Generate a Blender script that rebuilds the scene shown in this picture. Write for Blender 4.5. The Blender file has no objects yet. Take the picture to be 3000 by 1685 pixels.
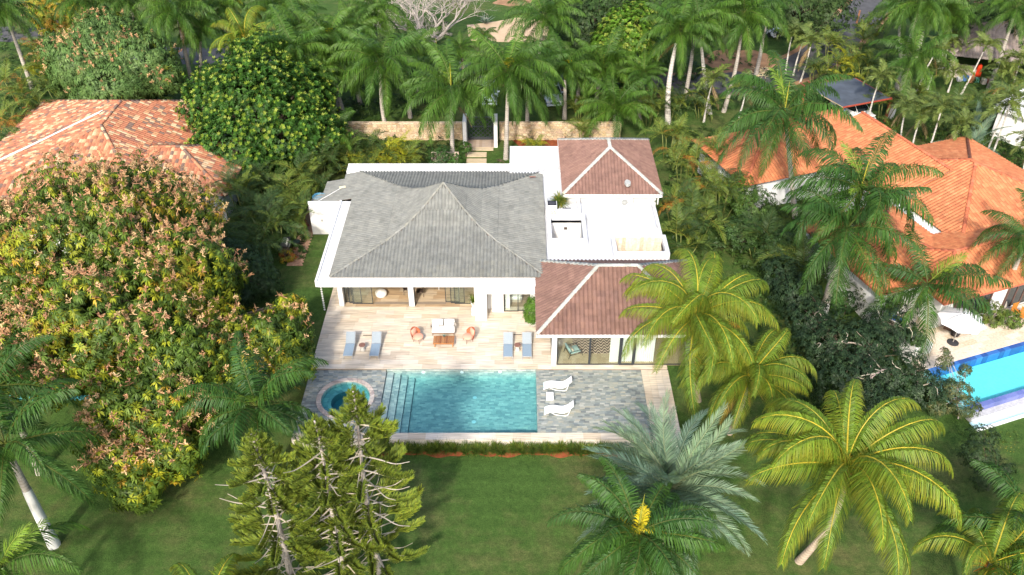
import bpy, math, random
import numpy as np
from mathutils import Vector, Matrix

# ------------------------------------------------------------------ camera, sky, sun, exposure
SC = bpy.context.scene
COL = SC.collection
FPX, PCX, PCY, PITCH, CAMZ = 2528.0, 1514.0, 842.5, math.radians(37.1), 40.0
cam_d = bpy.data.cameras.new('camera'); cam = bpy.data.objects.new('camera', cam_d); COL.objects.link(cam)
cam.location = (0, 0, CAMZ); cam.rotation_euler = (math.radians(90) - PITCH, 0, 0)
cam_d.sensor_fit = 'HORIZONTAL'; cam_d.sensor_width = 36.0; cam_d.lens = FPX / 3000 * 36
cam_d.shift_x = -14 / 3000; cam_d.clip_start = 0.5; cam_d.clip_end = 1500
SC.camera = cam
SUN_EL, SUN_AZ = math.radians(38), math.atan2(-0.22, -1.0)      # azimuth measured from +Y towards +X
w = bpy.data.worlds.new('World'); SC.world = w; w.use_nodes = True
nt = w.node_tree; bg = nt.nodes['Background']
sky = nt.nodes.new('ShaderNodeTexSky'); sky.sky_type = 'NISHITA'; sky.sun_disc = False
sky.sun_elevation = SUN_EL; sky.sun_rotation = SUN_AZ % (2 * math.pi)
sky.air_density = 1.0; sky.dust_density = 3.0; sky.ozone_density = 0.8
nt.links.new(sky.outputs[0], bg.inputs[0]); bg.inputs[1].default_value = 0.15
sd = bpy.data.lights.new('sun', 'SUN'); sd.energy = 2.4; sd.angle = math.radians(4.0); sd.color = (1.0, 0.94, 0.84)
so = bpy.data.objects.new('sun', sd); COL.objects.link(so); so.location = (-10, -40, 60)
sdir = Vector((math.sin(SUN_AZ) * math.cos(SUN_EL), math.cos(SUN_AZ) * math.cos(SUN_EL), math.sin(SUN_EL)))
so.rotation_euler = sdir.to_track_quat('Z', 'Y').to_euler()
SC.view_settings.view_transform = 'Standard'; SC.view_settings.look = 'None'
SC.view_settings.gamma = 1.0; SC.view_settings.use_curve_mapping = False
SC.view_settings.exposure = 1.12
SC.render.engine = 'CYCLES'
SC.cycles.max_bounces = 7; SC.cycles.diffuse_bounces = 3; SC.cycles.glossy_bounces = 2
SC.cycles.transmission_bounces = 4; SC.cycles.transparent_max_bounces = 12

# ------------------------------------------------------------------ picture point -> place in the world
_s, _c = math.sin(PITCH), math.cos(PITCH)
def _ray(px, py):
    u, v = (px - PCX) / FPX, (py - PCY) / FPX
    return u, _c - v * _s, -_s - v * _c
def G(px, py, z=0.0):
    d = _ray(px, py); t = (z - CAMZ) / d[2]
    return Vector((d[0] * t, d[1] * t, z))
def atY(px, py, Y):
    d = _ray(px, py); t = Y / d[1]
    return Vector((d[0] * t, Y, CAMZ + d[2] * t))

# ------------------------------------------------------------------ materials
def newmat(name):
    m = bpy.data.materials.new(name); m.use_nodes = True
    return m, m.node_tree, m.node_tree.nodes['Principled BSDF']
def N(t, typ, **kw):
    n = t.nodes.new(typ)
    for k, v in kw.items(): setattr(n, k, v)
    return n
def setv(node, **kw):
    for k, v in kw.items(): node.inputs[k.replace('_', ' ')].default_value = v
def posnode(t, scale=(1, 1, 1), obj=False):
    if obj: src = N(t, 'ShaderNodeTexCoord').outputs['Object']
    else: src = N(t, 'ShaderNodeNewGeometry').outputs['Position']
    mp = N(t, 'ShaderNodeMapping'); mp.inputs['Scale'].default_value = scale
    t.links.new(src, mp.inputs['Vector']); return mp.outputs[0]
def mixc(t, fac, a, b, blend='MIX'):
    m = N(t, 'ShaderNodeMix', data_type='RGBA', blend_type=blend)
    for sock, v in ((0, fac), (6, a), (7, b)):
        if hasattr(v, 'is_linked') or hasattr(v, 'node'): t.links.new(v, m.inputs[sock])
        else: m.inputs[sock].default_value = v if sock == 0 else (tuple(v) + (1,) if len(v) == 3 else v)
    return m.outputs[2]
def noise(t, vec, scale, detail=4, rough=0.55):
    n = N(t, 'ShaderNodeTexNoise'); setv(n, Scale=scale, Detail=detail, Roughness=rough)
    if vec is not None: t.links.new(vec, n.inputs['Vector'])
    return n.outputs[0]
def ramp(t, fac, stops):
    r = N(t, 'ShaderNodeValToRGB'); e = r.color_ramp.elements
    while len(e) < len(stops): e.new(0.5)
    for i, (p, c) in enumerate(stops):
        e[i].position = p; e[i].color = tuple(c) + (1,) if len(c) == 3 else c
    t.links.new(fac, r.inputs[0]); return r.outputs[0]
def bump(t, p, h, strength=0.3, dist=0.02):
    b = N(t, 'ShaderNodeBump'); setv(b, Strength=strength, Distance=dist)
    t.links.new(h, b.inputs['Height']); t.links.new(b.outputs[0], p.inputs['Normal'])
def plain(name, col, rough=0.6, var=0.15, scale=3.0, metal=0.0, bmp=0.0, spec=0.4):
    m, t, p = newmat(name)
    f = noise(t, posnode(t), scale, 5)
    dark = tuple(c * (1 - var) for c in col); lite = tuple(min(1, c * (1 + var * 0.6)) for c in col)
    t.links.new(ramp(t, f, [(0.3, dark), (0.7, lite)]), p.inputs['Base Color'])
    setv(p, Roughness=rough, Metallic=metal); p.inputs['Specular IOR Level'].default_value = spec
    if bmp: bump(t, p, noise(t, posnode(t), scale * 8, 4), bmp)
    return m
def attr_mat(name, rough=0.6, var=0.2, scale=4.0, trans=0.0, spec=0.3, grain=None, objvar=0.0, bmp=0.0, wear=0.0):
    m, t, p = newmat(name)
    a = N(t, 'ShaderNodeAttribute', attribute_name='tone').outputs['Color']
    f = noise(t, posnode(t, grain or (1, 1, 1)), scale, 4)
    lo, hi = 1 - var, 1 + var
    g = ramp(t, f, [(0.3, (lo * 0.5,) * 3), (0.7, (hi * 0.5,) * 3)])
    c = mixc(t, 1.0, a, g, 'MULTIPLY')
    c = mixc(t, 1.0, c, (2, 2, 2), 'MULTIPLY')
    if wear:
        c = mixc(t, wear, c, ramp(t, noise(t, posnode(t), 0.55, 7, 0.68), [(0.36, (0.45, 0.45, 0.46)), (0.52, (1, 1, 1)), (0.68, (1.18, 1.15, 1.08))]), 'MULTIPLY')
    if objvar:
        oi = N(t, 'ShaderNodeObjectInfo').outputs['Random']
        c = mixc(t, 1.0, c, ramp(t, oi, [(0, (1 - 1.4 * objvar, 1 - objvar, 1 - objvar * 0.6)), (0.5, (1 - objvar * .5, 1 - objvar * .4, 1 - objvar * .5)), (1, (1.0, 1.0, 1 - objvar * 0.8))]), 'MULTIPLY')
    t.links.new(c, p.inputs['Base Color']); setv(p, Roughness=rough); p.inputs['Specular IOR Level'].default_value = spec
    if bmp: bump(t, p, noise(t, posnode(t, grain or (1, 1, 1)), scale * 3, 4), bmp)
    if trans:
        tr = N(t, 'ShaderNodeBsdfTranslucent')
        t.links.new(mixc(t, 1.0, c, (1.0, 1.0, 0.45), 'MULTIPLY'), tr.inputs[0])
        ms = N(t, 'ShaderNodeMixShader'); ms.inputs[0].default_value = trans
        t.links.new(p.outputs[0], ms.inputs[1]); t.links.new(tr.outputs[0], ms.inputs[2])
        t.links.new(ms.outputs[0], t.nodes['Material Output'].inputs[0])
    return m
def schlick(t, normal, f0):
    lw = N(t, 'ShaderNodeLayerWeight'); lw.inputs[0].default_value = 0.5
    if normal is not None: t.links.new(normal, lw.inputs['Normal'])
    pw = N(t, 'ShaderNodeMath', operation='POWER'); t.links.new(lw.outputs['Facing'], pw.inputs[0]); pw.inputs[1].default_value = 5
    ma = N(t, 'ShaderNodeMath', operation='MULTIPLY_ADD', use_clamp=True); t.links.new(pw.outputs[0], ma.inputs[0]); ma.inputs[1].default_value = 1 - f0; ma.inputs[2].default_value = f0
    return ma.outputs[0]
def glass_mat(name, tint=(0.92, 0.955, 0.935), refl=0.10):
    m, t, p = newmat(name); t.nodes.remove(p)
    tb = N(t, 'ShaderNodeBsdfTransparent'); tb.inputs[0].default_value = tint + (1,)
    gl = N(t, 'ShaderNodeBsdfGlossy'); gl.inputs['Roughness'].default_value = 0.02
    ms = N(t, 'ShaderNodeMixShader')
    ma = schlick(t, None, refl * 0.5)
    t.links.new(ma, ms.inputs[0]); t.links.new(tb.outputs[0], ms.inputs[1]); t.links.new(gl.outputs[0], ms.inputs[2])
    t.links.new(ms.outputs[0], t.nodes['Material Output'].inputs[0]); return m
def water_mat(name, absorb, density, ripple=0.05):
    m, t, p = newmat(name); t.nodes.remove(p)
    tb = N(t, 'ShaderNodeBsdfTransparent'); gl = N(t, 'ShaderNodeBsdfGlossy'); gl.inputs['Roughness'].default_value = 0.03
    b = N(t, 'ShaderNodeBump'); setv(b, Strength=ripple, Distance=0.05)
    t.links.new(noise(t, posnode(t), 2.2, 3), b.inputs['Height'])
    t.links.new(b.outputs[0], gl.inputs['Normal']); fr = schlick(t, b.outputs[0], 0.02)
    ms = N(t, 'ShaderNodeMixShader'); t.links.new(fr, ms.inputs[0])
    t.links.new(tb.outputs[0], ms.inputs[1]); t.links.new(gl.outputs[0], ms.inputs[2])
    o = t.nodes['Material Output']; t.links.new(ms.outputs[0], o.inputs[0])
    va = N(t, 'ShaderNodeVolumeAbsorption'); va.inputs[0].default_value = absorb + (1,); va.inputs[1].default_value = density
    t.links.new(va.outputs[0], o.inputs['Volume']); return m

M = {}
def stained(name, col, dirt, lo=0.58, hi=0.78, scale=0.7, rough=0.7):
    m, t, p = newmat(name)
    f = noise(t, posnode(t), scale, 8, 0.65); f2 = noise(t, posnode(t), 6.0, 4)
    c = ramp(t, f, [(lo, col), (hi, dirt)])
    c = mixc(t, 0.12, c, ramp(t, f2, [(0.3, (0.5, 0.5, 0.5)), (0.7, (1, 1, 1))]), 'MULTIPLY')
    t.links.new(c, p.inputs['Base Color']); setv(p, Roughness=rough); p.inputs['Specular IOR Level'].default_value = 0.25
    bump(t, p, f2, 0.08); return m
M['plaster'] = stained('white_plaster', (0.74, 0.735, 0.72), (0.54, 0.52, 0.48), 0.52, 0.80)
M['roofwhite'] = stained('white_roof_coating', (0.62, 0.63, 0.645), (0.36, 0.35, 0.33), 0.50, 0.78, 0.7)
M['cream'] = stained('cream_wall', (0.66, 0.60, 0.52), (0.55, 0.48, 0.40))
M['travertine'] = attr_mat('travertine', 0.45, 0.34, 1.0, grain=(0.7, 13.0, 1.0), spec=0.35, objvar=0.05)
M['slate'] = attr_mat('grey_slate', 0.45, 0.16, 2.0, grain=(2.0, 9.0, 3.0), spec=0.4, objvar=0.06)
M['tile'] = attr_mat('roof_tile', 0.8, 0.12, 2.2, spec=0.15, objvar=0.05, bmp=0.12, wear=0.22)
M['stone'] = attr_mat('coral_stone', 0.85, 0.2, 7.0, spec=0.15, bmp=0.3)
M['leaf'] = attr_mat('leaf', 0.5, 0.18, 1.2, trans=0.30, spec=0.25, objvar=0.22)
M['gloss_leaf'] = attr_mat('glossy_leaf', 0.5, 0.2, 1.0, trans=0.30, spec=0.28, objvar=0.25)
M['needle'] = attr_mat('needle', 0.6, 0.2, 1.4, trans=0.12, spec=0.25, objvar=0.15)
M['tone'] = attr_mat('painted', 0.6, 0.08, 5.0, spec=0.35)
M['tone_gloss'] = attr_mat('painted_gloss', 0.25, 0.03, 5.0, spec=0.6)
M['fabric'] = attr_mat('fabric', 0.9, 0.08, 24.0, spec=0.15, bmp=0.1)
M['wood'] = attr_mat('wood', 0.45, 0.3, 3.0, grain=(14, 2, 14), spec=0.35)
M['metal'] = plain('dark_metal', (0.03, 0.035, 0.04), 0.35, 0.1)
M['steel'] = plain('steel', (0.55, 0.55, 0.52), 0.3, 0.1, metal=0.8)
M['white'] = plain('white_paint', (0.8, 0.8, 0.8), 0.4, 0.04)
M['glass'] = glass_mat('window_glass')
M['darkglass'] = plain('dark_glass', (0.02, 0.03, 0.035), 0.08, 0.1, spec=0.7)
M['soil'] = plain('red_soil', (0.24, 0.07, 0.03), 0.95, 0.35, 2.5, bmp=0.5, spec=0.1)
M['asphalt'] = plain('asphalt', (0.085, 0.083, 0.085), 0.9, 0.25, 1.2, bmp=0.3, spec=0.2)
M['earth'] = plain('bare_earth', (0.30, 0.175, 0.10), 0.95, 0.3, 0.8, bmp=0.4, spec=0.1)
M['sand'] = plain('sand', (0.52, 0.38, 0.25), 0.95, 0.15, 1.0, bmp=0.4, spec=0.1)
M['slab'] = plain('path_slab', (0.52, 0.42, 0.28), 0.8, 0.15, 2.0, bmp=0.2)
M['tar'] = plain('tar_felt', (0.07, 0.085, 0.11), 0.8, 0.3, 0.8)
M['water'] = water_mat('pool_water', (0.06, 0.78, 0.84), 0.50)
M['spawater'] = water_mat('spa_water', (0.06, 0.78, 0.84), 2.0)
M['bluewater'] = water_mat('bright_pool_water', (0.08, 0.88, 0.92), 0.55)
def bark(name, c1, c2, ring=9.0, rough=0.85):
    m, t, p = newmat(name)
    wv = N(t, 'ShaderNodeTexWave', bands_direction='Z'); setv(wv, Scale=ring * 0.16, Distortion=1.2, Detail=2.0)
    t.links.new(posnode(t), wv.inputs['Vector'])
    c = ramp(t, wv.outputs[1], [(0.0, c2), (0.25, c1), (1.0, c1)])
    f = noise(t, posnode(t), 2.5, 6)
    c = mixc(t, 0.5, c, ramp(t, f, [(0.35, tuple(x * 0.6 for x in c1)), (0.7, tuple(min(1, x * 1.3) for x in c1))]))
    t.links.new(c, p.inputs['Base Color']); setv(p, Roughness=rough); p.inputs['Specular IOR Level'].default_value = 0.15
    bump(t, p, wv.outputs[1], 0.4); return m
M['bark_royal'] = bark('grey_palm_bark', (0.42, 0.38, 0.33), (0.22, 0.19, 0.16))
M['bark_white'] = bark('pale_palm_bark', (0.55, 0.52, 0.47), (0.30, 0.27, 0.23), 7)
M['bark_coco'] = bark('brown_palm_bark', (0.36, 0.29, 0.22), (0.17, 0.13, 0.10), 12)
M['bark'] = plain('tree_bark', (0.16, 0.12, 0.085), 0.95, 0.4, 4, bmp=0.6, spec=0.1)
M['bark_grey'] = plain('silver_bark', (0.42, 0.37, 0.33), 0.95, 0.3, 4, bmp=0.5, spec=0.1)
def lawn_mat():
    m, t, p = newmat('lawn')
    pos = posnode(t)
    big = noise(t, pos, 0.16, 5, 0.6); mid = noise(t, pos, 0.9, 6, 0.7); fine = noise(t, pos, 14, 4, 0.8)
    st = noise(t, posnode(t, (0.25, 2.4, 1)), 1.0, 3)
    green = ramp(t, fine, [(0.28, (0.030, 0.070, 0.016)), (0.75, (0.090, 0.160, 0.036))])
    dry = ramp(t, fine, [(0.28, (0.075, 0.080, 0.030)), (0.75, (0.185, 0.180, 0.075))])
    a = N(t, 'ShaderNodeMath', operation='MULTIPLY_ADD'); t.links.new(mid, a.inputs[0]); a.inputs[1].default_value = 0.75
    t.links.new(big, a.inputs[2])
    b = N(t, 'ShaderNodeMath', operation='MULTIPLY_ADD'); t.links.new(st, b.inputs[0]); b.inputs[1].default_value = 0.22; t.links.new(a.outputs[0], b.inputs[2])
    sub = N(t, 'ShaderNodeMath', operation='SUBTRACT'); t.links.new(b.outputs[0], sub.inputs[0]); sub.inputs[1].default_value = 0.92
    mul = N(t, 'ShaderNodeMath', operation='MULTIPLY', use_clamp=True); t.links.new(sub.outputs[0], mul.inputs[0]); mul.inputs[1].default_value = 2.6
    c = mixc(t, mul.outputs[0], green, dry)
    c = mixc(t, 0.75, c, ramp(t, noise(t, pos, 3.2, 7, 0.75), [(0.30, (0.42, 0.46, 0.42)), (0.70, (1.25, 1.2, 1.1))]), 'MULTIPLY')
    wv = N(t, 'ShaderNodeTexWave', bands_direction='Y'); setv(wv, Scale=0.28, Distortion=1.5, Detail=2.0); t.links.new(pos, wv.inputs['Vector'])
    c = mixc(t, 0.22, c, ramp(t, wv.outputs[1], [(0.35, (0.72, 0.76, 0.72)), (0.65, (1.1, 1.1, 1.05))]), 'MULTIPLY')
    t.links.new(c, p.inputs['Base Color']); setv(p, Roughness=0.95); p.inputs['Specular IOR Level'].default_value = 0.1
    bump(t, p, fine, 0.9, 0.06); return m
M['lawn'] = lawn_mat()
def rug_mat():
    m, t, p = newmat('rug')
    x = N(t, 'ShaderNodeSeparateXYZ'); t.links.new(posnode(t), x.inputs[0])
    pp = N(t, 'ShaderNodeMath', operation='PINGPONG'); t.links.new(x.outputs[0], pp.inputs[0]); pp.inputs[1].default_value = 0.22
    cl = N(t, 'ShaderNodeMath', operation='SUBTRACT'); t.links.new(pp.outputs[0], cl.inputs[0]); cl.inputs[1].default_value = 0.11
    cl2 = N(t, 'ShaderNodeClamp'); t.links.new(cl.outputs[0], cl2.inputs[0]); cl2.inputs[1].default_value = -0.07; cl2.inputs[2].default_value = 0.07
    ad = N(t, 'ShaderNodeMath', operation='MULTIPLY_ADD'); t.links.new(cl2.outputs[0], ad.inputs[0]); ad.inputs[1].default_value = 1.9; t.links.new(x.outputs[1], ad.inputs[2])
    dv = N(t, 'ShaderNodeMath', operation='DIVIDE'); t.links.new(ad.outputs[0], dv.inputs[0]); dv.inputs[1].default_value = 0.30
    fr = N(t, 'ShaderNodeMath', operation='FRACT'); t.links.new(dv.outputs[0], fr.inputs[0])
    gt = N(t, 'ShaderNodeMath', operation='GREATER_THAN'); t.links.new(fr.outputs[0], gt.inputs[0]); gt.inputs[1].default_value = 0.45
    t.links.new(mixc(t, gt.outputs[0], (0.58, 0.44, 0.34), (0.085, 0.052, 0.035)), p.inputs['Base Color'])
    setv(p, Roughness=0.95); return m
M['rug'] = rug_mat()

# ------------------------------------------------------------------ mesh helpers
class MB:
    """collects shapes (world or local coordinates) that become ONE mesh object"""
    def __init__(s, tone=(1, 1, 1)): s.v = []; s.f = []; s.c = []; s.tone = tone
    def add(s, vs, fs, tone=None):
        o = len(s.v); s.v += [tuple(x) for x in vs]; s.f += [tuple(i + o for i in f) for f in fs]
        s.c += [tone or s.tone] * len(vs); return s
    def box(s, x0, x1, y0, y1, z0, z1, tone=None, M4=None):
        vs = [(x0, y0, z0), (x1, y0, z0), (x1, y1, z0), (x0, y1, z0), (x0, y0, z1), (x1, y0, z1), (x1, y1, z1), (x0, y1, z1)]
        if M4 is not None: vs = [tuple(M4 @ Vector(v)) for v in vs]
        return s.add(vs, [(0, 3, 2, 1), (4, 5, 6, 7), (0, 1, 5, 4), (1, 2, 6, 5), (2, 3, 7, 6), (3, 0, 4, 7)], tone)
    def bbox(s, x0, x1, y0, y1, z0, z1, b=0.02, tone=None, M4=None):
        """box with bevelled top rim and vertical edges"""
        b = min(b, (x1 - x0) * .45, (y1 - y0) * .45, (z1 - z0) * .45)
        rings = []
        for (i, z) in ((b, z0), (0, z0 + b), (0, z1 - b), (b, z1)):
            e = b * 0.6
            rings.append([(x0 + i + e, y0 + i, z), (x1 - i - e, y0 + i, z), (x1 - i, y0 + i + e, z), (x1 - i, y1 - i - e, z),
                          (x1 - i - e, y1 - i, z), (x0 + i + e, y1 - i, z), (x0 + i, y1 - i - e, z), (x0 + i, y0 + i + e, z)])
        vs = [v for r in rings for v in r]
        if M4 is not None: vs = [tuple(M4 @ Vector(v)) for v in vs]
        fs = [tuple(range(7, -1, -1)), tuple(range(24, 32))]
        for k in range(3):
            for j in range(8): fs.append((k * 8 + j, k * 8 + (j + 1) % 8, k * 8 + 8 + (j + 1) % 8, k * 8 + 8 + j))
        return s.add(vs, fs, tone)
    def tube(s, pts, rad, n=6, tone=None, caps=True, tones=None):
        pts = [Vector(p) for p in pts]; rs = rad if isinstance(rad, (list, tuple)) else [rad] * len(pts)
        vs = []; fs = []; prev = None
        for i, p in enumerate(pts):
            d = (pts[min(i + 1, len(pts) - 1)] - pts[max(i - 1, 0)])
            d = d.normalized() if d.length > 1e-9 else Vector((0, 0, 1))
            if prev is None: a = d.orthogonal().normalized()
            else:
                a = prev - d * prev.dot(d)
                a = a.normalized() if a.length > 1e-6 else d.orthogonal().normalized()
            prev = a; b = d.cross(a)
            for k in range(n):
                t = 2 * math.pi * k / n; vs.append(tuple(p + (a * math.cos(t) + b * math.sin(t)) * rs[i]))
        for i in range(len(pts) - 1):
            for k in range(n): fs.append((i * n + k, i * n + (k + 1) % n, (i + 1) * n + (k + 1) % n, (i + 1) * n + k))
        if caps: fs += [tuple(range(n - 1, -1, -1)), tuple(range((len(pts) - 1) * n, len(pts) * n))]
        o = len(s.v); s.add(vs, fs, tone)
        if tones:
            for i in range(len(pts)):
                for k in range(n): s.c[o + i * n + k] = tones[i]
        return s
    def lathe(s, prof, cx=0, cy=0, n=16, tone=None, sx=1, sy=1, M4=None):
        vs = []; fs = []
        for (r, z) in prof:
            for k in range(n):
                t = 2 * math.pi * k / n; vs.append((cx + r * math.cos(t) * sx, cy + r * math.sin(t) * sy, z))
        for i in range(len(prof) - 1):
            for k in range(n): fs.append((i * n + k, i * n + (k + 1) % n, (i + 1) * n + (k + 1) % n, (i + 1) * n + k))
        if prof[0][0] > 1e-4: fs.append(tuple(range(n - 1, -1, -1)))
        if prof[-1][0] > 1e-4: fs.append(tuple(range((len(prof) - 1) * n, len(prof) * n)))
        if M4 is not None: vs = [tuple(M4 @ Vector(v)) for v in vs]
        return s.add(vs, fs, tone)
    def prism(s, poly, z0, z1, tone=None):
        n = len(poly); vs = [(x, y, z0) for x, y in poly] + [(x, y, z1) for x, y in poly]
        return s.add(vs, [tuple(range(n - 1, -1, -1)), tuple(range(n, 2 * n))] + [(i, (i + 1) % n, n + (i + 1) % n, n + i) for i in range(n)], tone)
    def grid(s, rows, tone=None):
        n = len(rows[0]); vs = [p for r in rows for p in r]
        return s.add(vs, [(i * n + j, i * n + j + 1, (i + 1) * n + j + 1, (i + 1) * n + j) for i in range(len(rows) - 1) for j in range(n - 1)], tone)
    def mesh(s, name, mat, smooth=False):
        me = bpy.data.meshes.new(name); me.from_pydata(s.v, [], s.f)
        ca = me.color_attributes.new('tone', 'FLOAT_COLOR', 'POINT')
        arr = np.ones((len(s.v), 4), np.float32); arr[:, :3] = np.array(s.c, np.float32).reshape(-1, 3); ca.data.foreach_set('color', arr.ravel())
        for m in (mat if isinstance(mat, (list, tuple)) else [mat]): me.materials.append(m)
        if smooth: me.polygons.foreach_set('use_smooth', [True] * len(me.polygons))
        me.update(); return me
def npmesh(name, V, F, C, mat, smooth=False):
    """V (n,3), F (m,k) of one face size, C (n,3)"""
    me = bpy.data.meshes.new(name); k = F.shape[1]
    me.vertices.add(len(V)); me.vertices.foreach_set('co', V.astype(np.float32).ravel())
    me.loops.add(F.size); me.loops.foreach_set('vertex_index', F.astype(np.int32).ravel())
    me.polygons.add(len(F)); me.polygons.foreach_set('loop_start', np.arange(0, F.size, k, dtype=np.int32))
    me.update(calc_edges=True)
    ca = me.color_attributes.new('tone', 'FLOAT_COLOR', 'POINT')
    arr = np.ones((len(V), 4), np.float32); arr[:, :3] = C; ca.data.foreach_set('color', arr.ravel())
    me.materials.append(mat)
    if smooth: me.polygons.foreach_set('use_smooth', np.ones(len(F), dtype=bool))
    return me
def link(name, me, parent=None, loc=None):
    o = bpy.data.objects.new(name, me); COL.objects.link(o)
    if parent is not None: o.parent = parent
    if loc is not None: o.location = loc
    return o
def wchild(name, me, parent):
    """child whose mesh is in world coordinates"""
    o = link(name, me, parent)
    r = parent
    while r.parent is not None: r = r.parent
    if parent.parent is None: o.matrix_parent_inverse = root_mat(parent).inverted()
    return o
def root_mat(r): return Matrix.LocRotScale(r.location, r.rotation_euler, r.scale)
def tag(o, label=None, cat=None, group=None, kind=None):
    if label: o['label'] = label
    if cat: o['category'] = cat
    if group: o['group'] = group
    if kind: o['kind'] = kind
    return o
def thing(name, loc, label, cat, group=None, rz=0.0):
    o = bpy.data.objects.new(name, None); COL.objects.link(o); o.empty_display_size = 0.3
    o.location = loc; o.rotation_euler = (0, 0, rz); return tag(o, label, cat, group)
def struct(name, me): return tag(link(name, me), kind='structure')
def dup(root, loc=None, rz=None, label=None):
    r = root.copy(); COL.objects.link(r)
    if loc is not None: r.location = loc
    if rz is not None: r.rotation_euler = (0, 0, rz)
    if label: r['label'] = label
    def kids(a, b):
        for ch in list(a.children):
            c = ch.copy(); COL.objects.link(c); c.parent = b; kids(ch, c)
    kids(root, r); return r
def T(x, y, z=0.0, rz=0.0, rx=0.0, ry=0.0, s=1.0):
    return Matrix.Translation((x, y, z)) @ Matrix.Rotation(rz, 4, 'Z') @ Matrix.Rotation(ry, 4, 'Y') @ Matrix.Rotation(rx, 4, 'X') @ Matrix.Scale(s, 4)
RNG = random.Random(7)
def jit(c, a, r=RNG):
    k = 1 + r.uniform(-a, a); return tuple(max(0.004, x * k * (1 + r.uniform(-a, a) * 0.3)) for x in c)

# pieces laid on a floor: the largest-showing 300 are parts, the rest one joined part
_cube = {}
def cube_mesh(tone, mat, name):
    key = (tuple(round(x, 3) for x in tone), mat.name)
    if key not in _cube: _cube[key] = MB(tone).box(-.5, .5, -.5, .5, -.5, .5).mesh(name, mat)
    return _cube[key]
def pieces(parent, name, cells, palette, mat, limit=300, seed=1):
    """cells: (x0,x1,y0,y1,z0,z1) boxes in world coordinates"""
    r = random.Random(seed)
    cells = sorted(cells, key=lambda c: (c[2] ** 2 + (c[0]) ** 2) - 40 * (c[1] - c[0]) * (c[3] - c[2]))
    for i, c in enumerate(cells[:limit]):
        o = link(name, cube_mesh(r.choice(palette), mat, name), parent)
        if parent.parent is None: o.matrix_parent_inverse = root_mat(parent).inverted()
        o.matrix_basis = Matrix.Translation(((c[0] + c[1]) / 2, (c[2] + c[3]) / 2, (c[4] + c[5]) / 2)) @ Matrix.Diagonal((c[1] - c[0], c[3] - c[2], c[5] - c[4], 1))
    if len(cells) > limit:
        mb = MB()
        for c in cells[limit:]: mb.box(*c, tone=r.choice(palette))
        tag(wchild(name + '_field', mb.mesh(name + '_field', mat), parent), kind='stuff')

# ------------------------------------------------------------------ ground, roads, lawn
DX0, DX1, DY0, DY1 = -14.1, 10.3, 37.2, 43.7          # pool deck rectangle
def gz(x, y):
    h = min(1, max(0, (x - 17) / 7.0)); h = h * h * (3 - 2 * h)
    s = min(1, max(0, (y - 38.5 - 8.5 * h) / 7.0)); return -0.8 + (0.72) * s * s * (3 - 2 * s)
xs = sorted(set([-150 + 3.0 * i for i in range(101)] + [DX0 + .05, DX1 - .05, -14.0, -13.2, 2.3, 10.9]))
ys = sorted(set([4 + 1.5 * i for i in range(60)] + [94 + 6.0 * i for i in range(35)] + [DY0 + .05, DY1 - .05]))
mb = MB()
idx = {}
for j, y in enumerate(ys):
    for i, x in enumerate(xs):
        idx[i, j] = len(mb.v); mb.v.append((x, y, gz(x, y) + (0 if y < 150 else 0.0))); mb.c.append((1, 1, 1))
for j in range(len(ys) - 1):
    for i in range(len(xs) - 1):
        mx, my = (xs[i] + xs[i + 1]) / 2, (ys[j] + ys[j + 1]) / 2
        if DX0 < mx < DX1 and DY0 < my < DY1: continue
        mb.f.append((idx[i, j], idx[i + 1, j], idx[i + 1, j + 1], idx[i, j + 1]))
struct('ground', mb.mesh('ground', M['lawn']))

def sheet(name, poly, mat, lift, sub=1):
    """flat sheet that follows the ground; poly of (x, y)"""
    b = MB(); n = len(poly)
    b.add([(x, y, gz(x, y) + lift) for x, y in poly] + [(x, y, gz(x, y) - 0.05) for x, y in poly],
          [tuple(range(n))] + [(i, n + i, n + (i + 1) % n, (i + 1) % n) for i in range(n)])
    return struct(name, b.mesh(name, mat))
def ribbon(path, wid):
    L, R = [], []
    for i, p in enumerate(path):
        p = Vector((p[0], p[1])); a = Vector(path[max(0, i - 1)][:2]); c = Vector(path[min(len(path) - 1, i + 1)][:2])
        d = (c - a).normalized(); nrm = Vector((-d.y, d.x)) * wid / 2
        L.append(tuple(p + nrm)); R.append(tuple(p - nrm))
    return L + R[::-1]
def curve_pts(ctrl, n=24):
    P = [Vector(p) for p in ctrl]; P = [P[0] * 2 - P[1]] + P + [P[-1] * 2 - P[-2]]; out = []
    seg = len(P) - 3
    for k in range(n + 1):
        t = k / n * seg; i = min(int(t), seg - 1); u = t - i; a, b, c, d = P[i:i + 4]
        out.append(0.5 * ((2 * b) + (c - a) * u + (2 * a - 5 * b + 4 * c - d) * u * u + (3 * b - a - 3 * c + d) * u ** 3))
    return out
road_path = curve_pts([(-2, 93.5), (10, 91.2), (20, 90.6), (28, 92.5), (35.5, 98), (41, 106), (49.5, 119), (60, 140)])
rib = ribbon([(p.x, p.y) for p in road_path] if False else [tuple(p) for p in road_path], 5.2)
def strip_sheet(name, path, wid, mat, lift):
    b = MB(); rows = []
    n = len(path)
    pl = ribbon(path, wid); L, R = pl[:n], pl[n:][::-1]
    b.grid([[(l[0], l[1], gz(*l) + lift) for l in L], [(r[0], r[1], gz(*r) + lift) for r in R]])
    b.f = [f[::-1] for f in b.f]
    return struct(name, b.mesh(name, mat))
strip_sheet('road', [tuple(p) for p in road_path], 5.2, M['asphalt'], 0.012)
strip_sheet('road_shoulder', [tuple(p) for p in road_path], 6.6, M['earth'], 0.006)
strip_sheet('far_road', [tuple(p) for p in curve_pts([(-90, 96), (-66, 106), (-45, 99.5), (-30, 98.5), (-14, 96), (-2, 93.5)])], 5.0, M['asphalt'], 0.014)
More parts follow.
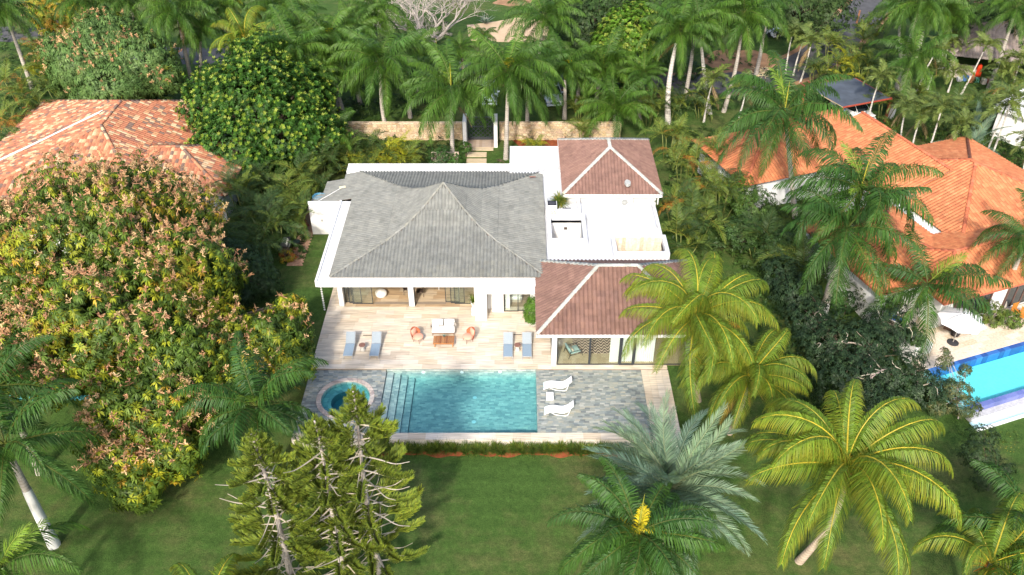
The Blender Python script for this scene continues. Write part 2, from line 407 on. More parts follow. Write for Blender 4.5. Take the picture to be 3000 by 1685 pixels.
def blob(cx, cy, rx, ry, n=18, seed=0, a=0.18):
    r = random.Random(seed); return [(cx + rx * math.cos(2 * math.pi * i / n) * (1 + r.uniform(-a, a)), cy + ry * math.sin(2 * math.pi * i / n) * (1 + r.uniform(-a, a))) for i in range(n)]
sheet('sand_bank', [tuple(G(*p)[:2]) for p in ((1368, 72), (1450, 62), (1515, 50), (1600, 60), (1640, 110), (1560, 122), (1440, 121), (1375, 117))][::-1], M['sand'], 0.02)
sheet('bare_earth_patch', blob(26.5, 97.5, 4.5, 3.4, seed=3), M['earth'], 0.022)
sheet('flower_bed', [tuple(G(*p)[:2]) for p in ((40, 5), (100, 5), (115, 40), (60, 45))][::-1], M['earth'], 0.026)
sheet('far_bed', blob(*G(1500, 4)[:2], 2.6, 1.6, seed=5), M['earth'], 0.02)
sheet('planting_bed', [tuple(G(px, py, -.08)[:2]) for px, py in ((1498, 408), (1520, 428), (1555, 440), (1640, 430), (1720, 395), (1500, 396))], M['soil'], 0.02)
bedf = [(x, G(1200, 1336, -.8).y + 0.12 * math.sin(x * 1.7) + 0.07 * math.sin(x * 4.1)) for x in np.linspace(-9.6, 6.5, 60)]
b = MB(); b.grid([[(x, y, -0.785) for x, y in bedf], [(x, (y + 37.3) / 2, -0.71 + 0.03 * math.sin(x * 5)) for x, y in bedf], [(x, 37.3, -0.74) for x, y in bedf]])
struct('soil_bed', b.mesh('soil_bed', M['soil'], True))

# ------------------------------------------------------------------ terrace and pool
TRV = [(0.56, 0.475, 0.375), (0.59, 0.505, 0.405), (0.545, 0.455, 0.35), (0.605, 0.525, 0.43), (0.575, 0.49, 0.385), (0.60, 0.52, 0.42), (0.53, 0.435, 0.33), (0.615, 0.54, 0.45)]
SLT = [(0.22, 0.24, 0.22), (0.30, 0.31, 0.27), (0.26, 0.28, 0.26), (0.19, 0.22, 0.22), (0.34, 0.33, 0.27), (0.28, 0.30, 0.28), (0.16, 0.18, 0.18), (0.38, 0.38, 0.34), (0.24, 0.27, 0.26)]
PLK = [(0.40, 0.28, 0.17), (0.45, 0.33, 0.21), (0.36, 0.25, 0.15), (0.48, 0.37, 0.25)]
def brickwork(x0, x1, y0, y1, L, Wd, zt, th, gap=0.006, seed=0, lenvar=0.0, skip=None, alongy=False, zj=0.0):
    r = random.Random(seed); out = []
    if alongy: u0, u1, v0, v1 = y0, y1, x0, x1
    else: u0, u1, v0, v1 = x0, x1, y0, y1
    rows = max(1, round((v1 - v0) / Wd)); h = (v1 - v0) / rows
    for k in range(rows):
        u = u0 - r.uniform(0, L)
        while u < u1:
            l = L * (1 + r.uniform(-lenvar, lenvar)); a, bb = max(u, u0), min(u + l, u1); u += l
            if bb - a < 0.03: continue
            z = zt + r.uniform(-zj, 0); v = v0 + k * h
            c = (a + gap / 2, bb - gap / 2, v + gap / 2, v + h - gap / 2)
            if alongy: c = (c[2], c[3], c[0], c[1])
            if skip and skip((c[0] + c[1]) / 2, (c[2] + c[3]) / 2): continue
            out.append(c + (z - th, z))
    return out
terr = struct('terrace', MB((0.3, 0.25, 0.2)).box(-14.08, 2.42, 43.72, 50.55, -0.5, -0.035).box(-14.08, -13.25, 50.56, 60.3, -0.5, -0.035).box(2.43, 10.28, 43.72, 44.2, -0.5, -0.035).mesh('terrace', M['tone']))
pieces(terr, 'paver', brickwork(-14.1, 2.4, 43.7, 50.52, 1.32, 0.46, 0.0, 0.034, 0.008, 3, zj=0.003) + brickwork(2.41, 10.3, 43.7, 44.19, 1.32, 0.49, 0.0, 0.034, 0.008, 6) + brickwork(-14.1, -13.22, 50.53, 60.3, 1.3, 0.44, 0.0, 0.034, 0.008, 4, alongy=True), TRV, M['travertine'])
SPX, SPY = G(1012, 1166, -.12).x, G(1012, 1166, -.12).y
ZD = -0.12
deck = MB((0.2, 0.2, 0.2))
deck.box(1.32, 8.5, 37.84, 43.7, -1.3, ZD - 0.032); 
# left deck body with a round hole for the spa, built as a ring of blocks
nn = 40
ring = [(SPX + 1.86 * math.cos(2 * math.pi * i / nn), SPY + 1.86 * math.sin(2 * math.pi * i / nn)) for i in range(nn)]
def to_rect(x, y, x0=-14.1, x1=-8.9, y0=37.84, y1=43.7):
    dx, dy = x - SPX, y - SPY
    t = min(((x1 - SPX) / dx if dx > 1e-6 else (x0 - SPX) / dx if dx < -1e-6 else 1e9), ((y1 - SPY) / dy if dy > 1e-6 else (y0 - SPY) / dy if dy < -1e-6 else 1e9))
    return SPX + dx * t, SPY + dy * t
outr = [to_rect(*p) for p in ring]
for i in range(nn):
    j = (i + 1) % nn
    deck.add([(ring[i][0], ring[i][1], ZD - .032), (ring[j][0], ring[j][1], ZD - .032), (outr[j][0], outr[j][1], ZD - .032), (outr[i][0], outr[i][1], ZD - .032)], [(0, 3, 2, 1)])
for cx, cy in ((-14.1, 37.84), (-14.1, 43.7), (-8.9, 37.84), (-8.9, 43.7)):
    q = sorted(outr, key=lambda p: (p[0] - cx) ** 2 + (p[1] - cy) ** 2)[:2]
    tri = [(q[0][0], q[0][1], ZD - .033), (q[1][0], q[1][1], ZD - .033), (cx, cy, ZD - .033)]
    deck.add(tri, [(0, 1, 2)]); deck.add(tri, [(2, 1, 0)])
deck.box(-14.1, -14.05, 37.84, 43.7, -1.3, ZD - .034)
dk = struct('pool_deck', deck.mesh('pool_deck', M['tone']))
pieces(dk, 'tile', brickwork(1.31, 8.5, 37.85, 43.68, 0.33, 0.15, ZD, 0.03, 0.006, 11, 0.0, zj=0.004) + brickwork(-14.1, -8.9, 37.85, 43.68, 0.33, 0.15, ZD, 0.03, 0.006, 12, skip=lambda x, y: math.hypot(x - SPX, y - SPY) < 1.9, zj=0.004), SLT, M['slate'], 300, 5)
# pool shell: floor, walls, steps
SLD = [(0.40, 0.44, 0.41), (0.36, 0.41, 0.38), (0.47, 0.50, 0.45), (0.31, 0.37, 0.35), (0.43, 0.46, 0.42), (0.38, 0.43, 0.40), (0.52, 0.54, 0.48), (0.29, 0.34, 0.33)]
PFL = -0.98
pool = MB((0.2, 0.22, 0.2)).box(-8.95, 1.36, 37.8, 43.75, -1.25, PFL - .03).box(-8.95, 1.36, 43.69, 43.9, PFL - .03, -0.06).box(-8.95, 1.36, 37.6, 37.83, PFL - .03, -0.16).box(1.33, 1.4, 37.83, 43.69, PFL - .03, -.16).box(-8.98, -8.9, 37.83, 43.69, PFL - .03, -.16)
pl = struct('pool', pool.mesh('pool', M['tone']))
cells = brickwork(-8.88 + 4 * .47, 1.31, 37.85, 43.66, 0.33, 0.15, PFL, 0.025, 0.006, 21, zj=0.003)
for i in range(4): cells += brickwork(-8.88 + .47 * i, -8.88 + .47 * (i + 1) - 0.004, 37.85, 43.66, 0.33, 0.15, -0.29 - 0.17 * i, 0.03, 0.005, 30 + i)
r = random.Random(8)
for k in range(6):
    x = -8.88 - r.uniform(0, .3)
    while x < 1.31:
        a, bb = max(x, -8.88), min(x + .33, 1.31); x += .33
        if bb - a > 0.03: cells.append((a + .003, bb - .003, 43.665, 43.688, -0.07 - .155 * (k + 1), -0.07 - .155 * k - .005))
for k in range(6):
    y = 37.85
    while y < 43.6:
        cells.append((1.312, 1.33, y, min(y + .33, 43.66) - .005, -0.15 - .14 * (k + 1), -0.15 - .14 * k - .005)); y += .33
pieces(pl, 'tile', cells, SLD, M['slate'], 300, 6)
stp = MB((0.12, 0.15, 0.15))
for i in range(4):
    stp.box(-8.88 + .47 * i, -8.88 + .47 * (i + 1) - .002, 37.85, 43.66, PFL - .02, -0.29 - 0.17 * i - .032)
wchild('step', stp.mesh('step', M['tone']), pl)
for px, py in ((1240, 1091), (1353, 1091), (1465, 1090)):
    c = atY(px, py, 43.66); o = wchild('pool_light', MB((0.75, 0.8, 0.8)).lathe([(0.0, 0.02), (0.10, 0.02), (0.13, 0.0)], n=14, M4=Matrix.Translation(c) @ Matrix.Rotation(math.radians(90), 4, 'X')).mesh('pool_light', M['tone']), pl)
for px, py in ((1391, 1165), (1388, 1236)):
    c = G(px, py, PFL + .005); wchild('drain', MB((0.55, 0.65, 0.65)).lathe([(0.14, 0.0), (0.14, 0.012), (0.0, 0.018)], c.x, c.y, n=14, M4=Matrix.Translation((0, 0, PFL))).mesh('drain', M['tone']), pl)
struct('pool_water', MB().box(-8.93, 1.34, 37.78, 43.72, -1.1, -0.138).mesh('pool_water', M['water']))
# spa
spa = MB((0.22, 0.27, 0.26))
spa.lathe([(1.62, -0.14), (1.62, -0.48), (0.98, -0.50), (0.98, -1.0), (0.02, -1.02)], SPX, SPY, 40)
spa.f = [q for q in spa.f if not (len(q) == 40 and spa.v[q[0]][2] > -.5)]
sp = struct('spa', spa.mesh('spa', M['slate'], False))
ringcol = [(0.50, 0.42, 0.37), (0.44, 0.36, 0.32), (0.55, 0.48, 0.43), (0.38, 0.31, 0.28)]
for i in range(34):
    a0, a1 = 2 * math.pi * i / 34 + .006, 2 * math.pi * (i + 1) / 34 - .006; sk = 0.10
    P = [(1.60, a0 - sk), (1.60, a1 - sk), (1.90, a1 + sk * .2), (1.90, a0 + sk * .2)]
    wchild('coping_stone', MB(RNG.choice(ringcol)).prism([(SPX + q * math.cos(a), SPY + q * math.sin(a)) for q, a in P][::1], -0.2, -0.085 - RNG.uniform(0, .005)).mesh('coping_stone', M['travertine']), sp)
for i in range(26):                                             # wall and bench tiles of the spa
    a0, a1 = 2 * math.pi * i / 26 + .01, 2 * math.pi * (i + 1) / 26 - .01
    for k in range(2):
        q = MB(RNG.choice(SLD)); z0 = -.155 - .16 * k
        q.add([(SPX + rr * math.cos(a), SPY + rr * math.sin(a), z) for rr in (1.60, 1.615) for a in (a0, a1) for z in (z0, z0 - .15)], [(0, 1, 3, 2), (4, 6, 7, 5), (0, 2, 6, 4), (1, 5, 7, 3)])
        wchild('tile', q.mesh('tile', M['slate']), sp)
for i in range(20):
    for k in range(2):
        q = MB(RNG.choice(SLD)); a0 = 2 * math.pi * i / 20; w_ = 2 * math.pi / 20; r0, r1 = (1.0, 1.24) if k == 0 else (1.25, 1.59)
        q.prism([(SPX + rr * math.cos(a), SPY + rr * math.sin(a)) for rr, a in ((r0, a0 + .01), (r0, a0 + w_ - .01), (r1, a0 + w_ + .09), (r1, a0 + .11))], -.49, -.465)
        wchild('tile', q.mesh('tile', M['slate']), sp)
struct('spa_water', MB().lathe([(0.0, -1.1), (1.61, -1.1), (1.61, -0.15), (0.0, -0.15)], SPX, SPY, 40).mesh('spa_water', M['spawater']))
# front retaining wall with its coping, side walkway
struct('retaining_wall', MB((0.62, 0.57, 0.48)).box(-14.1, 10.3, 37.3, 37.6, -1.2, -0.15).box(10.1, 10.3, 37.3, 44.2, -1.2, -.15).mesh('retaining_wall', M['cream']))
cop = struct('coping', MB((0.4, 0.33, 0.25)).box(-14.1, 10.3, 37.3, 37.84, -0.15, -0.125).mesh('coping', M['tone']))
pieces(cop, 'coping_stone', brickwork(-14.1, 8.5, 37.26, 37.84, 1.1, 0.58, -0.09, 0.034, 0.006, 41), TRV, M['travertine'])
wk = struct('walkway', MB((0.4, 0.33, 0.25)).box(8.5, 10.3, 37.85, 43.69, -0.7, -0.13).mesh('walkway', M['tone']))
pieces(wk, 'paver', brickwork(8.5, 10.33, 37.26, 43.68, 1.3, 0.45, -0.09, 0.038, 0.008, 42, alongy=True), TRV, M['travertine'])

# ------------------------------------------------------------------ tiled roofs
def face_frame(A, B, C):
    """eave A->B, C any higher point: origin, along, up-slope, normal"""
    A, B, C = Vector(A), Vector(B), Vector(C)
    u = (B - A).normalized(); n = u.cross(C - A).normalized()
    if n.z < 0: n = -n
    v = n.cross(u).normalized()
    return A, u, v, n
_tm = {}
NP = 7
def tile_profile(wd, h):
    return [(wd * (-0.5 + k / (NP - 1)), h * (0.5 + 0.5 * math.cos(2 * math.pi * (-0.5 + k / (NP - 1)))) ** 0.75) for k in range(NP)]
def tile_vf(wd, ex, h, lap=0.05, th=0.022):
    pr = tile_profile(wd, h)
    vs = [(x, -lap, z + th) for x, z in pr] + [(x, ex, z + 0.002) for x, z in pr] + [(x, -lap, z + th) for x, z in pr] + [(x, -lap - .002, z - 0.006) for x, z in pr]
    fs = [(k, k + 1, NP + k + 1, NP + k) for k in range(NP - 1)] + [(3 * NP + k, 3 * NP + k + 1, 2 * NP + k + 1, 2 * NP + k) for k in range(NP - 1)]
    return vs, fs
def tiles_on(root, roof, faces, wd, ex0, h, palette, nobj, name='tile', seed=1, mat=None):
    """faces: list of (A, B, C, D) corners - eave A,B then top C,D (C may equal D). The largest-showing nobj become parts."""
    mat = mat or M['tile']; r = random.Random(seed); cand = []; F0 = tile_vf(wd, ex0, h)[1]
    for fi, (A, B, C, D) in enumerate(faces):
        O, u, v, n = face_frame(A, B, C if (Vector(C) - Vector(A)).length > 1e-6 else D)
        Lb = (Vector(B) - O).dot(u); cu, cv = (Vector(C) - O).dot(u), (Vector(C) - O).dot(v); du, dv = (Vector(D) - O).dot(u), (Vector(D) - O).dot(v)
        H = max(cv, dv); rows = max(1, round(H / ex0)); ex = H / rows; ex = round(ex, 3); V0 = tile_vf(wd, ex, h)[0]; cols = int(Lb / wd) + 2; c0 = int(min(0, du) / wd) - 1
        lo = lambda y, du=du, dv=dv: du * y / dv if dv > 1e-6 else 0.0
        hi = lambda y, Lb=Lb, cu=cu, cv=cv: Lb + (cu - Lb) * y / cv if cv > 1e-6 else Lb
        for k in range(rows):
            y = k * ex
            for c in range(c0, int(max(Lb, cu) / wd) + 2):
                x = (c + 0.5) * wd; ym = min(y + ex * 0.5, H)
                l, hh = lo(ym), hi(ym)
                if x < l - wd * .35 or x > hh + wd * .35: continue
                P = O + u * x + v * y
                inner = l + wd * .6 < x < hh - wd * .6 and y + ex < H
                cand.append((fi, P, u, v, n, x, y, inner, n.dot((Vector((0, 0, CAMZ)) - P).normalized()) / max(1, (P - Vector((0, 0, CAMZ))).length)))
                # limits for clipping
                cand[-1] = cand[-1] + ((l, hh, lo, hi, H, O, V0, ex),)
    order = sorted([i for i, c in enumerate(cand) if c[7]], key=lambda i: -cand[i][8])
    seen = set(); ob = []
    for i in order:
        if len(ob) >= nobj: break
        px = cand[i][1]
        ob.append(i)
    obs = set(ob)
    for i in ob:
        fi, P, u, v, n = cand[i][:5]; V0, ex = cand[i][9][6:]; t = r.choice(palette); key = (wd, ex, h, t)
        if key not in _tm: _tm[key] = MB(t).add(V0, F0).mesh(name, mat, True)
        o = link(name, _tm[key], roof)
        o.matrix_basis = Matrix(((u.x, v.x, n.x, P.x), (u.y, v.y, n.y, P.y), (u.z, v.z, n.z, P.z + r.uniform(0, .006)), (0, 0, 0, 1)))
    rest = [c for i, c in enumerate(cand) if i not in obs]
    if rest:
        NV = 4 * NP; V = np.empty((len(rest), NV, 3)); C = np.empty((len(rest), NV, 3))
        for i, c in enumerate(rest):
            fi, P, u, v, n, x, y, inner, _, (l, hh, lo, hi, H, O, V0, ex) = c; base = np.array(V0)
            lx = base[:, 0] + x; ly = np.minimum(base[:, 1] + y, H)
            if not inner:
                lx = np.clip(lx, [lo(q) for q in ly], [hi(q) for q in ly])
            V[i] = np.array(O)[None] + lx[:, None] * np.array(u)[None] + ly[:, None] * np.array(v)[None] + (base[:, 2:3] + r.uniform(0, .006)) * np.array(n)[None]
            C[i] = r.choice(palette)
        F = (np.array(F0)[None] + (np.arange(len(rest)) * NV)[:, None, None]).reshape(-1, 4)
        tag(link(name + '_field', npmesh(name + '_field', V.reshape(-1, 3), F, C.reshape(-1, 3), mat, True), roof), kind='stuff')
def ridge_line(roof, pts, rad, palette, ex=0.38, mat=None, lift=0.03, name='ridge_cap'):
    pts = [Vector(p) for p in pts]; r = random.Random(len(pts) + int(abs(pts[0].x) * 10))
    for a, b in zip(pts[:-1], pts[1:]):
        d = b - a; n = max(1, int(d.length / ex)); u = d.normalized(); side = u.cross(Vector((0, 0, 1))).normalized(); up = side.cross(u)
        for k in range(n):
            p0 = a + d * (k / n) - u * 0.03; p1 = a + d * ((k + 1) / n); q = MB(r.choice(palette)); rows = []
            for p, rr in ((p0, rad * 1.08), (p0, rad), (p1, rad * 0.92)):
                rows.append([tuple(p + side * rr * math.cos(t) + up * (rr * math.sin(t) * 0.8 + lift)) for t in [math.pi * j / 6 - 0.15 + 0.05 * j for j in range(7)]])
            rows[0] = [tuple(Vector(x) - up * 0.03) for x in rows[0]]
            q.grid(rows); q.f = [f[::-1] for f in q.f]
            link(name, q.mesh(name, mat or M['tile'], True), roof)
def deck_faces(faces, drop=0.03):
    b = MB((0.2, 0.16, 0.14))
    for f in faces:
        pts = []
        for p in f:
            if not pts or (Vector(p) - Vector(pts[-1])).length > 1e-5: pts.append(p)
        if (Vector(pts[0]) - Vector(pts[-1])).length < 1e-5: pts.pop()
        b.add([(p[0], p[1], p[2] - drop) for p in pts], [tuple(range(len(pts)))])
    return b
def hip_faces(x0, x1, y0, y1, z0, rise_per=0.5, along=None, top=None):
    """hip roof over an axis-aligned rectangle: faces front, right, back, left and ridge ends"""
    w_, d_ = x1 - x0, y1 - y0; h = min(w_, d_) / 2; zt = z0 + h * rise_per
    if w_ >= d_: R0, R1 = (x0 + h, (y0 + y1) / 2, zt), (x1 - h, (y0 + y1) / 2, zt)
    else: R0, R1 = ((x0 + x1) / 2, y0 + h, zt), ((x0 + x1) / 2, y1 - h, zt)
    a, b, c, d = (x0, y0, z0), (x1, y0, z0), (x1, y1, z0), (x0, y1, z0)
    if w_ >= d_: F = [(a, b, R1, R0), (b, c, R1, R1), (c, d, R0, R1), (d, a, R0, R0)]; hips = [(a, R0), (d, R0), (b, R1), (c, R1), (R0, R1)]
    else: F = [(a, b, R0, R0), (b, c, R1, R0), (c, d, R1, R1), (d, a, R0, R1)]; hips = [(a, R0), (b, R0), (c, R1), (d, R1), (R0, R1)]
    return F, hips
GREY = [(0.195, 0.195, 0.175), (0.205, 0.205, 0.185), (0.185, 0.187, 0.17), (0.215, 0.215, 0.192), (0.20, 0.202, 0.184)]
BROWN = [(0.185, 0.108, 0.086), (0.198, 0.115, 0.092), (0.174, 0.101, 0.082), (0.21, 0.123, 0.098), (0.19, 0.112, 0.09)]
MORTAR = [(0.36, 0.37, 0.34), (0.40, 0.40, 0.37), (0.33, 0.34, 0.32), (0.43, 0.43, 0.40)]

# ------------------------------------------------------------------ the villa
V = thing('villa', (-5.6, 50.5, 0), 'white villa with grey and brown tiled hip roofs behind the slate swimming pool', 'house')
# --- main grey roof, bell-cast: low outer slope, steep inner slope
EX0, EX1, EY0, EY1, EZ, AX, AY = -13.4, 2.15, 49.8, 65.0, 3.28, -5.6, 57.4
PROF = [(0.0, 3.28), (0.47, 3.98), (0.64, 4.46), (0.79, 5.22), (1.0, 6.62)]
def ringpt(k, corner):
    t_, z = PROF[k]; x = (EX0, EX1, EX1, EX0)[corner]; y = (EY0, EY0, EY1, EY1)[corner]
    return (x + (AX - x) * t_, y + (AY - y) * t_, z)
bands = [[(ringpt(k, q), ringpt(k, (q + 1) % 4), ringpt(k + 1, (q + 1) % 4), ringpt(k + 1, q)) for q in range(4)] for k in range(4)]
low = bands[0]; upp = [f for b in bands[1:] for f in b]
sl = (PROF[1][1] - EZ) / (ringpt(1, 0)[0] - EX0)
ext = []
for (y0, y1, x) in ((60.62, 62.4, -16.9), (62.4, 64.2, -16.1), (64.2, 65.0, -14.6)):
    zz = EZ - sl * (EX0 - x); ext.append(((x, y1, zz), (x, y0, zz), (EX0, y0, EZ), (EX0, y1, EZ)))
rf = wchild('grey_roof', deck_faces(low + upp + ext).mesh('grey_roof', M['tone']), V)
tiles_on(V, rf, low[0:1], 0.262, 0.40, 0.078, GREY, 130, seed=2)
tiles_on(V, rf, low[1:] + upp + ext, 0.262, 0.40, 0.078, GREY, 0, seed=3)
for q in range(4): ridge_line(rf, [ringpt(k, q) for k in range(5)], 0.10, [GREY[3], GREY[1], (0.24, 0.24, 0.22)], 0.42)
# --- glass room roof (front right) and rear roof (brown)
F, hp = hip_faces(1.36, 12.5, 43.72, 52.15, 3.05, 0.61)
r2 = wchild('brown_roof', deck_faces(F).box(1.40, 12.46, 43.76, 52.1, 2.98, 3.02).mesh('brown_roof', M['tone']), V)
tiles_on(V, r2, F[:1], 0.29, 0.45, 0.092, BROWN, 170, seed=5); tiles_on(V, r2, F[1:], 0.29, 0.45, 0.092, BROWN, 0, seed=6)
for a, b in hp: ridge_line(r2, (a, b), 0.15, MORTAR, 0.42)
wchild('fascia', MB((.8, .79, .77)).box(1.34, 12.52, 43.66, 43.74, 2.80, 3.04).box(1.30, 1.38, 43.66, 52.2, 2.80, 3.04).box(12.48, 12.56, 43.66, 52.2, 2.8, 3.04).mesh('fascia', M['plaster']), V)
F, hp = hip_faces(3.75, 11.75, 60.25, 69.7, 3.9, 0.53)
r3 = wchild('brown_roof', deck_faces(F).mesh('brown_roof', M['tone']), V)
tiles_on(V, r3, F, 0.27, 0.43, 0.085, [tuple(min(1, x * 1.12) for x in c) for c in BROWN], 0, seed=7)
for a, b in hp: ridge_line(r3, (a, b), 0.16, MORTAR, 0.42)
wchild('fascia', MB((.8, .79, .77)).box(3.7, 11.8, 60.18, 60.26, 3.62, 3.9).box(3.66, 3.74, 60.18, 69.8, 3.62, 3.9).box(11.74, 11.82, 60.18, 69.8, 3.62, 3.9).mesh('fascia', M['plaster']), V)
r3.data.materials[0] = M['tone']
# --- eaves slab, gutter rims, parapets
e = MB()
e.box(-14.36, 1.33, 49.42, 50.62, 2.70, 3.14)                       # front slab
e.box(-14.36, -13.2, 50.62, 60.42, 2.80, 3.13)                      # left slab
e.box(-14.42, -14.26, 49.36, 60.4, 2.72, 3.26)                      # left rim
e.box(-14.26, -3.05, 49.36, 49.46, 2.70, 3.20)                      # front rim
e.box(-3.05, 1.33, 48.86, 49.42, 2.45, 3.18)                        # deeper band over the bedroom door
wchild('eaves', e.mesh('eaves', M['plaster']), V)
wchild('parapet', MB().box(-17.08, -14.3, 60.40, 60.56, -0.1, 3.06).mesh('parapet', M['plaster']), V)
wchild('vent', MB((0.35, 0.35, 0.33)).box(-16.25, -16.05, 60.36, 60.399, 1.2, 1.42).box(-16.2, -16.1, 60.34, 60.36, 1.26, 1.36).mesh('vent', M['tone']), V)
wchild('rear_parapet', MB().box(-14.6, -0.45, 64.98, 66.15, 2.4, 3.34).box(-14.6, -0.45, 66.05, 66.2, 3.34, 3.42).mesh('rear_parapet', M['plaster']), V)
wchild('wall', MB().box(-14.4, -0.6, 65.7, 66.0, -0.1, 2.4).mesh('wall', M['plaster']), V)
wchild('wall', MB().box(-14.3, -14.1, 60.56, 65.7, -.1, 2.4).mesh('wall', M['plaster']), V)
# --- walls
wchild('wall', MB().box(-13.25, -13.05, 50.75, 60.4, -0.1, 2.8).mesh('wall', M['plaster']), V)
wchild('column', MB().box(-13.21, -12.87, 50.55, 50.9, 0, 2.70).mesh('column', M['plaster']), V)
wchild('column', MB().box(-8.02, -7.62, 50.55, 50.95, 0, 2.70).mesh('column', M['plaster']), V)
wchild('wall', MB().box(-13.05, -3.1, 58.0, 58.2, 0, 2.72).mesh('wall', M['plaster']), V)
wchild('wall', MB().box(-3.1, -2.95, 50.0, 58.0, 0, 2.70).mesh('wall', M['plaster']), V)
wchild('pier', MB().box(-3.03, -2.17, 48.89, 50.0, 0, 2.45).mesh('pier', M['plaster']), V)
wchild('wall', MB().box(-1.82, -0.98, 49.9, 50.1, 0, 2.45).mesh('wall', M['plaster']), V)
wchild('wall', MB().box(0.98, 2.4, 49.9, 50.1, 0, 2.45).mesh('wall', M['plaster']), V)
wchild('wall', MB().box(-2.17, -1.82, 50.3, 50.5, 0, 2.45).mesh('wall', M['plaster']), V)
wchild('wall', MB().box(-2.95, 2.4, 56.0, 56.2, 0, 2.7).mesh('wall', M['plaster']), V)
wchild('wall', MB().box(2.4, 2.6, 44.2, 44.6, 0, 2.98).mesh('wall', M['plaster']), V)
wchild('column', MB().box(2.36, 2.70, 43.98, 44.22, 0, 2.80).mesh('column', M['plaster']), V)
wchild('wall', MB().box(2.4, 2.55, 47.5, 52.1, 0, 2.98).mesh('wall', M['plaster']), V)
wchild('wall', MB().box(2.55, 12.0, 51.9, 52.1, 0, 2.98).mesh('wall', M['plaster']), V)
wchild('wall', MB().box(11.85, 12.0, 44.2, 51.9, 0, 2.98).mesh('wall', M['plaster']), V)
wchild('ceiling', MB().box(-13.05, 2.35, 50.62, 58.0, 2.71, 2.8).box(2.56, 11.84, 44.3, 51.9, 2.9, 2.97).mesh('ceiling', M['plaster']), V)
# --- flat white roofs with sunken courts
w1 = (2.66, 5.06, 54.3, 57.55); w2 = (7.45, 11.0, 52.5, 54.4)
fr = MB(); zf = 3.12
fr.box(2.05, w1[0], 52.0, 60.3, 2.9, zf); fr.box(w1[0], w1[1], 52.0, w1[2], 2.9, zf); fr.box(w1[0], w1[1], w1[3], 60.3, 2.9, zf)
fr.box(w1[1], w2[0], 52.0, 60.3, 2.9, zf); fr.box(w2[0], 11.15, w2[3], 60.3, 2.9, zf); fr.box(w2[0], 11.15, 52.0, w2[2], 2.9, zf); fr.box(w2[1], 11.15, w2[2], w2[3], 2.9, zf)
fr.box(11.0, 11.2, 52.0, 60.2, zf, zf + .10)
fr.box(-0.6, 3.72, 64.55, 69.2, 3.0, 3.42); fr.box(-.62, -.45, 64.5, 69.2, 3.42, 3.52); fr.box(-.45, 3.7, 69.05, 69.2, 3.42, 3.52)
fr.box(2.12, 3.72, 60.3, 64.55, 2.9, 3.16)
fr.bbox(5.5, 10.95, 56.2, 60.0, zf - .1, zf + .14, 0.12)
wchild('flat_roof', fr.mesh('flat_roof', M['roofwhite']), V)
pw = MB()
for (x0, x1, y0, y1), zt in ((w1, 3.62), (w2, 3.66)):
    t_ = 0.30
    pw.box(x0 - t_, x0, y0 - t_, y1 + t_, 2.9, zt); pw.box(x1, x1 + t_, y0 - t_, y1 + t_, 2.9, zt - .004); pw.box(x0, x1, y0 - t_ * 1.6, y0, 2.9, zt - .002); pw.box(x0, x1, y1, y1 + .1, 2.9, zt - .003)
wchild('court_parapet', pw.mesh('court_parapet', M['roofwhite']), V)
cw = MB(); x0, x1, y0, y1 = w1
cw.box(x0 - .1, x0, y0, y1, -.1, 2.9); cw.box(x1, x1 + .1, y0, y1, -.1, 2.9); cw.box(x0, x1, y1, y1 + .1, -.1, 2.9); cw.box(x0, x1, y0 - .1, y0, -.1, 2.9); cw.box(x0, x1, y0, y1, -.2, 0.02)
wchild('court_wall', cw.mesh('court_wall', M['plaster']), V)
cw = MB(); x0, x1, y0, y1 = w2
cw.box(x0 - .1, x0, y0, y1, 0, 2.9); cw.box(x1, x1 + .1, y0, y1, 0, 2.9); cw.box(x0, x1, y0 - .1, y0, 0, 2.9); cw.box(x0, x1, y0, y1, -.2, 0.02)
wchild('court_wall', cw.mesh('court_wall', M['cream']), V)
for i in range(13):                                                 # beige cladding panels of the second court
    for k in range(3):
        x = w2[0] + (w2[1] - w2[0]) * i / 13
        wchild('panel', MB(RNG.choice([(0.60, 0.50, 0.38), (0.66, 0.57, 0.46), (0.54, 0.43, 0.31), (0.63, 0.54, 0.42)])).box(x + .006, x + (w2[1] - w2[0]) / 13 - .006, y1 - .02 - RNG.uniform(0, .012), y1 + .1, 0.03 + k * 1.2, 1.225 + k * 1.2).mesh('panel', M['stone']), V)
wchild('lamp', MB((0.08, 0.06, 0.05)).box(3.75, 4.0, 57.46, 57.545, 2.30, 2.50).mesh('lamp', M['tone']), V)
wchild('rear_wall', MB().box(4.1, 11.4, 60.62, 60.8, -.1, 3.9).box(4.1, 4.3, 60.8, 69.2, -.1, 3.9).box(11.2, 11.4, 60.8, 69.2, -.1, 3.9).box(4.3, 11.2, 69.0, 69.2, -.1, 3.9).box(11.05, 11.2, 52.0, 60.6, -.1, 2.9).mesh('rear_wall', M['plaster']), V)
wchild('entrance_wall', MB().box(-.6, -.4, 64.6, 69.1, -.1, 3.0).box(-.4, 3.7, 68.9, 69.1, -.1, 3.0).mesh('entrance_wall', M['plaster']), V)
wchild('stain_strip', MB((0.62, 0.30, 0.25)).box(2.1, 2.19, 53.6, 57.4, zf, zf + .006).box(2.1, 2.2, 58.4, 59.9, zf, zf + .006).mesh('stain_strip', M['tone']), V)
# planter box on the flat roof
wchild('planter', MB().box(2.3, 5.1, 58.35, 58.5, zf, 3.62).box(2.3, 2.45, 58.5, 60.2, zf, 3.62).box(4.85, 5.1, 58.5, 60.2, zf, 3.62).mesh('planter', M['roofwhite']), V)
